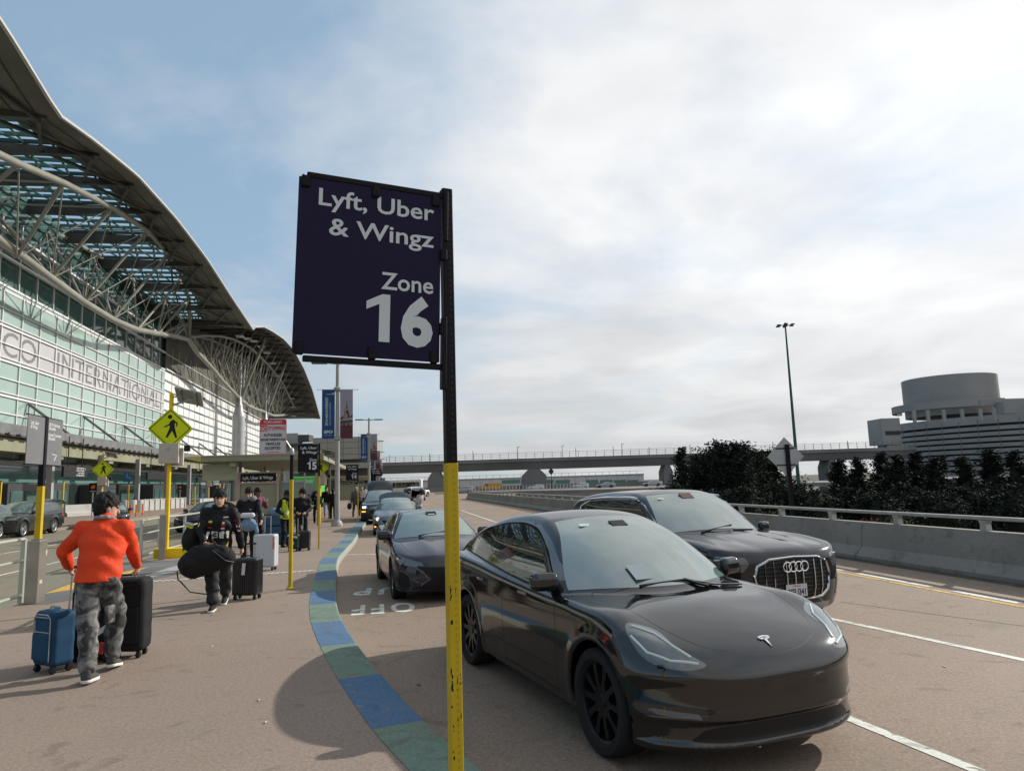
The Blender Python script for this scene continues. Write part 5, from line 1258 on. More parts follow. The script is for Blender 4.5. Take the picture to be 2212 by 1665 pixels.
# shelters on the island
OLV = mat('olive_shelter_paint', (.22, .23, .155), .6, noise=(1, .4, (.26, .26, .18))); OLP = mat('pale_olive_panel', (.30, .30, .21), .6); SHY = mat('shelter_yellow_end', (.50, .44, .12), .5); SGL = mat('shelter_glass', (.16, .20, .17), .12, spec=.8); PINKF = mat('terracotta_frame', (.36, .27, .20), .6)
def shelter(Y, label, txt, xs=(440, 690), boothx=(507, 590, 646), group='olive shelters on the island'):
    a, b = at(xs[0], 985, Y), at(xs[1], 985, Y); zr_ = at(540, 984, Y).z * (1 if Y < 40 else 1); 
    if Y > 40: zr_ = 3.35
    root = thing('waiting_shelter', label, 'shelter', (a.x, Y, 0), TRZ - pi / 2, group); W = (b.x - a.x) * 1.0
    q = MB(); q.box((W / 2, 10, zr_ - .14), (W, 20.5, .22), bev=.02); q.box((W / 2, -.22, zr_ - .10), (W + .1, .12, .26)); q.build('shelter_roof', OLV, root)
    q = MB(); q.box((W / 2, -.26, zr_ + .03), (W + .1, .1, .05)); q.build('roof_trim', PINKF, root)
    q = MB(); q.add([(-1.1, .2, zr_ + .03), (-.05, -.3, zr_ + .03), (-.05, .8, zr_ + .03), (-.05, -.3, zr_ - .25), (-.05, .8, zr_ - .25)], [(0, 1, 2), (0, 3, 1), (0, 2, 4), (1, 3, 4, 2), (0, 4, 3)]); q.build('yellow_tip', SHY, root)
    q = MB(); q.box((.65, .3, zr_ - .72), (1.5, .12, .75)); q.build('hanging_panel', OLP, root)
    for x in (1.45, W - .3):
        for y in (1., 8., 15.): q = MB(); q.box((x, y, zr_ / 2 - .1), (.12, .12, zr_ - .2)); q.build('shelter_post', OLV, root)
    x0, x1, x2 = [at(x, 1060, Y).x - a.x for x in boothx] 
    zt_ = 2.62
    q = MB()
    for x in (x0, x1): q.box((x, .55, zt_ / 2), (.12, .12, zt_))
    q.box(((x0 + x1) / 2, .55, zt_ - .03), (x1 - x0, .14, .10)); q.box(((x0 + x1) / 2, .55, 2.12), (x1 - x0, .1, .08)); q.box(((x0 + x1) / 2, .55, .1), (x1 - x0, .1, .2)); q.build('booth_frame', PINKF if Y < 40 else OLV, root)
    q = MB(); q.box(((x0 + x1) / 2, .62, 1.1), (x1 - x0 - .1, .03, 2.0)); q.build('booth_glazing', mat('olive_backed_glass', (.20, .20, .13), .2, spec=.8), root)
    q = MB(); q.box(((x0 + x1) / 2, .48, 2.38), (x1 - x0 - .16, .03, .38)); sp_ = q.build('sign_strip', BFACE, root)
    q = MB(); fit_text(q, txt, 0, 2.30, .14, (x1 - x0) * .78, .462, left=x0 + (x1 - x0) * .10); q.build('lettering', SWHITE, sp_)
    q = MB(); 
    for x in (x1 + .08, (x1 + x2) / 2, x2): q.box((x, .8, zt_ / 2), (.06, .06, zt_))
    for z in (zt_ - .04, 2.14, 1.1, .1): q.box(((x1 + x2) / 2, .8, z), (x2 - x1, .06, .08))
    q.build('side_frame', GALV, root)
    q = MB(); q.box(((x1 + x2) / 2, .83, 1.1), (x2 - x1, .02, 2.)); q.build('side_glass', SGL, root)
    q = MB(); q.box(((x1 + x2) / 2 - .1, 1.2, .75), (.55, .5, 1.5), bev=.05); q.build('vending_machine', mat('vending_blue', (.08, .25, .42), .3), root)
    q = MB(); q.box((1.3, 0.1, 3.0 if Y < 40 else 3.), (.28, .35, .2), bev=.02); q.tube([(1.3, .1, 2.9), (1.3, .1, 2.7), (1.42, .0, 2.65)], .02, 5); q.tube([(-.1, .0, 2.9), (.8, .1, 2.62), (1.3, .1, 2.65)], .01, 4); q.build('camera_housing', OLP, root)
    return root
shelter(33, 'nearest olive shelter with a ride sign strip over its booth window', 'Lyft, Uber & Wingz')
shelter(100, 'second olive shelter, seen between the tall lamp post and the zone 14 sign', 'Uber & Wingz', xs=(668, 800), boothx=(733, 760, 783))
shelter(135, 'farthest olive shelter, behind the zone 13 sign', 'Uber & Wingz', xs=(745, 830), boothx=(774, 796, 806))
# diamond sign seen from behind, beyond the barrier
v = at(1706, 1080, 21.5); root = thing('diamond_sign', 'diamond road sign seen from behind on a black post beyond the barrier', 'sign', (v.x, 21.5, -3), R(6))
c = at(1698, 986, 21.5); dz_ = c.z + 3; hd = 42 / FPX * 21.5
q = MB(); q.prism([(0, -hd), (hd * .95, -.02), (hd, 0), (hd * .95, .02), (0, hd), (-hd * .95, .02), (-hd, 0), (-hd * .95, -.02)], 0.03, .038, 'XZ', Matrix.Translation((c.x - v.x, 0, dz_))); q.build('sign_panel', mat('bare_aluminium', (.40, .41, .42), .45, metal=.6, noise=(3, .4, (.34, .35, .36))), root)
q = MB(); q.box((c.x - v.x + .06, 0, (dz_ + hd * .62) / 2), (.12, .06, dz_ + hd * .62)); q.build('post', BP, root)
q = MB(); 
for z in (hd * .42, -hd * .42): q.box((c.x - v.x, .02, dz_ + z), (hd * 1.0, .03, .035))
q.build('brace', BP, root)
# distant small road sign
v = at(1192, 1060, 150); root = thing('diamond_sign', 'tiny dark diamond sign on a thin post left of the yellow truck', 'sign', (at(1192, 1060, 150).x, 150, -.15)); q = MB(); q.box((0, 0, 2), (.12, .1, 4.)); q.build('post', DSTEEL, root); q = MB(); q.prism([(0, 3.2), (.6, 4.), (0, 4.8), (-.6, 4.)], -.08, -.05, 'XZ'); q.build('sign_panel', DSTEEL, root)
root.location.x = at(1192 - 0, 1060, 150).x
# street furniture in front of the terminal
def thing_at(name, label, cat, px, py, z=0., rz=TRZ - pi / 2, group=None, Y=None):
    v = gp(px, py, z) if Y is None else at(px, py, Y); return thing(name, label, cat, (v.x, v.y, z), rz, group)
ORG = mat('orange_delineator', (.62, .10, .02), .5)
for i, (px, py) in enumerate(((281, 1120), (293, 1120), (307, 1116))):
    o = thing_at('delineator_post', ['left', 'middle', 'right'][i] + ' one of three slim orange delineator posts in front of the round bollards', 'delineator', px, py, -.15, group='orange delineator posts')
    q = MB(); q.tube([(0, 0, .03), (0, 0, 1.1)], .05, 10); q.build('tube', ORG, o, smooth=True); q = MB(); q.lathe([(.18, 0), (.18, .03), (.07, .05)], 10); q.build('foot', ORG, o)
for i, (px, py) in enumerate(((269, 1108), (286, 1107), (301, 1106))):
    o = thing_at('bollard', ['left', 'middle', 'right'][i] + ' one of three thick round concrete bollards by the terminal kerb', 'bollard', px, py, 0., group='round concrete bollards')
    q = MB(); q.lathe([(.34, 0), (.34, 1.15), (.30, 1.2), (.02, 1.22)], 18); q.build('drum', CONC, o, smooth=True); q = MB(); q.lathe([(.345, .0), (.345, .1)], 18, caps=False); q.build('yellow_band', YB, o)
o = thing_at('low_wall', 'row of pale wall panels with white posts right of the round bollards', 'wall', 309, 1103, 0)
u = gp(309, 1103); w2 = gp(398, 1096); L = (w2 - u); o.rotation_euler.z = atan2(L.y, L.x); q = MB(); q.box((L.length / 2, 0, .55), (L.length, .12, 1.1)); q.build('wall_panel', CONC, o)
for i in range(9): q = MB(); q.box((L.length * i / 8, -.1, .6), (.22, .12, 1.22)); q.build('white_post', FASC, o)
q = MB(); q.box((L.length / 2, -.02, 1.14), (L.length, .2, .08)); q.build('top_rail', FASC, o)
for (xa, ya, xb, yb_, z1, lb) in ((138, 1116, 232, 1110, 1.0, 'long white concrete barrier between the parked black suv and the orange poster'), (430, 1096, 482, 1092, 1.0, 'short white concrete barrier behind the dark sedan')):
    u, w2 = gp(xa, ya), gp(xb, yb_); L = w2 - u; o = thing('concrete_barrier', lb, 'barrier', (u.x, u.y, 0), atan2(L.y, L.x), 'white barriers before the terminal doors'); q = MB(); q.prism([(-.35, 0), (-.33, .25), (-.12, .42), (-.10, z1), (.10, z1), (.12, .42), (.33, .25), (.35, 0)], 0, L.length, 'YZ'); q.build('barrier_body', CONC, o)
def poster(px, Y, ytop, ybot, label):
    c = at(px, (ytop + ybot) / 2, Y); o = thing('poster_stand', label, 'poster', (c.x, Y, 0), R(20), 'posters with an orange picture'); h = at(px, ytop, Y).z - at(px, ybot, Y).z
    q = MB(); q.box((0, 0, c.z), (h * .78, .06, h)); q.build('poster_board', BFACE, o); q = MB(); q.prism([(-.22 * h, -.1 * h), (-.1 * h, -.22 * h), (.2 * h, -.15 * h), (.22 * h, .15 * h), (.05 * h, .25 * h), (-.15 * h, .15 * h)], -.036, -.034, 'XZ', Matrix.Translation((0, 0, c.z + .05 * h))); q.build('poster_picture', ORG, o)
    q = MB(); q.box((0, -.034, c.z - h * .42), (h * .6, .01, h * .07)); q.build('poster_caption', SWHITE, o)
    q = MB(); q.tube([(0, 0, 0), (0, 0, c.z - h / 2)], .05, 8); q.build('stand_pole', GALV, o)
poster(201, 62, 1043, 1062, 'orange poster on a pole just left of the man in the orange jacket')
poster(389, 84, 1046, 1060, 'orange poster on a pole left of the thick yellow signal post')
poster(468, 84, 1048, 1058, 'orange poster behind the railing above the dark sedan')
for px, yt, yb2, Y, lb in ((134, 1040, 1104, 55, 'thin yellow post beside the raised tailgate of the black suv'), (0, 1040, 1080, 50, 'yellow post cut by the left edge of the picture'), (420, 1050, 1092, 70, 'thin yellow post just right of the thick signal post'), (474, 1044, 1092, 84, 'thin yellow post at the far concrete barrier')):
    v = at(px, yb2, Y); o = thing('yellow_post', lb, 'post', (v.x, Y, 0), 0, 'thin yellow posts'); q = MB(); q.box((0, 0, at(px, yt, Y).z / 2), (.10, .10, at(px, yt, Y).z)); q.build('post_body', YP, o); q = MB(); q.box((0, 0, at(px, yt, Y).z + .02), (.11, .11, .06)); q.build('post_top', BP, o)
v = at(276, 1098, 62); o = thing('accessible_sign', 'blue accessible parking sign on a black and yellow post left of the bollards', 'sign', (v.x, 62, 0), R(18)); z1_, z2_ = at(276, 1022, 62).z, at(276, 1046, 62).z
q = MB(); q.box((0, 0, z2_ / 2), (.1, .1, z2_)); q.build('lower_pole', YP, o); q = MB(); q.box((0, 0, (z1_ + z2_) / 2), (.1, .09, z1_ - z2_)); q.build('upper_pole', BP, o)
q = MB(); q.box((-.12, -.08, z1_ - .35), (.62, .02, .8)); pn = q.build('sign_panel', mat('accessible_blue', (.02, .10, .20), .5), o)
q = MB(); q.tube([(-.14, -.095, z1_ - .12), (-.14, -.095, z1_ - .34), (.02, -.095, z1_ - .36), (.06, -.095, z1_ - .5)], .02, 4); q.lathe([(.01, 0), (.04, 0)], 8, 'Y', (-.14, -.095, z1_ - .07)); q.build('symbol', SWHITE, pn)
# luggage carts stacked in rows before the doors
CW = mat('cart_white', (.55, .60, .66), .4); CB = mat('cart_blue', (.05, .16, .36), .5)
def cart_proto(label):
    o = thing('luggage_cart', label, 'luggage cart', (0, 0, 0), 0, 'nested luggage carts by the terminal'); q = MB(); q.box((0, 0, .16), (1.0, .6, .04)); q.tube([(-.45, -.28, .16), (-.55, -.28, 1.02), (-.55, .28, 1.02), (-.45, .28, .16)], .025, 5)
    for y in (-.2, 0, .2): q.tube([(-.47, y, .2), (-.53, y, .9)], .015, 4)
    for x in (-.4, .4):
        for y in (-.25, .25): q.lathe([(.07, -.02), (.07, .02)], 10, 'Y', (x, y, .07))
    q.build('frame', CW, o); q = MB(); q.box((-.56, 0, 1.03), (.06, .5, .10)); q.box((-.5, 0, .6), (.03, .5, .16)); q.build('handle', CB, o); return o
first = None
for xa, xb, yy, Y, n in ((118, 137, 1084, 68, 5), (333, 367, 1087, 100, 9), (424, 454, 1084, 100, 8)):
    for i in range(n):
        x_ = xa + (xb - xa) * i / (n - 1); v = at(x_, yy, Y); lb = 'white and blue luggage cart nested in a row by the terminal doors'
        if first is None: first = cart_proto(lb); first.location = (v.x, Y, max(v.z - .95, 0)); first.rotation_euler.z = R(60)
        else: dup(first, (v.x, Y, max(v.z - .95, 0)), R(60))

# litter
r_ = random.Random(11)
for i, (px, py, z_, lb) in enumerate(((458, 1396, 0, 'tiny white paper scrap on the pavement below the black suitcases'), (560, 1512, 0, 'thin white scrap on the shaded pavement at bottom centre'), (905, 1480, -.15, 'dark flattened gum spot on the road right of the kerb'), (2098, 1345, -.15, 'small white scrap between the lane lines at right'), (575, 1560, 0, 'small pale chip on the pavement shadow'), (2040, 1440, -.15, 'small white fleck near the lower right lane line'))):
    v = gp(px, py, z_); o = thing('litter', lb, 'litter', (v.x, v.y, z_), r_.uniform(0, 3), 'bits of litter on the ground'); q = MB(); q.prism([(-.022, -.004), (.0, -.007), (.026, .002), (.01, .008), (-.02, .006)], .004, .009); q.build('scrap', BP if 'gum' in lb else SWHITE, o)
# ---------------------------------------------------------------- people, luggage
class Field:
    def __init__(s): s.P = []; s.post = []
    def cone(s, a, b, ra, rb=None, k=.02, sub=False, sq=None):
        s.P.append(('c', np.array(a, float), np.array(b, float), ra, ra if rb is None else rb, k, sub, sq)); return s
    def ell(s, c, r, k=.02, M=None, sub=False): s.P.append(('e', np.array(c, float), np.array(r, float), k, sub, M)); return s
    def bbox(s):
        lo = np.full(3, 9e9); hi = -lo
        for p in s.P:
            if p[0] == 'c': r = max(p[3], p[4]); pts = [p[1] - r, p[1] + r, p[2] - r, p[2] + r]
            else: r = p[2].max(); pts = [p[1] - r, p[1] + r]
            if p[6 if p[0] == 'c' else 4]: continue
            for q in pts: lo = np.minimum(lo, q); hi = np.maximum(hi, q)
        return lo, hi
    def d(s, p, X, Y, Z):
        if p[0] == 'c':
            a, b, ra, rb = p[1:5]; e = b - a; L = float(e @ e) + 1e-9; t = np.clip(((X - a[0]) * e[0] + (Y - a[1]) * e[1] + (Z - a[2]) * e[2]) / L, 0, 1)
            dx, dy, dz = X - a[0] - e[0] * t, Y - a[1] - e[1] * t, Z - a[2] - e[2] * t
            if p[7] is not None: dy = dy / p[7]; return (np.sqrt(dx * dx + dy * dy + dz * dz) - (ra + (rb - ra) * t)) * min(1, p[7])
            return np.sqrt(dx * dx + dy * dy + dz * dz) - (ra + (rb - ra) * t)
        c, r, M = p[1], p[2], p[5]; x, y, z = X - c[0], Y - c[1], Z - c[2]
        if M is not None: x, y, z = M[0][0] * x + M[1][0] * y + M[2][0] * z, M[0][1] * x + M[1][1] * y + M[2][1] * z, M[0][2] * x + M[1][2] * y + M[2][2] * z
        q = np.sqrt((x / r[0]) ** 2 + (y / r[1]) ** 2 + (z / r[2]) ** 2); g = np.sqrt((x / r[0] ** 2) ** 2 + (y / r[1] ** 2) ** 2 + (z / r[2] ** 2) ** 2)
        return np.where(q < 1e-3, -r.min(), q * (q - 1) / np.maximum(g, 1e-6))
    def __call__(s, X, Y, Z):
        if X.ndim == 3:
            V = np.full(X.shape, .5); ax = (X[:, 0, 0], Y[0, :, 0], Z[0, 0, :])
            for p in s.P:
                k, sub = (p[5], p[6]) if p[0] == 'c' else (p[3], p[4])
                if p[0] == 'c': r = max(p[3], p[4]); lo, hi = np.minimum(p[1], p[2]) - r, np.maximum(p[1], p[2]) + r
                else: r = p[2].max(); lo, hi = p[1] - r, p[1] + r
                sl = tuple(slice(max(0, np.searchsorted(ax[i], lo[i] - k - .05)), np.searchsorted(ax[i], hi[i] + k + .05) + 1) for i in range(3))
                v = V[sl]
                if v.size == 0: continue
                dd = s.d(p, X[sl], Y[sl], Z[sl]); V[sl] = smax(v, -dd, k) if sub else smin(v, dd, k)
        else:
            V = np.full(X.shape, .5)
            for p in s.P:
                k, sub = (p[5], p[6]) if p[0] == 'c' else (p[3], p[4]); dd = s.d(p, X, Y, Z); V = smax(V, -dd, k) if sub else smin(V, dd, k)
        for f in s.post: V = f(V, X, Y, Z)
        return V
    def mesh(s, h):
        lo, hi = s.bbox(); return surface_nets(s, lo - 3 * h, hi + 3 * h, h)
def wob(amp, fx, fy, fz, seed=0.):
    def f(V, X, Y, Z):
        return V + amp * (np.sin(X * fx + 2.1 * np.sin(Z * fz * .31 + seed) + seed) * .5 + np.sin(Z * fz + 2.3 * np.sin(X * fx * .45 + Y * fy * .5 + seed)) + .5 * np.sin(Y * fy + Z * fz * .5 + seed * 2))
    return f
def ik(a, b, l1, l2, pole):
    a, b = Vector(a), Vector(b); d = b - a; L = min(d.length, (l1 + l2) * .998); dn = d.normalized()
    x = (l1 * l1 - l2 * l2 + L * L) / (2 * L); h = sqrt(max(l1 * l1 - x * x, 0)); pv = Vector(pole); pv = (pv - dn * pv.dot(dn)); pv = pv.normalized() if pv.length > 1e-4 else Vector((0, 0, 1))
    return a + dn * x + pv * h, a + dn * L
SKIN = {k: mat('skin_' + k, c, .5, spec=.35) for k, c in (('light', (.50, .30, .21)), ('tan', (.36, .20, .13)), ('dark', (.055, .032, .024)), ('brown', (.16, .085, .055)))}
HAIR = mat('black_hair', (.009, .008, .008), .7, spec=.3, bump=(55, 1.)); HAIRG = mat('grey_hair', (.30, .29, .28), .6); EYEM = mat('eye_dark', (.01, .008, .007), .2)
def M_rot(yaw, pitch=0, roll=0): return Matrix.Rotation(yaw, 3, 'Z') @ Matrix.Rotation(pitch, 3, 'X') @ Matrix.Rotation(roll, 3, 'Y')
def person(label, pos, rz, H=1.75, skin='light', top=None, bottom=None, shoes=None, hair=HAIR, feetL=None, feetR=None, handL=None, handR=None, lean=4., side=0., head=(0, 0), h=.013, topw=1., botw=1., hem=.86, z0=0., group=None, fine=True, long_hair=False, name='person', hood=None, pelvis=None, folds=.004, shorts=None, heel=(0, 0), sleeve=1., collar=None, headpos=None, polL=(.75, .35, -.9), polR=(-.75, .35, -.9)):
    """faces local -Y, own left is +X; hands and feet are world points"""
    root = thing(name, label, 'person', (pos[0], pos[1], z0), rz, group); s = H / 1.75
    W2L = (Matrix.Translation((pos[0], pos[1], z0)) @ Matrix.Rotation(rz, 4, 'Z')).inverted()
    L_ = lambda v: W2L @ Vector(v)
    pel = Vector((0, 0, .93 * s)) if pelvis is None else Vector(pelvis)
    fl = L_(feetL) if feetL is not None else Vector((.10, 0.02, 0)) * s; fr = L_(feetR) if feetR is not None else Vector((-.10, -.02, 0)) * s
    Rt = Matrix.Rotation(R(lean), 3, 'X') @ Matrix.Rotation(R(side), 3, 'Y')
    up_ = lambda x, y, z: pel + Rt @ Vector((x * s, y * s, z * s))
    chest = up_(0, -.01, .33); neck = up_(0, .015, .56); shL, shR = up_(.185, 0, .48), up_(-.185, 0, .48); hdc = up_(0, -.02, .69) if headpos is None else L_(headpos)
    hipL, hipR = pel + Vector((.09, 0, -.02)) * s, pel + Vector((-.09, 0, -.02)) * s
    anL, anR = fl + Vector((0, .03, .09 * s + heel[0])), fr + Vector((0, .03, .09 * s + heel[1]))
    kL, anL = ik(hipL, anL, .43 * s, .42 * s, (.1, -1, .1)); kR, anR = ik(hipR, anR, .43 * s, .42 * s, (-.1, -1, .1))
    hL = L_(handL) if handL is not None else up_(.27, -.03, -.10); hR = L_(handR) if handR is not None else up_(-.27, -.03, -.10)
    eL, wL = ik(shL, hL, .29 * s, .26 * s, polL); eR, wR = ik(shR, hR, .29 * s, .26 * s, polR)
    # --- body
    B = Field(); c = B.cone; HM = M_rot(R(head[0]), R(head[1]))
    hv = lambda x, y, z: hdc + HM @ Vector((x, y, z)) * s
    c(hipL, kL, .080 * s, .055 * s); c(kL, anL, .055 * s, .038 * s, k=.01); c(hipR, kR, .080 * s, .055 * s, k=.01); c(kR, anR, .055 * s, .038 * s, k=.01)
    c(pel, chest, .125 * s, .135 * s, sq=.72, k=.05); c(chest, up_(0, 0, .47), .14 * s, .10 * s, sq=.7, k=.05); c(shL, shR, .06 * s, k=.05)
    c(up_(0, .01, .46), hv(0, .015, -.06), .058 * s, .052 * s, k=.03)
    for sh, e, w in ((shL, eL, wL), (shR, eR, wR)): c(sh, e, .052 * s, .042 * s, k=.02); c(e, w, .042 * s, .028 * s, k=.01)
    Mi = [[HM[i][j] for j in range(3)] for i in range(3)]
    B.ell(hv(0, .015, .035), np.array((.078, .098, .098)) * s, k=.02, M=Mi); B.ell(hv(0, -.030, -.045), np.array((.058, .065, .078)) * s, k=.03, M=Mi)
    B.cone(hv(0, -.094, .004), hv(0, -.112, -.030), .009 * s, .013 * s, k=.012); B.ell(hv(0, -.088, -.066), np.array((.026, .014, .010)) * s, k=.008, M=Mi); B.ell(hv(0, -.075, -.105), np.array((.024, .020, .018)) * s, k=.02, M=Mi)
    for sx in (-1, 1):
        B.ell(hv(sx * .080, .010, -.010), np.array((.013, .022, .034)) * s, k=.006, M=Mi); B.ell(hv(sx * .030, -.100, .012), np.array((.014, .012, .010)) * s, k=.008, M=Mi, sub=True)
        B.ell(hv(sx * .034, -.074, .030), np.array((.024, .020, .008)) * s, k=.012, M=Mi)
    V, N, F = B.mesh(h if not fine else min(h, .011))
    allV, allN, allF = [V], [N], list(F); off = len(V)
    fh = .0062 if fine else .012
    for wr, e, sgn in ((wL, eL, 1), (wR, eR, -1)):
        d = (wr - e).normalized(); inw = Vector((-sgn, 0, 0)); inw = (inw - d * inw.dot(d)).normalized(); fw = d.cross(inw) * sgn
        Hn = Field(); k_ = s * .95
        Hn.cone(wr - d * .02, wr + d * .015, .027 * k_, .026 * k_)
        pc = wr + d * .055 * k_
        Hn.cone(wr + d * .02, pc + fw * .012 + d * .02, .023 * k_, .021 * k_, k=.012); Hn.cone(wr + d * .02, pc - fw * .012 + d * .02, .023 * k_, .021 * k_, k=.012)
        for i, (o_, ln_) in enumerate(((-.030, .036), (-.010, .042), (.010, .040), (.029, .032))):
            b0 = wr + (d * .088 + fw * -o_) * k_; b1 = b0 + (d * ln_ * .75 + inw * ln_ * .55) * k_; b2 = b1 + (inw * ln_ * .85 - d * ln_ * .15) * k_
            Hn.cone(wr + (d * .06 + fw * -o_ * .8) * k_, b0, .0115 * k_, .0105 * k_, k=.008); Hn.cone(b0, b1, .0102 * k_, .0092 * k_, k=.003); Hn.cone(b1, b2, .0092 * k_, .0078 * k_, k=.003)
        t0 = wr + (d * .03 + fw * .024) * k_; t1 = t0 + (d * .032 + fw * .022 + inw * .016) * k_; t2 = t1 + (d * .022 + inw * .022) * k_
        Hn.cone(t0, t1, .013 * k_, .011 * k_, k=.008); Hn.cone(t1, t2, .011 * k_, .009 * k_, k=.003)
        v, n_, f = Hn.mesh(fh); allV.append(v); allN.append(n_); allF += [tuple(i + off for i in q) for q in f]; off += len(v)
    mesh_obj('body', np.concatenate(allV), allF, SKIN[skin], root, normals=np.concatenate(allN))
    for sx in (-1, 1):
        q = MB(); q.lathe([(.001, -.009), (.006, -.007), (.009, 0), (.006, .007), (.001, .009)], 8, 'Y', tuple(hv(sx * .030, -.088, .010))); q.build('eye', EYEM, root, smooth=True)
    if fine:
        q = MB()
        for sx in (-1, 1): q.tube([hv(sx * .014, -.098, .030), hv(sx * .032, -.097, .036), hv(sx * .048, -.085, .030)], .0042, 5)
        q.build('eyebrow', hair, root)
    # --- clothes
    J = Field(); tw = topw; J.cone(pel + Vector((0, 0, -.10 * s)), chest, .168 * s * tw, .160 * s * tw, sq=.80, k=.05); J.cone(chest, up_(0, 0, .48), .158 * s * tw, .115 * s, sq=.74, k=.05); J.cone(shL, shR, .076 * s, k=.05); J.cone(up_(0, .01, .50), up_(0, .005, .555), .080 * s, .072 * s, k=.02)
    for sh, e, w in ((shL, eL, wL), (shR, eR, wR)):
        w2 = e + (w - e) * .92 * sleeve if sleeve > 0 else e
        if sleeve < .2: J.cone(sh, sh + (e - sh) * .7, .068 * s, .062 * s, k=.03)
        else: J.cone(sh, e, .073 * s * tw ** .5, .060 * s * tw ** .5, k=.03); J.cone(e, w2, .060 * s * tw ** .5, .044 * s * tw ** .5, k=.012)
    hemz = hem * s; nd = (hdc - neck).normalized(); nk = neck + nd * -.0
    def cutj(V, X, Y, Z):
        lim = hemz - Z; arm = np.minimum(np.hypot(X - eL.x, Y - eL.y), np.hypot(X - eR.x, Y - eR.y)); 
        inside = (np.abs(X - pel.x) < .20 * s * tw) 
        return np.where(inside, smax(V, lim, .008), V)
    J.post += [wob(folds, 17, 23, 34, rz), cutj]
    jm = J.mesh(h); mesh_obj('jacket', jm[0], jm[2], top, root, normals=jm[1]); root_field = J
    if collar:
        C_ = Field(); 
        for i in range(9):
            a = 2 * pi * i / 9; b = 2 * pi * (i + 1) / 9; rr_ = .082 * s
            C_.cone(neck + Rt @ Vector((rr_ * cos(a), rr_ * sin(a) * 1.05, .01)), neck + Rt @ Vector((rr_ * cos(b), rr_ * sin(b) * 1.05, .01)), collar[1], k=.02)
        v, n_, f = C_.mesh(h); mesh_obj(collar[2], v, f, collar[0], root, normals=n_)
    T_ = Field(); bw = botw
    T_.cone(hipL, kL, .098 * s * bw ** .5, .074 * s * bw, k=.03); T_.cone(kL, anL + (kL - anL) * .10, .074 * s * bw, .062 * s * bw, k=.015); T_.cone(hipR, kR, .098 * s * bw ** .5, .074 * s * bw, k=.02); T_.cone(kR, anR + (kR - anR) * .10, .074 * s * bw, .062 * s * bw, k=.015)
    T_.cone(pel + Vector((0, 0, -.03)), pel + Vector((0, 0, .09 * s)), .142 * s, .132 * s, sq=.76, k=.04); T_.post.append(wob(.005 * bw, 24, 22, 40, rz + 1)); T_.post.append(lambda V, X, Y, Z: smax(V, Z - hemz - .035, .01))
    tm = T_.mesh(h); mesh_obj('trousers', tm[0], tm[2], bottom, root, normals=tm[1])
    for an, hl_, ft in ((anL, heel[0], fl), (anR, heel[1], fr)):
        Sh = Field(); toe = Vector((ft.x, ft.y - .16 * s, .035)); hl2 = Vector((an.x, an.y + .01, max(.045, an.z - .05)))
        Sh.cone(hl2, toe, .044 * s, .036 * s, k=.02); Sh.cone(hl2 + Vector((0, 0, .05)), hl2, .046 * s, .044 * s, k=.02)
        Sh.post.append(lambda V, X, Y, Z, z=min(hl2.z - .042, toe.z - .03): smax(V, .012 - Z, .008)); v, n_, f = Sh.mesh(min(h, .012)); so = mesh_obj('shoe', v, f, shoes[0], root, normals=n_)
        if shoes[1]:
            q = Field(); q.cone(hl2 - Vector((0, 0, .030)), toe - Vector((0, 0, .018)), .050 * s, .045 * s, k=.01); q.post.append(lambda V, X, Y, Z, a=hl2, b=toe: np.maximum(V, np.abs(Z - (.018 + np.clip((Y - b.y) / (a.y - b.y + 1e-6), 0, 1) * (a.z - .055))) - .015)); 
            v, n_, f = q.mesh(.009)
            if f: mesh_obj('sole', v, f, shoes[1], so, normals=n_)
    if hair:
        Hr = Field(); Hr.ell(hv(0, .022, .050), np.array((.098, .118, .112)) * s, M=Mi); Hr.ell(hv(0, .055, -.01), np.array((.086, .080, .095)) * s, k=.03, M=Mi)
        if long_hair: Hr.ell(hv(0, .06, -.07), np.array((.085, .07, .12)) * s, k=.04, M=Mi)
        HMi = HM.inverted(); hc = hdc
        def cuth(V, X, Y, Z):
            x, y, z = X - hc.x, Y - hc.y, Z - hc.z; a = [HMi[0][0] * x + HMi[0][1] * y + HMi[0][2] * z, HMi[1][0] * x + HMi[1][1] * y + HMi[1][2] * z, HMi[2][0] * x + HMi[2][1] * y + HMi[2][2] * z]
            xx, yy, zz = [q / s for q in a]; fr_ = .022 + .012 * np.sin(xx * 85 + 1) if hair is HAIR else .075
            face = np.minimum(-.020 - yy + .25 * (zz - .0), fr_ * .85 - zz + 2.2 * np.maximum(0, -.055 - yy) * 0)   # face opening
            ear = np.minimum(.018 - yy, -.014 - zz)
            return smax(smax(V, face * .9, .006), ear * .8, .01)
        Hr.post += [wob(.0035, 90, 80, 70, 3.), lambda V, X, Y, Z: V + .003 * np.sin(X * 95 + 4 * np.sin(Z * 40) + Y * 30) * np.sin(Y * 85 + X * 20 + 3 * np.sin(Z * 55)), cuth]; v, n_, f = Hr.mesh(min(h, .010)); mesh_obj('hair', v, f, hair, root, normals=n_)
    if hood:
        Hd = Field(); Hd.ell(hv(0, .025, .03), np.array((.115, .125, .135)) * s, M=Mi); Hd.ell(up_(0, .06, .56), np.array((.12, .09, .10)) * s, k=.05)
        v, n_, f = Hd.mesh(h); mesh_obj('hood', v, f, hood, root, normals=n_)
    root['_'] = 0; del root['_']
    P_ = Shape(); P_.root = root; P_.J = J; P_.up = up_; P_.hL, P_.hR = wL, wR; P_.pel = pel; P_.L = L_; P_.T = T_; P_.hv = hv; P_.Rt = Rt; P_.s = s
    return P_
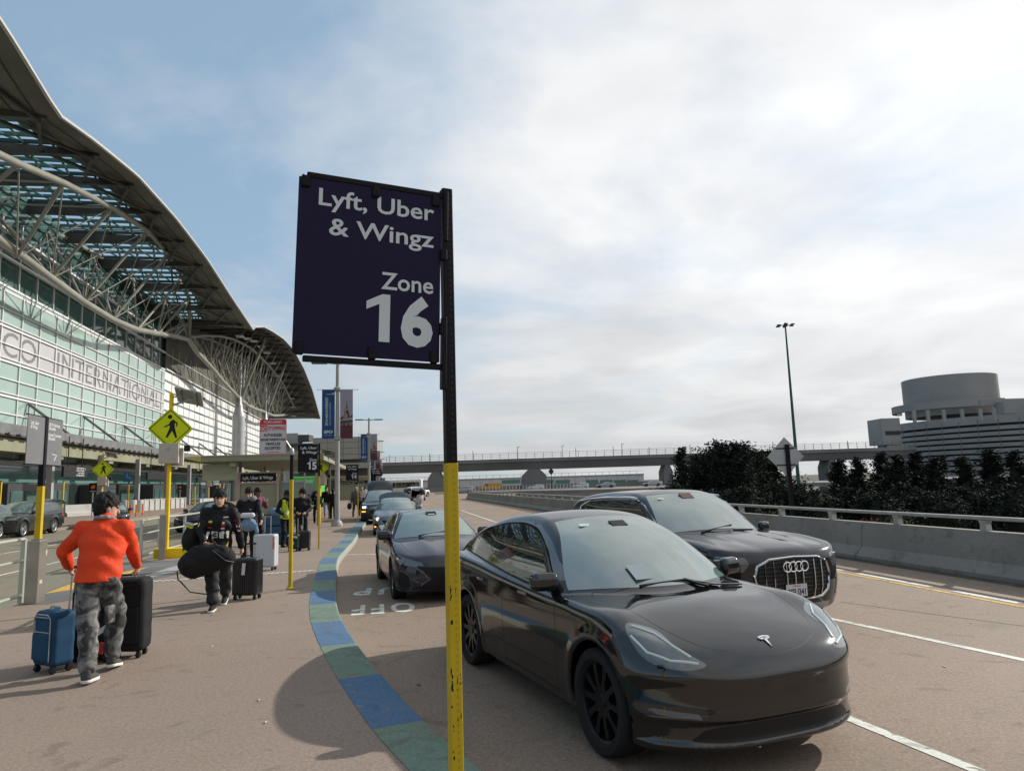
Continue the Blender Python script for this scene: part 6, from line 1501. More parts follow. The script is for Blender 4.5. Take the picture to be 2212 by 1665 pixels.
def patch(P_, name, polys, m, cx_, cz_, front=True, scale=1., field=None, off=.004):
    """flat shapes laid on the clothes, projected along local Y"""
    f = field or P_.J; V, F = [], []
    for poly in polys:
        n0 = len(V)
        for x, z in poly:
            X, Z = cx_ + x * scale, cz_ + z * scale; y = -.6 if front else .6; st = 1 if front else -1
            for _ in range(60):
                v = float(f(np.array([X]), np.array([y]), np.array([Z]))[0])
                if v < .001: break
                y += st * max(v * .8, .001)
                if abs(y) > .7: break
            V.append((X, y - st * off, Z))
        F.append(tuple(range(n0, len(V))))
    return mesh_obj(name, V, F, m, P_.root, smooth=False)
def circ(r, x=0, z=0, n=14, e=1.): return [(x + r * cos(2 * pi * i / n), z + r * e * sin(2 * pi * i / n)) for i in range(n)]
def rect(w, h, x=0, z=0): return [(x - w / 2, z - h / 2), (x + w / 2, z - h / 2), (x + w / 2, z + h / 2), (x - w / 2, z + h / 2)]
# --- luggage
def suitcase(label, pos, rz, w, d, hh, m, ridges=0, soft=False, trim=None, handle=0., wheels=True, name='suitcase', z0=0., group='wheeled suitcases', tag_=None):
    root = thing(name, label, 'suitcase', (pos[0], pos[1], z0), rz, group); zb = .07 if wheels else 0
    def fn(X, Y, Z):
        v = rbox(X, Y, Z, (0, 0, zb + hh / 2), (w, d, hh), .045 if not soft else .06)
        if ridges: v = v + .006 * np.cos(X * 2 * pi * ridges / w) ** 8 * (np.abs(Y) > d * .3)
        if soft: v = v + .004 * np.sin(X * 22 + 2 * np.sin(Z * 9)) * np.sin(Z * 17 + 1.) 
        else: v = v + .006 * np.exp(-(Y / .006) ** 2)
        return v
    sdf_part('shell', fn, (-w / 2 - .04, -d / 2 - .04, zb - .04), (w / 2 + .04, d / 2 + .04, zb + hh + .04), .014, m, root)
    if wheels:
        for x in (-w * .38, w * .38):
            for y in (-d * .32, d * .32):
                q = MB(); q.lathe([(.001, -.022), (.030, -.02), (.034, 0), (.030, .02), (.001, .022)], 12, 'X', (x, y, .034)); q.box((x, y, .07), (.03, .04, .04)); q.build('wheel', BLK, root, smooth=True)
    if handle:
        q = MB()
        for x in (-.07, .07): q.tube([(x, d * .35, zb + hh - .02), (x, d * .35, zb + hh + handle)], .010, 6)
        q.build('handle_tube', mat('handle_silver', (.5, .5, .5), .3, metal=.9), root); q = MB(); q.box((0, d * .35, zb + hh + handle), (.20, .03, .028), bev=.01); q.build('handle_grip', BLK, root)
    q = MB(); q.tube([(-.10, 0, zb + hh - .005), (-.08, 0, zb + hh + .03), (.08, 0, zb + hh + .03), (.10, 0, zb + hh - .005)], .011, 6); q.build('carry_handle', trim or BLK, root, smooth=True)
    if soft:
        q = MB(); y = -d / 2 - .012; sdf = lambda X, Y, Z: rbox(X, Y, Z, (0, -d / 2 + .0, zb + hh * .36), (w * .80, .05, hh * .50), .022); sdf_part('front_pocket', sdf, (-w / 2, -d / 2 - .06, zb), (w / 2, -d / 2 + .06, zb + hh), .012, m, root)
        for zz, k_ in ((zb + hh * .63, .74), (zb + hh * .90, .6)): q.tube([(-w * k_ / 2, y - .0, zz), (w * k_ / 2, y - .0, zz)], .006, 5)
        x_ = w / 2 - .035
        q.tube([(-x_, y + .006, zb + .06), (-x_, y + .006, zb + hh - .07), (-x_ + .05, y + .006, zb + hh - .03), (x_ - .05, y + .006, zb + hh - .03), (x_, y + .006, zb + hh - .07), (x_, y + .006, zb + .06)], .006, 5); q.build('zip_piping', trim or BLK, root)
    return root
BLKF = mat('black_fabric', (.012, .012, .013), .8, bump=(90, .3)); BLKH = mat('black_hard_shell', (.018, .018, .02), .25, coat=.5); NAVYF = mat('blue_fabric', (.012, .050, .105), .75, noise=(8, .4, (.018, .065, .13))); SILV = mat('silver_hard_shell', (.45, .46, .48), .35, coat=.3)
TAGW = mat('paper_tag_white', (.7, .7, .72), .6); DENIM = mat('denim_blue', (.10, .17, .27), .8, noise=(30, .4, (.20, .29, .40))); SOLEW = mat('sole_white', (.62, .60, .56), .6)
# 1: man in the orange jacket, seen from behind
def camo(name):
    m = mat(name, (.085, .085, .08), .85); nt = m.node_tree; b = nt.nodes['Principled BSDF']; tc = nt.nodes.new('ShaderNodeTexCoord'); n = nt.nodes.new('ShaderNodeTexNoise'); n.inputs['Scale'].default_value = 9; n.inputs['Detail'].default_value = 2; n.inputs['Distortion'].default_value = .9
    nt.links.new(tc.outputs['Object'], n.inputs['Vector']); r = nt.nodes.new('ShaderNodeValToRGB'); r.color_ramp.interpolation = 'CONSTANT'
    for p, c in ((0, (.035, .035, .035)), (.42, (.085, .085, .083)), (.52, (.14, .14, .135)), (.62, (.20, .20, .19))):
        e = r.color_ramp.elements.new(p) if p else r.color_ramp.elements[0]; e.position = p; e.color = (*c, 1)
    r.color_ramp.elements[-1].color = (.20, .20, .19, 1); nt.links.new(n.outputs['Fac'], r.inputs['Fac']); nt.links.new(r.outputs['Color'], b.inputs['Base Color']); return m
CAMO = camo('grey_camouflage')
ORJ = mat('orange_jacket', (.66, .055, .012), .7, noise=(5, .5, (.58, .045, .01)), bump=(18, .5))
om = person('person from behind in an orange jacket and grey camouflage trousers pushing suitcases', (-4.21, 7.25), R(192), H=1.80, skin='light', top=ORJ, bottom=CAMO, shoes=(mat('grey_shoe', (.06, .06, .06), .8), SOLEW),
    feetL=gp(190, 1478), feetR=gp(243, 1446), handL=at(150, 1222, 7.55), handR=(-4.10, 7.78, 1.0), polR=(-1, .5, -.7), polL=(1, .3, -.6), lean=14, head=(-58, 12), h=.012, topw=1.22, botw=1.25, hem=.90, heel=(0, .05), folds=.0055, collar=(mat('grey_collar', (.20, .20, .21), .8), .018, 'collar'))
# earphone and cargo pockets
q = MB(); q.tube([om.hv(-.094, .0, -.02), om.hv(-.094, -.01, -.045)], .006, 6); q.build('earphone', SWHITE, om.root)
for sx, zz in ((.17, .62), (-.165, .60)):
    q = MB(); kx_ = Vector((sx * .82, .03, zz)); q.box(kx_, (.05, .13, .17), bev=.015, rz=.2 * (1 if sx > 0 else -1)); q.build('cargo_pocket', CAMO, om.root)
def gpos(x, y): v = gp(x, y); return (v.x, v.y)
bs = suitcase('small blue soft suitcase with grey piping left of the man in the orange jacket', (-4.80, 7.55), R(-28), .36, .25, .54, NAVYF, soft=True, trim=mat('piping_grey', (.30, .34, .33), .7), handle=.0)
q = MB(); 
for x in (-.05, .05): q.tube([(x + .10, .10, .58), (x + .10, .12, 1.02)], .009, 6)
q.build('handle_tube', mat('handle_silver', (.5, .5, .5), .3, metal=.9), bs)
q = MB(); q.tube([(.03, .12, 1.03), (.17, .12, 1.03)], .015, 6); q.build('handle_grip', BLK, bs)
suitcase('big black soft suitcase right of the camouflage trousers', (-4.38, 8.10), R(8), .50, .30, .78, BLKF, soft=True)
suitcase('black suitcase mostly hidden behind the camouflage trousers', (-4.60, 7.98), R(-5), .46, .30, .74, BLKF, soft=True)
o = thing('luggage_tag', 'red and white luggage tags hanging between the camouflage trouser legs', 'tag', at(215, 1378, 7.55), R(10)); q = MB(); q.box((.02, 0, -.10), (.055, .01, .11), ry=.3); q.build('red_tag', RED, o); q = MB(); q.box((.02, 0, .08), (.13, .01, .05), ry=-.6); q.build('paper_tag', TAGW, o); q = MB(); q.tube([(0, 0, 0), (.02, 0, .16)], .004, 4); q.build('string', BLK, o)
# 2: boy in the patched black racing jacket with a duffel bag
JB = mat('black_racing_jacket', (.008, .008, .009), .65, bump=(30, .2)); TB = mat('washed_black_denim', (.018, .018, .020), .85, noise=(7, .35, (.045, .045, .048)))
bA = person('person in a black racing jacket with patches walking with a big black duffel bag', (-4.66, 11.22), R(14), H=1.80, skin='light', top=JB, bottom=TB, shoes=(mat('black_shoe', (.012, .012, .012), .7), SOLEW), feetL=gp(486, 1303), feetR=gp(459, 1319), handL=at(524, 1190, 11.35), handR=at(441, 1168, 10.85),
    lean=5, side=2, head=(4, 4), h=.012, topw=1.2, botw=1.32, hem=.80, collar=(JB, .032, 'collar'), heel=(.02, 0))
YE = mat('patch_yellow', (.60, .45, .02), .6); PW_ = mat('patch_white', (.55, .55, .52), .6); PR_ = mat('patch_red', (.45, .02, .04), .6)
a = bA; zc_ = a.pel.z
def slab(w, h, x, z):   # block letter M
    return [(x - w / 2, z - h / 2), (x - w / 2 + w * .3, z - h / 2), (x - w / 2 + w * .3, z + h * .2), (x, z - h * .1), (x + w / 2 - w * .3, z + h * .2), (x + w / 2 - w * .3, z - h / 2), (x + w / 2, z - h / 2), (x + w / 2, z + h / 2), (x + w * .2, z + h / 2), (x, z + h * .15), (x - w * .2, z + h / 2), (x - w / 2, z + h / 2)]
patch(a, 'white_lettering', [slab(.10, .11, -.085, 0), rect(.045, .012, -.005, .04), rect(.045, .012, -.005, 0), rect(.045, .012, -.005, -.04), rect(.012, .09, .012, 0), slab(.10, .11, .125, -.005), rect(.03, .09, .058, -.01)], PW_, 0, zc_ + .16)
patch(a, 'letter_core', [rect(.022, .07, -.085, -.005), rect(.02, .07, .125, -.01)], JB, 0, zc_ + .16, off=.007)
patch(a, 'yellow_patch', [circ(.032, -.09, 0, e=.6)], YE, 0, zc_ + .36); patch(a, 'red_patch', [rect(.06, .035, .10, .30), rect(.07, .018, -.1, .27)], PR_, 0, zc_); patch(a, 'white_patch', [rect(.05, .025, .09, .25), circ(.02, .10, .335), rect(.07, .02, .13, .42), rect(.05, .03, -.06, .02), circ(.02, -.035, .0)], PW_, 0, zc_)
patch(a, 'yellow_patch', [[(.13, -.02), (.17, .05), (.16, -.03), (.12, -.09), (.10, -.08)]], YE, 0, zc_); patch(a, 'red_patch', [[(-.07, .05), (-.03, .065), (.0, .05), (-.02, .03), (-.06, .03)]], PR_, 0, zc_)
shl = a.up(.185, 0, .48)
for zz, m_, w_ in ((.36, PR_, .05), (.30, PR_, .055), (.27, PW_, .05), (.225, PR_, .05), (.20, PW_, .04)): patch(a, 'sleeve_stripe', [rect(w_, .022, .275 + (.36 - zz) * .25, 0)], m_, 0, zc_ + zz)
patch(a, 'sleeve_badge', [[(-.30, .36), (-.245, .37), (-.24, .31), (-.275, .28), (-.31, .31)]], YE, 0, zc_); patch(a, 'sleeve_badge', [rect(.06, .04, -.31, .24), rect(.06, .02, -.33, .19)], PW_, 0, zc_)
def blob(name, label, cat, fld, m, h=.014, pos=(0, 0, 0), rz=0., parts=(), group=None):
    root = thing(name, label, cat, pos, rz, group); v, n_, f = fld.mesh(h); mesh_obj(parts[0] if parts else 'shell', v, f, m, root, normals=n_); return root
c0 = at(449, 1213, 10.75); f = Field(); f.cone((-.20, 0, -.03), (.22, 0, .06), .205, .165, k=.05); f.ell((-.02, 0, .07), (.27, .19, .19), k=.06); f.post.append(wob(.008, 14, 12, 16, 2.)); f.post.append(wob(.003, 40, 35, 44, 5.))
df = blob('duffel_bag', 'large black duffel bag carried in front of the boy in the racing jacket', 'bag', f, BLKF, .016, c0, R(10), ('bag_body',))
q = MB(); q.tube([(-.42, -.02, -.12), (-.40, -.05, -.22), (-.22, -.05, -.42), (.02, -.08, -.46), (.20, -.1, -.40)], .010, 5); q.tube([(-.12, -.12, .22), (-.05, -.05, .31), (.06, -.06, .33), (.16, -.12, .22)], .014, 6); q.tube([(.1, -.19, .18), (.28, -.16, .02), (.38, -.06, -.02)], .008, 5); q.build('strap', BLK, df)
c0 = at(413, 1168, 11.1); f = Field(); f.ell((0, 0, 0), (.13, .15, .24)); f.ell((.02, .05, -.12), (.15, .14, .16), k=.05); f.post.append(wob(.005, 30, 30, 30)); bp = blob('backpack', 'black backpack with lime accents hanging behind the duffel bag', 'bag', f, BLKF, .014, c0, 0, ('bag_body',))
q = MB(); q.box((-.02, -.14, -.16), (.07, .03, .06), bev=.01, ry=.5); q.box((0, -.08, .22), (.12, .05, .03), bev=.01, ry=.4); q.build('lime_trim', FLUO, bp); q = MB(); q.box((.01, -.09, .26), (.14, .05, .05), bev=.02, ry=.35); q.build('white_tab', SWHITE, bp)
c0 = gp(528, 1296); sc = suitcase('black hard shell suitcase with a white airline tag beside the racing jacket', (c0.x, c0.y + .12), R(-6), .44, .27, .60, BLKH, ridges=6, handle=.22)
q = MB(); q.box((.0, -.15, .50), (.055, .006, .19), ry=.08); q.build('airline_tag', TAGW, sc)
# 3: boy with neck pillow
JK = mat('black_track_top', (.008, .008, .009), .7)
hp = at(533, 1070, 17.3)
bN = person('person in a black track top wearing a grey neck pillow beside the silver suitcase', (hp.x + .03, 17.4), R(14), H=1.84, skin='light', top=JK, bottom=JK, shoes=(BLKF, SOLEW), handL=at(566, 1132, 17.0), handR=at(515, 1130, 17.2), lean=4, head=(-8, 14), h=.014, topw=1.1, hem=.84)
f = Field(); n_ = 14
for i in range(n_):
    a0, a1 = -pi * .22 + i * pi * 1.44 / n_, -pi * .22 + (i + 1) * pi * 1.44 / n_; f.cone((.105 * cos(a0), .11 * sin(a0), 0), (.105 * cos(a1), .11 * sin(a1), 0), .068, k=.02)
npos = bN.up(0, -.0, .56); Rw = Matrix.Rotation(R(14), 3, 'Z') @ npos
o = blob('neck_pillow', 'grey neck pillow round the neck of the boy in the black track top', 'pillow', f, mat('pillow_grey', (.16, .16, .17), .9, bump=(60, .3)), .012, (hp.x + .03 + Rw.x, 17.4 + Rw.y, Rw.z + .01), R(14), ('cushion',))
for sx in (-1, 1): q = MB(); q.tube([bN.up(sx * .245, -.04, .46), bN.up(sx * .30, -.03, .25), bN.up(sx * .31, -.05, .10)], .012, 5); q.build('sleeve_stripe', SWHITE, bN.root)
patch(bN, 'small_badge', [rect(.05, .012, 0, 0)], SWHITE, .05, bN.pel.z + .34)
c0 = at(535, 1113, 16.9); f = Field(); f.cone((-.11, 0, 0), (.11, 0, 0), .062, k=.03); o = blob('travel_pillow', 'white oblong pillow held against the chest of the boy in the black track top', 'pillow', f, mat('pillow_white', (.55, .55, .55), .9), .014, c0, 0, ('cushion',))
c0 = at(537, 1133, 16.95); f = Field(); f.ell((0, 0, 0), (.19, .11, .16)); f.cone((.16, 0, -.02), (.20, 0, -.18), .055, .04, k=.04); f.post.append(wob(.006, 40, 30, 38)); blob('denim_jacket', 'folded light blue denim jacket carried below the white pillow', 'jacket', f, DENIM, .014, c0, 0, ('cloth',))
c0 = gp(574, 1232); sc = suitcase('silver grey hard shell suitcase with red letters down its right side', (c0.x - .04, c0.y + .1), R(-4), .50, .26, .72, SILV, handle=.42)
q = MB(); Mt = Matrix.Translation((.21, -.134, .74)) @ Matrix.Rotation(pi / 2, 4, 'Y'); fit_text(q, 'GLOBAL', 0, 0, .05, .28, 0, Mt, left=0, bold=.03); q.build('red_lettering', RED, sc)
# blue luggage behind
for i, (zz, lb) in enumerate(((0, 'bottom blue suitcase of the stack left of the hi-vis vest'), (.30, 'middle blue suitcase of the stack left of the hi-vis vest'), (.60, 'top blue suitcase of the stack left of the hi-vis vest'))):
    v = at(597, 1150, 23.6); suitcase(lb, (v.x, 23.7), R(6), .80, .5, .29, mat('steel_blue_shell', (.035, .085, .15), .5), ridges=4, wheels=False, z0=zz, group='stacked blue suitcases')
c0 = at(596, 1103, 23.6); f = Field(); f.ell((0, 0, 0), (.26, .17, .17)); f.post.append(wob(.008, 18, 20, 22)); blob('duffel_bag', 'denim blue soft bag on top of the stacked blue suitcases', 'bag', f, DENIM, .018, (c0.x, c0.y, 1.03), 0, ('bag_body',))
# others
DKC = mat('dark_clothing', (.010, .010, .012), .8); MAR = mat('maroon_shirt', (.16, .04, .06), .8); KHA = mat('olive_trousers', (.09, .08, .045), .85); GRC = mat('grey_brown_coat', (.085, .078, .070), .85, noise=(9, .4, (.13, .12, .10))); JEA = mat('light_blue_jeans', (.16, .24, .34), .85, noise=(12, .4, (.26, .34, .44))); SHB = (mat('dark_shoe', (.012, .012, .012), .7), None)
def far_person(label, hx, hy, Y, rz, H=None, **k):
    v = at(hx, hy, Y); Hh = H or max(1.5, min(1.95, v.z + .10)); k.setdefault('h', .022); k.setdefault('fine', False); k.setdefault('shoes', SHB)
    return person(label, (v.x, Y), R(rz), H=Hh, **k)
mm = far_person('person in a maroon shirt looking at a phone by the booth window', 555, 1062, 22.6, 62, H=1.84, skin='brown', top=MAR, bottom=DKC, handL=at(573, 1085, 22.4), head=(0, 8), lean=3, h=.018)
o = thing('phone', 'phone held up by the person in the maroon shirt', 'phone', at(577, 1084, 22.35), .4); q = MB(); q.box((0, 0, .02), (.015, .08, .15), bev=.004, rx=.6); q.build('phone_body', SWHITE, o)
HV = mat('hi_vis_yellow', (.50, .62, .02), .6)
hv_ = far_person('person in a hi-vis yellow vest and dark glasses looking down', 618, 1068, 22.4, 42, H=1.74, skin='brown', top=DKC, bottom=DKC, handL=at(617, 1113, 22.1), handR=at(612, 1112, 22.1), head=(10, 20), lean=8, h=.016, hood=None, collar=(DKC, .035, 'hood_collar'))
V, N, F = hv_.J.mesh(.018); V = V + N * .008
ins, _ = split((V, N, F), lambda V, N: np.minimum(.178 - np.abs(V[:, 0] + .0), np.minimum(hv_.up(0, 0, .54)[2] - V[:, 2], np.abs(V[:, 0]) - np.where((N[:, 1] < -.2), .16 * np.clip((V[:, 2] - hv_.up(0, 0, .25)[2]) * 2.5, 0, .45), -.2))))
vo = mesh_obj('vest', ins[0], ins[2], HV, hv_.root, normals=ins[1])
band, _ = split((ins[0] + ins[1] * .003, ins[1], ins[2]), lambda V, N: .028 - np.abs(V[:, 2] - hv_.up(0, 0, .14)[2])); mesh_obj('reflective_band', band[0], band[2], mat('reflective_grey', (.4, .42, .38), .5), vo, normals=band[1])
q = MB(); q.tube([hv_.hv(-.07, -.085, .012), hv_.hv(-.035, -.105, .008), hv_.hv(.035, -.105, .008), hv_.hv(.07, -.085, .012)], .014, 6); q.build('sunglasses', INK, hv_.root); q = MB(); q.tube([hv_.up(-.06, -.14, .5), hv_.up(0, -.17, .2), hv_.up(.06, -.13, .5)], .006, 4); q.box(hv_.up(0, -.17, .16), (.06, .01, .09)); q.build('lanyard', SWHITE, hv_.root)
bk = far_person('person all in black with bowed head holding suitcase handles by the zone 15 post', 652, 1066, 21.7, 30, H=1.78, skin='light', top=DKC, bottom=DKC, handL=at(660, 1107, 21.4), handR=at(641, 1107, 21.4), head=(22, 26), lean=9, h=.016, topw=1.15)
v = at(662, 1186, 21.2); sc = suitcase('ridged black hard shell suitcase held by the person all in black', (v.x, 21.0), R(5), .33, .24, .50, BLKH, ridges=5, handle=.42)
v = at(640, 1188, 21.0); sc = suitcase('dark green suitcase with a white band and round sticker by the tow-away post', (v.x, 20.8), R(-12), .32, .22, .42, mat('dark_green_shell', (.012, .03, .026), .4), handle=.45); q = MB(); q.box((0, -.115, .43), (.30, .01, .06), ry=.2); q.lathe([(.001, -.12), (.06, -.118)], 12, 'Y', (0, 0, .24)); q.build('white_band', SWHITE, sc)
kp = far_person('person in a black shirt with a white square print beside the zone 15 post', 684, 1070, 37.0, 10, H=1.62, skin='light', top=DKC, bottom=DKC, handR=at(677, 1090, 36.8), handL=at(688, 1092, 36.8), lean=3); patch(kp, 'white_print', [rect(.16, .20)], SWHITE, 0, kp.pel.z + .34)
far_person('person in light blue jeans, black jacket and red shoes walking towards the camera', 705, 1058, 43.5, 14, H=1.84, skin='light', top=DKC, bottom=JEA, shoes=(mat('red_shoe', (.42, .03, .03), .6), None), lean=2, h=.022, hair=mat('brown_hair', (.07, .05, .035), .7), collar=(mat('red_scarf', (.35, .05, .05), .8), .035, 'scarf'), feetL=at(713, 1113, 43.2).xy.to_3d(), feetR=at(702, 1116, 43.0).xy.to_3d())
far_person('dark clothed person mostly hidden just left of the nearest lamp post', 719, 1063, 41.5, 200, H=1.70, skin='light', top=DKC, bottom=DKC, lean=2)
cp = far_person('person from behind in a grey brown coat and olive trousers carrying bags past zone 14', 769, 1059, 43.0, 190, H=1.78, skin='light', top=GRC, bottom=KHA, hair=HAIRG, topw=1.3, hem=.70, lean=4, feetL=at(763, 1119, 43.0).xy.to_3d(), feetR=at(777, 1116, 43.6).xy.to_3d())
for px_, m_, lb in ((782, DKC, 'black holdall in the right hand of the person in the grey brown coat'), (755, mat('navy_cloth', (.02, .03, .07), .8), 'navy bag in the left hand of the person in the grey brown coat')):
    v = at(px_, 1093, 43.0); f = Field(); f.ell((0, 0, 0), (.24 if m_ is DKC else .14, .15, .26 if m_ is DKC else .2)); o = blob('carried_bag', lb, 'bag', f, m_, .03, v, 0, ('bag_body',)); q = MB(); q.tube([(-.08, 0, .2), (0, 0, .36), (.08, 0, .2)], .015, 4); q.build('strap', m_, o)
far_person('person in a white shirt and black trousers left of the second lamp post', 789, 1057, 60, 20, H=1.78, skin='tan', top=SWHITE, bottom=DKC, h=.03, lean=2)
far_person('grey haired person in a pink shirt behind the white shirt', 782, 1056, 61.5, 200, H=1.74, skin='light', top=mat('pink_check', (.30, .18, .19), .8), bottom=DKC, hair=HAIRG, h=.03, lean=2)
far_person('person in a tan top standing right of the second lamp post', 803, 1060, 62, 60, H=1.66, skin='tan', top=mat('tan_top', (.30, .22, .16), .8), bottom=DKC, h=.03, lean=2)
far_person('person in a pale grey hooded top behind the blue grey saloon', 903, 1066, 35.6, 60, H=1.74, skin='dark', top=mat('pale_grey_hoodie', (.34, .34, .34), .85, noise=(12, .4, (.25, .25, .25))), bottom=mat('grey_sweatpants', (.25, .25, .25), .85), hair=HAIR, lean=18, h=.02, topw=1.2, z0=-.15, handL=at(895, 1082, 35.2), handR=at(893, 1080, 35.2))
far_person('dark clothed person bending over by the round concrete bollards', 287, 1074, 70, 60, H=1.6, skin='tan', top=DKC, bottom=DKC, h=.035, lean=35)
far_person('person in blue standing at the raised boot of the black suv at left', 60, 1072, 43.5, 120, H=1.7, skin='light', top=DKC, bottom=DKC, h=.03, lean=10) if False else None
# ---------------------------------------------------------------- the other vehicles
SUV = dict(wb=2.995, r=.385, ra=.435, tw=.27, rr=.285, zb=.24, zw=.80, tum=.22,
    W=[(-1.3, .90), (-.8, .94), (-.2, .975), (.6, .975), (2.4, .975), (3.0, .985), (3.4, .975), (4.1, .95)],
    D=[(-1.3, 1.10), (-1.1, 1.16), (-.5, 1.19), (1., 1.14), (1.9, 1.13), (2.35, 1.15), (2.7, 1.14), (3.1, 1.11), (3.5, 1.07), (3.75, 1.03), (3.9, .97), (4.05, .8)],
    CR=[(-1.3, .05), (2.0, .04), (2.6, .05), (3.8, .06)],
    T=[(-2.4, -1), (-1.7, .6), (-1.30, 1.12), (-1.10, 1.40), (-.85, 1.60), (-.3, 1.70), (.5, 1.735), (1.1, 1.735), (1.45, 1.69), (1.8, 1.55), (2.2, 1.30), (2.5, 1.08), (3., .5), (4., -1)],
    WG=[(.5, .95), (1.1, .90), (1.2, .865), (1.4, .79), (1.6, .70), (1.72, .60)], GX=[(-1.4, .90), (-.8, .94), (.2, .99), (1., 1.), (2.2, 1.), (2.8, .97)],
    XF=[(.1, 3.72), (.25, 3.82), (.4, 3.88), (.6, 3.92), (.85, 3.92), (1.0, 3.88), (1.2, 3.7)], cf=.34, pf=3.6, kf=.07,
    XR=[(.1, -.95), (.3, -1.08), (.7, -1.12), (1.1, -1.12), (1.3, -1.1)], cr=.16, pr=4., sw=.14, rc=.03, gs=.8, flare=.02, bulge=[(3.1, .84, .12, .6, .03), (3.0, .35, .10, .8, -.012)],
    belt=[(-1, 1.15), (2.4, 1.14)], wst=1.48, wsb=.03, apil=.08, rgt=-.92, rgb=1.2,
    win=[[(2.05, 1.175), (1.85, 1.33), (1.55, 1.50), (1.3, 1.585), (1.14, 1.60), (1.10, 1.20), (1.5, 1.18)], [(1.04, 1.19), (1.06, 1.605), (.6, 1.62), (.20, 1.60), (.16, 1.22), (.6, 1.20)], [(.10, 1.23), (.12, 1.59), (-.3, 1.555), (-.68, 1.44), (-.78, 1.30), (-.4, 1.25)]],
    doorlines=[(2.2, 1.1, 2.25, .4), (1.07, 1.15, 1.08, .35), (.12, 1.15, .4, .75), (.4, .75, .5, .4)],
    hood=[(2.45, -.2), (2.45, 0), (2.4, .6), (2.35, .80), (3.0, .80), (3.6, .72), (3.74, .5), (3.80, .0), (3.8, -.2)])
SED = dict(wb=2.825, r=.335, ra=.385, tw=.23, rr=.25, zb=.17, zw=.66, tum=.26,
    W=[(-1.3, .84), (-.8, .88), (-.2, .915), (.6, .915), (2.2, .915), (2.85, .92), (3.2, .91), (3.9, .88)],
    D=[(-1.3, .98), (-1.08, 1.08), (-.8, 1.10), (-.3, 1.07), (.6, 1.0), (1.6, .965), (2.15, .97), (2.5, .955), (2.9, .90), (3.3, .83), (3.6, .76), (3.72, .70), (3.85, .55)],
    CR=[(-1.3, .05), (1.6, .04), (2.4, .05), (3.3, .08), (3.9, .12)],
    T=[(-2.4, -1), (-1.6, .4), (-1.05, .95), (-.75, 1.08), (-.3, 1.25), (.15, 1.38), (.6, 1.435), (1.0, 1.44), (1.35, 1.405), (1.7, 1.29), (2.1, 1.09), (2.4, .92), (3., .3), (4., -1)],
    WG=[(.4, .90), (.95, .85), (1.05, .80), (1.2, .71), (1.35, .61), (1.45, .5)], GX=[(-1.3, .78), (-.7, .86), (0, .95), (.7, 1.), (2., 1.), (2.6, .97)],
    XF=[(.1, 3.62), (.2, 3.70), (.3, 3.75), (.45, 3.77), (.6, 3.755), (.72, 3.70), (.9, 3.5)], cf=.50, pf=3.0, kf=.07,
    XR=[(.1, -.9), (.3, -1.0), (.7, -1.05), (1.0, -1.06), (1.2, -1.0)], cr=.28, pr=3., sw=.16, rc=.04, gs=.8, flare=.014, bulge=[(2.9, .78, .12, .5, .02), (3.0, .30, .14, .7, .018)],
    belt=[(-1, 1.05), (2.2, .96)], wst=1.28, wsb=.03, apil=.07, rgt=-.02, rgb=1.11,
    win=[[(1.82, 1.0), (1.6, 1.14), (1.35, 1.265), (1.1, 1.33), (.98, 1.33), (.93, 1.03), (1.3, 1.005)], [(.87, 1.03), (.92, 1.335), (.55, 1.33), (.15, 1.26), (-.15, 1.16), (-.25, 1.10), (.1, 1.06)]],
    doorlines=[(2.05, .95, 2.1, .3), (.90, 1.0, .91, .3), (-.1, 1.04, .1, .75), (.1, .75, .42, .5), (.42, .5, .5, .3)],
    hood=[(2.3, -.2), (2.3, 0), (2.26, .5), (2.2, .72), (2.8, .72), (3.3, .62), (3.55, .45), (3.62, .0), (3.62, -.2)])
PLATE = mat('plate_white', (.55, .55, .55), .5)
def pose_from(frx, fry, heading, wb, side=-1, half=.9):
    """world position of the rear axle centre from the front wheel contact on `side` (-1 = car's right)"""
    h = Vector(heading).normalized(); left = Vector((-h.y, h.x)); c = Vector((frx, fry)) - h * wb - left * half * side
    return (c.x, c.y), atan2(h.y, h.x)
def plate(root, sh, txt, z=.45, w=.31, y=0):
    x = sh.sx(y, z) + .012; q = MB(); q.box((x, y, z), (.012, w + .03, .17), bev=.004); p = q.build('plate_frame', BLK, root); q = MB(); q.box((x + .009, y, z), (.006, w, .148)); pp_ = q.build('number_plate', PLATE, p)
    if txt:
        Mt = Matrix.Translation((x + .013, y, z - .052)) @ Matrix.Rotation(pi / 2, 4, 'Z'); q = MB(); fit_text(q, txt, 0, 0, .072, .265, 0, Mt, left=-.1325, bold=.03); q.build('plate_number', mat('plate_navy', (.02, .025, .06), .5), p)
        q = MB(); fit_text(q, 'California', 0, .095, .022, .12, 0, Mt, left=-.06, bold=.01); q.build('plate_script', RED, p)
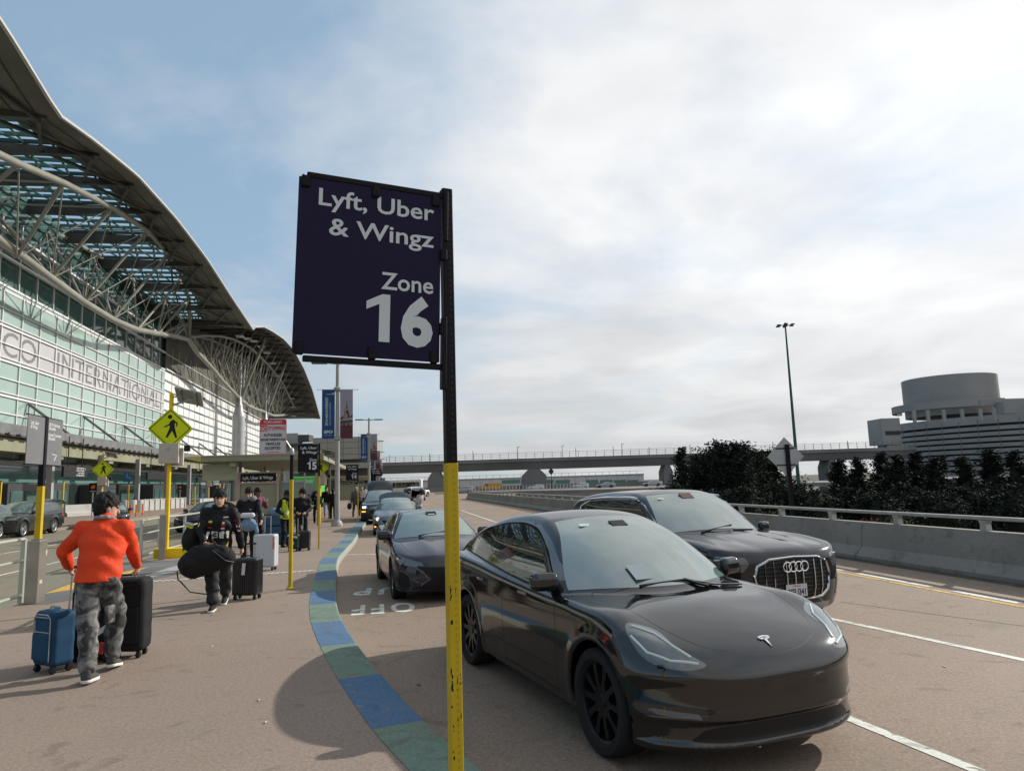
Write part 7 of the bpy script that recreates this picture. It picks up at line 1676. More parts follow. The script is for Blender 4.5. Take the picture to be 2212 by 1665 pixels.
# --- large dark suv with the ringed grille
def build_suv1():
    root = thing('parked_suv', 'glossy dark suv with large chrome barred grille standing in the next lane', 'car', (2.1343 - .02, 12.5941, -.15), -1.2384)
    pm = paint('suv_black_blue', (.010, .010, .014), .10)
    GR = [(-.36, .90), (0, .915), (.36, .90), (.52, .83), (.56, .70), (.52, .50), (.42, .42), (0, .40), (-.42, .42), (-.52, .50), (-.56, .70), (-.52, .83)]
    gr = lambda V, N, sh: np.where(V[:, 0] > 3.4, poly_sdf(GR, V[:, 1], V[:, 2]), -1)
    hl = lambda V, N, sh: np.where(V[:, 0] > 3.0, poly_sdf([(.60, .86), (.64, .93), (.90, .955), (.97, .90), (.96, .80), (.80, .77), (.68, .76)], np.abs(V[:, 1]) + .35 * np.clip(3.6 - V[:, 0], 0, 1), V[:, 2]), -1)
    vent = lambda V, N, sh: np.where(V[:, 0] > 3.2, poly_sdf([(.72, .66), (.94, .68), (.955, .40), (.90, .36), (.72, .40)], np.abs(V[:, 1]) + .35 * np.clip(3.6 - V[:, 0], 0, 1), V[:, 2]), -1)
    low = lambda V, N, sh: np.where(V[:, 0] > 3.3, poly_sdf([(-.6, .25), (.6, .25), (.62, .34), (-.62, .34)], V[:, 1], V[:, 2]), -1)
    p = dict(SUV); p['patch'] = [('grille', BLK, gr), ('headlight', LENS, hl, 'lr'), ('bumper_vent', BLK, vent, 'lr'), ('lower_trim', GALV, low)]
    sh = build_car(p, root, pm, .03, rimm=mat('alloy_rim', (.45, .46, .48), .3, metal=.9))
    mirrors(root, 2.12, 1.0, 1.16, pm, size=.82)
    P3_ = lambda y, z, o=.012: (sh.sx(y, z) + o, y, z)
    q = MB(); pts = []
    for i in range(len(GR)):
        a, b = GR[i], GR[(i + 1) % len(GR)]
        for t in (0, .33, .66): pts.append(P3_(a[0] + (b[0] - a[0]) * t, a[1] + (b[1] - a[1]) * t, .01))
    q.tube(pts + [pts[0]], .016, 6); q.build('grille_surround', CHROME, root, smooth=True)
    for y in (-.42, -.30, -.12, .0, .12, .30, .42):
        q = MB(); q.tube([P3_(y * 1., .43, .006), P3_(y, .55, .012), P3_(y * 1., .68, .014), P3_(y, .88, .006)], .0075, 5); q.build('grille_bar', CHROME, root)
    q = MB()
    for i in range(9): z = .46 + .05 * i; q.tube([P3_(y, z, .002) for y in (-.5, -.3, 0, .3, .5)], .006, 4)
    q.build('grille_mesh', mat('grille_dark_grey', (.03, .03, .032), .35, spec=.5), root)
    for i in range(4):
        q = MB(); yc = -.126 + .084 * i; n = 20; ring = [(sh.sx(yc, .80) + .030, yc + .058 * cos(2 * pi * k / n), .805 + .058 * sin(2 * pi * k / n)) for k in range(n + 1)]; q.tube(ring, .0085, 6, caps=False); q.build('ring_badge', CHROME, root, smooth=True)
    plate(root, sh, '9JEU341', .52)
    for s_ in (-1, 1):
        q = MB(); q.tube([(x, s_ * (.735), sh.sz(x, .70) + .03) for x in (-.75, -.3, .3, .8, 1.2, 1.42)], .018, 6); q.build('roof_rail', CHROME, root, smooth=True)
    q = MB()
    for s_ in (-1, 1): q.tube([(x, sh.sy(x, z, s_) + s_ * .004, z) for x, z in ((-.75, 1.24), (-.72, 1.47), (-.3, 1.60), (.2, 1.64), (.7, 1.655), (1.2, 1.64), (1.6, 1.52), (2.0, 1.27))], .010, 5)
    q.build('window_chrome', CHROME, root)
    q = MB(); q.tube([(2.42, -.3, sh.sz(2.42, -.3) + .012), (2.30, .3, sh.sz(2.30, .3) + .012)], .010, 5); q.tube([(2.40, .25, sh.sz(2.40, .25) + .012), (2.28, .68, sh.sz(2.28, .68) + .01)], .010, 5); q.build('wiper', BLK, root)
    q = MB(); q.box((1.62, 0, sh.sz(1.62, 0) + .006), (.14, .20, .02), ry=.55); q.build('camera_housing', mat('rosewood_trim', (.10, .05, .05), .5), root); q = MB(); q.box((1.60, -.42, sh.sz(1.60, -.42) + .004), (.05, .13, .004), ry=.5); q.build('toll_sticker', SWHITE, root)
    q = MB()
    for s_ in (-1, 1):
        for i in range(5):
            for j in range(3): yy = s_ * (.76 + .035 * j); q.box((sh.sx(yy, .62 - .055 * i) + .006, yy, .62 - .055 * i), (.012, .022, .014))
    q.build('vent_studs', CHROME, root)
    lamp_guides(root, sh, [[(3.72, .68, .88), (3.68, .80, .90), (3.60, .92, .90)]], .010)
    return root
suv1 = build_suv1()
# --- dark sedan behind the yellow post
def build_sedan(name, label, pos, yaw, body, h=.03, detail=True, group=None):
    root = thing(name, label, 'car', (*pos, -.15), yaw, group)
    gr = lambda V, N, sh: np.where(V[:, 0] > 3.2, poly_sdf([(-.60, .62), (-.3, .585), (.3, .585), (.60, .62), (.55, .56), (.34, .40), (.60, .25), (-.60, .25), (-.34, .40), (-.55, .56)], V[:, 1], V[:, 2]), -1)
    hl = lambda V, N, sh: np.where(V[:, 0] > 2.9, poly_sdf([(.47, .60), (.50, .66), (.70, .72), (.93, .78), (.96, .74), (.86, .64), (.62, .60)], np.abs(V[:, 1]) + .45 * np.clip(3.42 - V[:, 0], 0, 1), V[:, 2]), -1)
    vent = lambda V, N, sh: np.where(V[:, 0] > 3.1, poly_sdf([(.64, .30), (.70, .48), (.88, .53), (.90, .30), (.8, .25)], np.abs(V[:, 1]) + .3 * np.clip(3.5 - V[:, 0], 0, 1), V[:, 2]), -1)
    p = dict(SED); p['patch'] = [('grille', BLK, gr), ('headlight', LENS, hl, 'lr'), ('bumper_vent', BLK, vent, 'lr')]
    sh = build_car(p, root, body, h, rimm=mat('two_tone_rim', (.12, .12, .125), .3, metal=.8), gaps=detail)
    mirrors(root, 1.92, .96, 1.02, body if detail else body)
    if detail:
        for s_ in (-1, 1):
            q = MB(); P3_ = lambda y, z, o=.008: (sh.sx(s_ * y, z) + o, s_ * y, z); q.tube([P3_(.66, .29), P3_(.70, .46), P3_(.80, .52), P3_(.89, .535)], .010, 5); q.tube([P3_(.60, .575), P3_(.5, .52), P3_(.40, .40), P3_(.52, .30)], .014, 5); q.build('bumper_blade', mat('satin_dark', (.06, .06, .07), .25, spec=.6), root)
            q = MB(); q.tube([(x, sh.sy(x, z, s_) + s_ * .004, z) for x, z in ((-.3, 1.10), (-.1, 1.20), (.2, 1.30), (.55, 1.365), (1.0, 1.365), (1.35, 1.295), (1.85, 1.03))], .009, 5); q.build('window_trim', CHROME, root)
        q = MB(); q.tube([(2.22, -.35, sh.sz(2.22, -.35) + .012), (2.16, .2, sh.sz(2.16, .2) + .012)], .010, 5); q.build('wiper', BLK, root); q = MB(); q.box((1.50, .0, sh.sz(1.50, 0) + .006), (.12, .20, .015), ry=.5); q.build('camera_housing', BLK, root); q = MB(); q.box((1.56, .0, sh.sz(1.56, 0) + .014), (.03, .13, .004), ry=.5); q.build('sticker', SWHITE, root)
        for s_ in (-1, 1):
            for x in (1.35, .25): q = MB(); q.box((x, s_ * (sh.sy(x, .86, 1) + .006), .86), (.19, .015, .028), bev=.005); q.build('door_handle', CHROME if False else body, root)
        q = MB(); q.lathe([(.002, 0), (.045, 0), (.05, .006)], 16, 'X', (sh.sx(0, .60) + .004, 0, .60)); q.build('badge', CHROME, root)
    return root, sh
build_sedan('parked_sedan', 'dark plum black saloon directly behind the black crossover at the kerb', (-2.0847, 15.546), -1.2942, paint('plum_black_paint', (.014, .010, .020), .10))
# blue grey saloon with its boot lid up
pos, yaw = pose_from(-5.75, 28.9, (.178, -.984), 2.825)
s2, s2sh = build_sedan('parked_sedan', 'blue grey saloon with one lit headlight and its boot lid raised', pos, yaw, paint('blue_grey_paint', (.13, .17, .20), .25, metal=.5), h=.045, detail=False)
LIT = mat('lit_headlamp', (.8, .75, .6), .3, emis=(1., .80, .45), es=2.2); LITO = mat('lit_amber', (.8, .3, .05), .3, emis=(1., .42, .05), es=2.0); LITW = mat('lit_white_led', (.9, .95, 1.), .3, emis=(.8, .95, 1.), es=3.)
q = MB(); q.lathe([(.001, 0), (.07, 0), (.07, .02)], 12, 'X', (s2sh.sx(-.72, .66) + .0, -.72, .66)); q.build('lit_lamp', LIT, s2); q = MB(); q.box((s2sh.sx(-.80, .36) + .005, -.80, .36), (.02, .12, .05)); q.build('turn_signal', LITO, s2)
def lid(root, m, pts_x, z0, w, name='boot_lid', glassm=None, tilt=0.):
    """raised lid: a curved shell seen from the front"""
    n = 12; V = []; 
    for i in range(n + 1):
        t = -1 + 2 * i / n; y = t * w / 2; drop = .16 * abs(t) ** 3.2
        for (x, z) in pts_x: V.append((x, y, z - drop)); 
    k = len(pts_x); F = [(i * k + j, i * k + j + 1, (i + 1) * k + j + 1, (i + 1) * k + j) for i in range(n) for j in range(k - 1)]
    V2 = [(x - .04, y * .99, z - .03) for x, y, z in V]; nn = len(V); F2 = [f[::-1] for f in F]; F2 = [tuple(i + nn for i in f) for f in F2]
    E = []
    for i in range(n): E += [(i * k, (i + 1) * k, nn + (i + 1) * k, nn + i * k), ((i + 1) * k + k - 1, i * k + k - 1, nn + i * k + k - 1, nn + (i + 1) * k + k - 1)]
    for j in range(k - 1): E += [(j + 1, j, nn + j, nn + j + 1), (n * k + j, n * k + j + 1, nn + n * k + j + 1, nn + n * k + j)]
    q = MB(); q.add(V + V2, F + F2 + E); o = q.build(name, m, root, smooth=True)
    if glassm:
        V = []
        for i in range(n + 1):
            t = -.86 + 1.72 * i / n; y = t * w / 2; drop = .16 * abs(t / .9) ** 3.2
            for f_ in (.18, .5, .85): a, b = pts_x[0], pts_x[-1]; V.append((a[0] + (b[0] - a[0]) * f_ + .02, y, a[1] + (b[1] - a[1]) * f_ - drop * 1.02 + .01))
        F = [(i * 3 + j, i * 3 + j + 1, (i + 1) * 3 + j + 1, (i + 1) * 3 + j) for i in range(n) for j in range(2)]; mesh_obj('lid_glass', V, F, glassm, o)
    return o
lid(s2, mat('boot_lid_blue_grey', (.10, .125, .145), .4), [(-.72, 1.12), (-.80, 1.30), (-.86, 1.5), (-.98, 1.66)], 0, 1.42)
# black suv with lit lamps and raised tailgate
def build_suv(name, label, pos, yaw, body, h=.05, lit=False, tail=False, group=None, rail=False, z=-.15):
    root = thing(name, label, 'car', (*pos, z), yaw, group)
    gr = lambda V, N, sh: np.where(V[:, 0] > 3.4, poly_sdf([(-.45, .88), (.45, .88), (.5, .55), (-.5, .55)], V[:, 1], V[:, 2]), -1)
    hl = lambda V, N, sh: np.where(V[:, 0] > 3.0, poly_sdf([(.56, .82), (.60, .93), (.93, .955), (.96, .84)], np.abs(V[:, 1]) + .35 * np.clip(3.6 - V[:, 0], 0, 1), V[:, 2]), -1)
    tl = lambda V, N, sh: np.where(V[:, 0] < -.8, poly_sdf([(.60, .92), (.62, 1.06), (.99, 1.06), (.99, .9)], np.abs(V[:, 1]), V[:, 2]), -1)
    p = dict(SUV); p['patch'] = [('grille', BLK, gr), ('headlight', LENS, hl, 'lr'), ('tail_light', REDL, tl, 'lr')]
    sh = build_car(p, root, body, h, gaps=False, rimm=mat('bright_alloy_rim', (.55, .56, .58), .3, metal=.85)); mirrors(root, 2.15, 1.02, 1.17, body)
    if lit:
        q = MB(); q.box((sh.sx(-.72, .88), -.72, .88), (.05, .30, .10), rz=.3); q.build('lit_lamp', LITW, root); q = MB(); q.box((sh.sx(-.74, .66), -.74, .66), (.05, .34, .06), rz=.3); q.build('turn_signal', LITO, root)
    if tail: lid(root, body, [(-.90, 1.70), (-1.15, 1.88), (-1.5, 2.02), (-1.95, 2.08)] if tail == 1 else tail, 0, 1.45, 'tailgate', mat('tailgate_glass_violet', (.02, .018, .05), .1, spec=.8))
    return root, sh
DKP = paint('dark_green_black_paint', (.012, .016, .018), .15)
build_suv('parked_suv', 'black suv with lit white headlight and amber lamp, tailgate raised, far up the kerb', (-7.75, 40.9), atan2(-.984, .178), DKP, lit=True, tail=[(-.85, 1.66), (-.95, 1.95), (-1.15, 2.18), (-1.5, 2.30)])
# inner road: parked suv at left with open tailgate
def side_pose(xf, xr, yb, Yr, wb):
    r = at(xr, yb, Yr); d = ray(xf, yb - (yb - 1145)); best = None
    for k in range(400):
        Yf = Yr - 4 + k * .02; f_ = at(xf, yb, Yf); e = abs(((f_ - r).xy).length - wb)
        if Yf < Yr and (best is None or e < best[0]): best = (e, f_)
    return r, best[1]
rr_, ff_ = side_pose(51, 117, 1146, 38.2, 2.995); hd_ = (ff_ - rr_).xy.normalized(); lf = Vector((-hd_.y, hd_.x)); c_ = rr_.xy - lf * .95
CAY = paint('dark_olive_black_paint', (.020, .024, .022), .12)
build_suv('parked_suv', 'dark suv parked on the inner road at left with its tailgate wide open', (c_.x, c_.y), atan2(hd_.y, hd_.x), CAY, tail=[(-.92, 1.66), (-1.3, 1.80), (-1.75, 1.80), (-2.05, 1.62)], h=.04)
v = at(8, 1152, 34.0); build_suv('parked_suv', 'grey green suv cut off by the left edge of the picture', (v.x - lf.x * .95 - .2, v.y - lf.y * .95), atan2(hd_.y, hd_.x), paint('grey_green_paint', (.07, .09, .085), .15), h=.045)
# black saloon behind the head of the man in orange
pos, yaw = pose_from(-23.4, 43.3, (.50, -.86), 2.825, side=1); build_sedan('parked_sedan', 'black saloon on the inner road partly hidden by the head of the man in orange', pos, yaw, paint('black_green_paint', (.016, .026, .024), .12), h=.045, detail=False)
pos, yaw = pose_from(-16.6, 35.2, (.02, -1.), 2.825); s4, s4sh = build_sedan('moving_sedan', 'dark violet grey saloon on the inner road behind the railing', pos, yaw, paint('violet_grey_paint', (.045, .042, .055), .2), h=.045, detail=False)
plate(s4, s4sh, None, .42)
build_suv('moving_suv', 'dark suv following the violet grey saloon on the inner road', (-17.2, 49.5), R(-88), paint('black_green_paint', (.016, .026, .024), .12), h=.06)
# outer road, far: white suvs, coach; distant traffic on the ramp
WHP = paint('white_paint', (.60, .60, .60), .3); SLP = paint('silver_paint', (.33, .34, .35), .3, metal=.4)
v = gp(912, 1079, -.15); build_suv('moving_suv', 'silver suv driving away behind the person in the grey hooded top', (v.x, 92), R(100), SLP, h=.08)
v = gp(920, 1071, -.15); wsv, _ = build_suv('moving_suv', 'white suv driving away just left of the yellow post, beyond the silver one', (v.x - 1., 118), R(60), WHP, h=.08)
def far_car(kind, label, xc, yb, Y, body, faceleft=True, z=None, wpx=None, sc=1., g='distant traffic on the far ramp'):
    v = at(xc, yb, Y); zz = v.z if z is None else z; yaw = R(180) if faceleft else 0.
    if kind == 'sedan':
        r_, s_ = build_sedan('distant_car', label, (v.x, Y), yaw, body, h=.09, detail=False, group=g)
    else: r_, s_ = build_suv('distant_car', label, (v.x, Y), yaw, body, h=.09, group=g)
    r_.location = (v.x + (1.3 if faceleft else -1.3) * sc, Y, zz); r_.scale = (sc, sc, sc); return r_
far_car('suv', 'silver suv on the far road just right of the yellow post', 1002, 1066, 165, SLP)
PRI = paint('pale_blue_white_paint', (.50, .56, .60), .3)
h1 = far_car('suv', 'pale blue hatchback on the far ramp under the middle pier', 1158, 1058.6, 185, PRI, sc=.88); h1.scale = (.86, .9, .86)
h2 = dup(h1, (at(1254, 1055.5, 185).x + 1.15, 185, at(1254, 1055.5, 185).z), R(180), 'pale blue hatchback on the far ramp between the pier and the grey saloon')
h2.scale = h1.scale
g1 = far_car('sedan', 'lilac grey saloon on the far ramp left of the thin dark post', 1308, 1054, 172, paint('lilac_grey_paint', (.27, .26, .30), .3))
far_car('sedan', 'silver saloon on the far ramp at the edge of the dark trees', 1409, 1050.5, 170, SLP)
# yellow utility truck
YT = paint('truck_yellow', (.55, .27, .01), .4); v = at(1062, 1060, 190); ty = thing('utility_truck', 'yellow utility truck with box body on the far ramp', 'truck', (v.x, 190, v.z), R(180))
q = MB(); q.box((-.9, 0, 1.25), (3.4, 2.0, 1.5), bev=.06); q.build('box_body', YT, ty)
q = MB(); q.prism([(.8, .55), (3.1, .55), (3.15, 1.15), (2.1, 1.25), (1.6, 2.0), (.8, 2.0)], -.95, .95, 'XZ'); q.build('cab', YT, ty)
q = MB(); q.prism([(.95, 1.3), (1.98, 1.3), (1.55, 1.9), (.95, 1.9)], -.97, .97, 'XZ'); q.build('cab_window', DGLASS, ty)
for x in (2.4, -1.5):
    for s_ in (-1, 1): make_wheel(ty, (x, s_ * .85, .42), .42, .25, s_, mat('alloy_rim', (.45, .46, .48), .3, metal=.9), 5)
q = MB(); q.box((3.15, 0, .7), (.2, 1.9, .25)); q.box((-2.65, 0, .6), (.15, 1.9, .2)); q.build('bumper', BLK, ty)
# white coach under the viaduct
v = at(876, 1050, 150); co = thing('coach', 'white coach with a dark window band parked under the viaduct', 'coach', (v.x, 150, -.2), R(0)); WC = mat('coach_white', (.62, .62, .62), .4)
q = MB(); q.box((-1.0, 0, 1.78), (9., 2.5, 2.9), bev=.12); q.build('coach_body', WC, co); q = MB(); q.box((-.2, -1.26, 2.15), (6.6, .06, 1.1)); q.build('window_band', DGLASS, co)
for x in (-3.6, 2.2):
    for s_ in (-1, 1): make_wheel(co, (x, s_ * 1.1, .5), .5, .3, s_, MATS['alloy_rim'], 5)
# green bus behind the second shelter
GB = paint('bus_green', (.06, .42, .05), .35); v = at(655, 1100, 66); gb = thing('shuttle_bus', 'bright green shuttle bus behind the hooded person in black', 'bus', (v.x - .5, 68, -.15), TRZ - pi / 2)
q = MB(); q.box((0, 4.2, 1.75), (2.5, 8.4, 2.7), bev=.15); q.build('bus_body', GB, gb); q = MB(); q.box((0, -.03, 1.6), (2.1, .08, 1.3)); q.build('windscreen', DGLASS, gb); q = MB(); q.box((0, -.04, 2.6), (1.6, .08, .3)); q.build('destination_panel', mat('pale_green_panel', (.3, .5, .38), .5), gb)
for y in (1.6, 6.4):
    for s_ in (-1, 1): w = make_wheel(gb, (s_ * 1.1, y, .45), .45, .25, s_, MATS['alloy_rim'], 5); w.rotation_euler.z = -pi / 2
# ---------------------------------------------------------------- trees beyond the barrier
BARK = mat('bark', (.06, .05, .04), .9); NEED = mat('dark_foliage', (.016, .019, .015), .8, noise=(.8, .3, (.029, .033, .025)), spec=.05)
def tree_proto(seed, H, rb, kind='pine'):
    r_ = random.Random(seed); q = MB(); q.tube([(0, 0, 0), (.05, 0, H * .5), (0, .05, H * .97)], [.22, .14, .03], 7)
    V, F = [], []
    def leaf(c, s):
        a, b = r_.uniform(0, 2 * pi), r_.uniform(-.6, 1.1); d = Vector((cos(a) * cos(b), sin(a) * cos(b), sin(b))); e = d.cross(Vector((r_.uniform(-1, 1), r_.uniform(-1, 1), r_.uniform(-1, 1)))).normalized() * s * .36; n = len(V)
        c = Vector(c); V.extend([c - e, c + d * s * .5 - e * .7, c + d * s, c + d * s * .5 + e * .7]); F.append((n, n + 1, n + 2, n + 3))
    nb = 115
    for i in range(nb):
        t = (i + r_.random()) / nb; z = H * (.12 + .86 * t); env = rb * (1 - t) ** .85 * (.55 + .6 * r_.random()) + .10
        if kind == 'round': env = rb * min(1, (1.06 - t) * 2.2) ** .6 * (.6 + .45 * r_.random())
        a = r_.uniform(0, 2 * pi); tip = Vector((env * cos(a), env * sin(a), z + env * (.28 if kind == 'pine' else .45))); b0 = Vector((0, 0, z - .1))
        q.tube([b0, (b0 + tip) / 2 + Vector((0, 0, -.05)), tip], [.035, .022, .008], 3, caps=False)
        nl = int(34 + env * 46)
        for k in range(nl):
            u = r_.random() ** .6; p_ = b0 + (tip - b0) * u; sp_ = .10 + .24 * env * (.4 + .6 * u) * .6; p_ += Vector((r_.gauss(0, sp_), r_.gauss(0, sp_), r_.gauss(0, sp_ * .6))); leaf(p_, r_.uniform(.12, .30))
    n = 14; m_ = 16; off = len(V)      # dense inner foliage
    for i in range(m_ + 1):
        t = .10 + .86 * i / m_; env = (rb * (1 - t) ** .85 if kind == 'pine' else rb * min(1, (1.06 - t) * 2.2) ** .6) * .52
        for j in range(n): a = 2 * pi * j / n; e_ = env * (.75 + .4 * r_.random()); V.append(Vector((e_ * cos(a), e_ * sin(a), H * t + r_.uniform(-.15, .15))))
    for i in range(m_):
        for j in range(n): F.append((off + i * n + j, off + i * n + (j + 1) % n, off + (i + 1) * n + (j + 1) % n, off + (i + 1) * n + j))
    return q, V, F
PROT = []
for i, (sd, kind, H, rb) in enumerate(((1, 'pine', 11.2, 1.9), (2, 'pine', 10.6, 2.0), (3, 'pine', 11.6, 1.8), (4, 'round', 11.4, 2.5), (5, 'round', 10.6, 2.7))):
    q, V, F = tree_proto(sd, H, rb, kind); me_t = q.build('trunk', BARK); cr_ = mesh_obj('crown', V, F, NEED, None, smooth=False); PROT.append((me_t, cr_, H))
def tree(px, ytop, Y, k, label, group, name='pine_tree', rz=0., wide=1.):
    v = at(px, ytop, Y); t0, c0, H = PROT[k]; sc = (v.z + 7.2) / H; root = thing(name, label, 'tree', (v.x, Y, -7.2), rz, group); root.scale = (sc * wide, sc * wide, sc)
    for o in (t0, c0):
        if o.parent is None: o.parent = root; 
        else: c = o.copy(); COL.objects.link(c); c.parent = root
    return root
gR = 'dark conifers in a row before the parking garage'; gL = 'dense dark trees left of the diamond sign'
tops = [(1958 - 480 + 0, 0)]
row = [(1981, 978), (1925, 990), (2037, 968 + 12), (2082, 985), (2133, 966), (2186, 968), (2240, 975), (1866, 1000), (1845, 992), (1895, 994)]
import string
names = ['conifer right of the gap where the garage base shows', 'conifer just left of the garage side block', 'conifer under the left rim of the garage', 'shorter conifer below the first garage floors', 'tall conifer second from the right edge', 'tall conifer at the right edge of the picture', 'conifer cut by the right edge of the picture', 'low feathery conifer just right of the diamond sign', 'small conifer touching the diamond sign', 'thin conifer between the diamond sign and the garage']
xs_ = [(2017, 1000 - 14), (1976, 974), (2025, 982), (2076, 984), (2133, 966), (2187, 970), (2236, 972), (1812, 989), (1850, 985), (1901, 974), (1935, 980)]
labs = ['dark conifer %s' % t for t in ('third of the row counted from the parking garage drum edge', 'with a pointed top below the garage side block', 'in front of the left garage floors', 'in front of the middle garage floors', 'tallest of those before the garage', 'second from the right edge of the picture', 'cut off by the right edge of the picture', 'low and feathery, nearest right of the diamond sign', 'small, second right of the diamond sign', 'third right of the diamond sign', 'fourth right of the diamond sign')]
for i, ((x, y), lb) in enumerate(zip(xs_, labs)): tree(x, y, 62 + (i * 7 % 5) * 1.5, i % 3, lb, gR, rz=i * 1.3, wide=1.75)
lx = [(1471, 963), (1500, 978), (1528, 975), (1556, 957), (1597, 957), (1640, 972), (1665, 985), (1580, 990)]
ll = ['leftmost, narrow and pointed, at the end of the viaduct gap', 'low one second from the left end of the clump', 'third from the left end of the clump', 'left one of the two high rounded tops', 'right one of the two high rounded tops', 'just left of the diamond sign', 'behind the left corner of the diamond sign', 'low one below and between the two high tops']
for i, ((x, y), lb) in enumerate(zip(lx, ll)): tree(x, y, 58 + (i * 3 % 4) * 1.5, (0, 1, 3, 4, 3, 4, 1, 3)[i], 'dark tree ' + lb, gL, 'dense_tree', rz=i * 2.1, wide=1.15)
# lower fill trees close behind the barrier
for i in range(17):
    x = 1462 + i * 48; y = 1046 + (i * 37 % 5) * 7; tree(x, y, 40 + (i * 5 % 3) * 2, (3, 4)[i % 2], 'low dark tree just beyond the barrier rail', 'low dark trees close behind the barrier', 'dense_tree', rz=i * .9, wide=1.35)
# weeds behind the barrier
WG1 = mat('weed_green', (.10, .13, .03), .8); WG2 = mat('weed_red', (.22, .06, .03), .8)
for i, (px, py, m_, lb) in enumerate(((1755, 1124, WG1, 'small green weed left of the first rail post behind the dark suv'), (1790, 1124, WG1, 'green weed by the second rail post'), (1880, 1128, WG2, 'reddish weed beside a rail post'), (1930, 1128, WG1, 'wide green weed right of the reddish one'), (1952, 1130, WG1, 'pale green weed farthest right behind the barrier'), (1660, 1110, WG1, 'low weed behind the suv mirror'))):
    v = tp(px, py, -11.2); r_ = random.Random(i); V, F = [], []; o = thing('weed', lb, 'plant', (v.x, v.y, v.z - .55), 0, 'weeds behind the barrier')
    for k in range(150):
        a = r_.uniform(0, 2 * pi); rr2 = r_.random() ** .5 * .22; z = r_.uniform(.1, .62); c = Vector((rr2 * cos(a), rr2 * sin(a), z)); d = Vector((r_.uniform(-1, 1), r_.uniform(-1, 1), r_.uniform(0, 1))).normalized() * r_.uniform(.03, .06); e = d.cross(Vector((r_.uniform(-1, 1), 1, r_.uniform(-1, 1)))).normalized() * .014; n = len(V); V += [c - e, c + d * .5 - e * 1.2, c + d, c + d * .5 + e]; F.append((n, n + 1, n + 2, n + 3))
    mesh_obj('leaves', V, F, m_, o, smooth=False); q = MB()
    for k in range(7): q.tube([(0, 0, -.3), (r_.uniform(-.15, .15), r_.uniform(-.15, .15), .5)], .005, 4)
    q.build('stem', WG1, o)
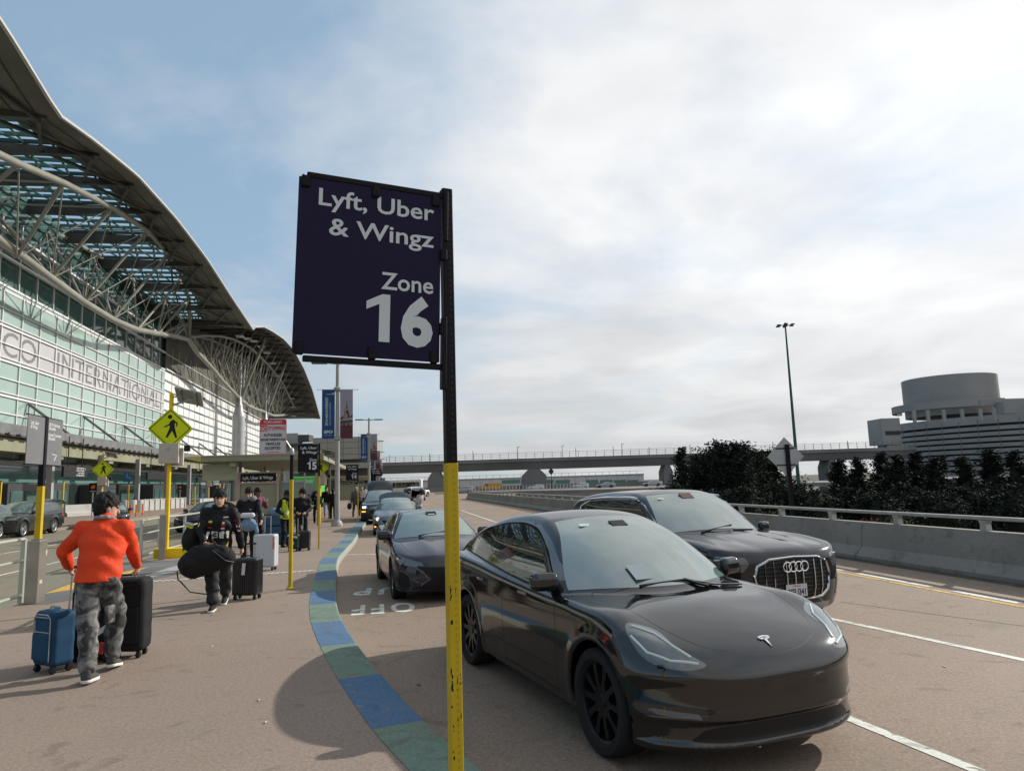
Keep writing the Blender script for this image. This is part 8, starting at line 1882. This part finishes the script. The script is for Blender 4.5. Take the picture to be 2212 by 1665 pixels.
# ---------------------------------------------------------------- sky, sun
SUN_EL, SUN_AZ = R(29), Vector((.82, .57, 0)).normalized()
def build_world():
    w = bpy.data.worlds.new('World'); S.world = w; w.use_nodes = True; nt = w.node_tree; N = nt.nodes; L = nt.links; N.clear()
    out = N.new('ShaderNodeOutputWorld'); bg = N.new('ShaderNodeBackground'); sky = N.new('ShaderNodeTexSky')
    sky.sky_type = 'NISHITA'; sky.sun_disc = False; sky.sun_elevation = SUN_EL; sky.sun_rotation = atan2(SUN_AZ.x, SUN_AZ.y); sky.air_density = 1.; sky.dust_density = 1.0
    bg.inputs['Strength'].default_value = .10
    tc = N.new('ShaderNodeTexCoord'); sep = N.new('ShaderNodeSeparateXYZ'); L.new(tc.outputs['Generated'], sep.inputs[0])
    def mth(op, a, b=None, c=None):
        n = N.new('ShaderNodeMath'); n.operation = op
        for i, v in enumerate((a, b, c)):
            if v is None: continue
            if isinstance(v, (int, float)): n.inputs[i].default_value = v
            else: L.new(v, n.inputs[i])
        return n.outputs[0]
    z = mth('MAXIMUM', sep.outputs['Z'], 0.0); dz = mth('ADD', z, .16)
    cmb = N.new('ShaderNodeCombineXYZ'); L.new(mth('DIVIDE', sep.outputs['X'], dz), cmb.inputs[0]); L.new(mth('DIVIDE', sep.outputs['Y'], dz), cmb.inputs[1])
    n1 = N.new('ShaderNodeTexNoise'); n1.inputs['Scale'].default_value = .95; n1.inputs['Detail'].default_value = 9; n1.inputs['Roughness'].default_value = .55; n1.inputs['Distortion'].default_value = .25
    L.new(cmb.outputs[0], n1.inputs['Vector'])
    n2 = N.new('ShaderNodeTexNoise'); n2.inputs['Scale'].default_value = 1.6; n2.inputs['Detail'].default_value = 6; n2.inputs['Distortion'].default_value = .4; n2.noise_dimensions = '4D'; n2.inputs['W'].default_value = 3.1
    L.new(cmb.outputs[0], n2.inputs['Vector'])
    # cover grows towards the sun side of the sky and towards the horizon
    cov = mth('ADD', mth('MULTIPLY', sep.outputs['X'], 1.5), .44); cov = mth('MINIMUM', cov, .8); cov = mth('MAXIMUM', cov, -.22)
    hz = mth('MULTIPLY', mth('SUBTRACT', .28, z), .5); hz = mth('MAXIMUM', hz, -.12)
    c = mth('ADD', mth('ADD', mth('MULTIPLY', mth('SUBTRACT', n1.outputs['Fac'], .42), 3.4), cov), hz)
    cl = N.new('ShaderNodeClamp'); L.new(c, cl.inputs[0])
    # cloud light: grey bases, brighter rims
    ramp = N.new('ShaderNodeValToRGB'); L.new(n2.outputs['Fac'], ramp.inputs['Fac'])
    ramp.color_ramp.elements[0].position = .3; ramp.color_ramp.elements[0].color = (6.6, 6.7, 6.85, 1)
    ramp.color_ramp.elements[1].position = .62; ramp.color_ramp.elements[1].color = (8.6, 8.65, 8.7, 1)
    gl = mth('MAXIMUM', mth('ADD', mth('MULTIPLY', sep.outputs['X'], SUN_AZ.x), mth('MULTIPLY', sep.outputs['Y'], SUN_AZ.y)), 0)
    gl = mth('MULTIPLY_ADD', mth('POWER', gl, 1.2), .55, .92)
    # thinner light low over the horizon
    lo = mth('MULTIPLY_ADD', mth('MINIMUM', mth('MULTIPLY', z, 2.6), 1.), .36, .64); gl = mth('MULTIPLY', gl, lo)
    mul = N.new('ShaderNodeVectorMath'); mul.operation = 'SCALE'; L.new(ramp.outputs['Color'], mul.inputs[0]); L.new(gl, mul.inputs['Scale'])
    # open sky: lighten the nishita blue a little (thin veil)
    veil = N.new('ShaderNodeMixRGB'); veil.inputs['Fac'].default_value = .50; veil.inputs['Color2'].default_value = (4.7, 6.8, 8.8, 1); L.new(sky.outputs['Color'], veil.inputs['Color1'])
    mx = N.new('ShaderNodeMixRGB'); L.new(cl.outputs[0], mx.inputs['Fac']); L.new(veil.outputs[0], mx.inputs['Color1']); L.new(mul.outputs[0], mx.inputs['Color2'])
    L.new(mx.outputs[0], bg.inputs['Color']); L.new(bg.outputs[0], out.inputs['Surface'])
    sd = bpy.data.lights.new('sun', 'SUN'); sd.energy = 5.0; sd.angle = R(.6); sd.color = (1., .95, .87)
    so = bpy.data.objects.new('sun', sd); COL.objects.link(so)
    dirv = Vector((SUN_AZ.x * cos(SUN_EL), SUN_AZ.y * cos(SUN_EL), sin(SUN_EL)))
    so.rotation_euler = dirv.to_track_quat('Z', 'Y').to_euler()
build_world()
S.view_settings.view_transform = 'Standard'; S.view_settings.look = 'None'; S.view_settings.exposure = 0; S.view_settings.gamma = 1
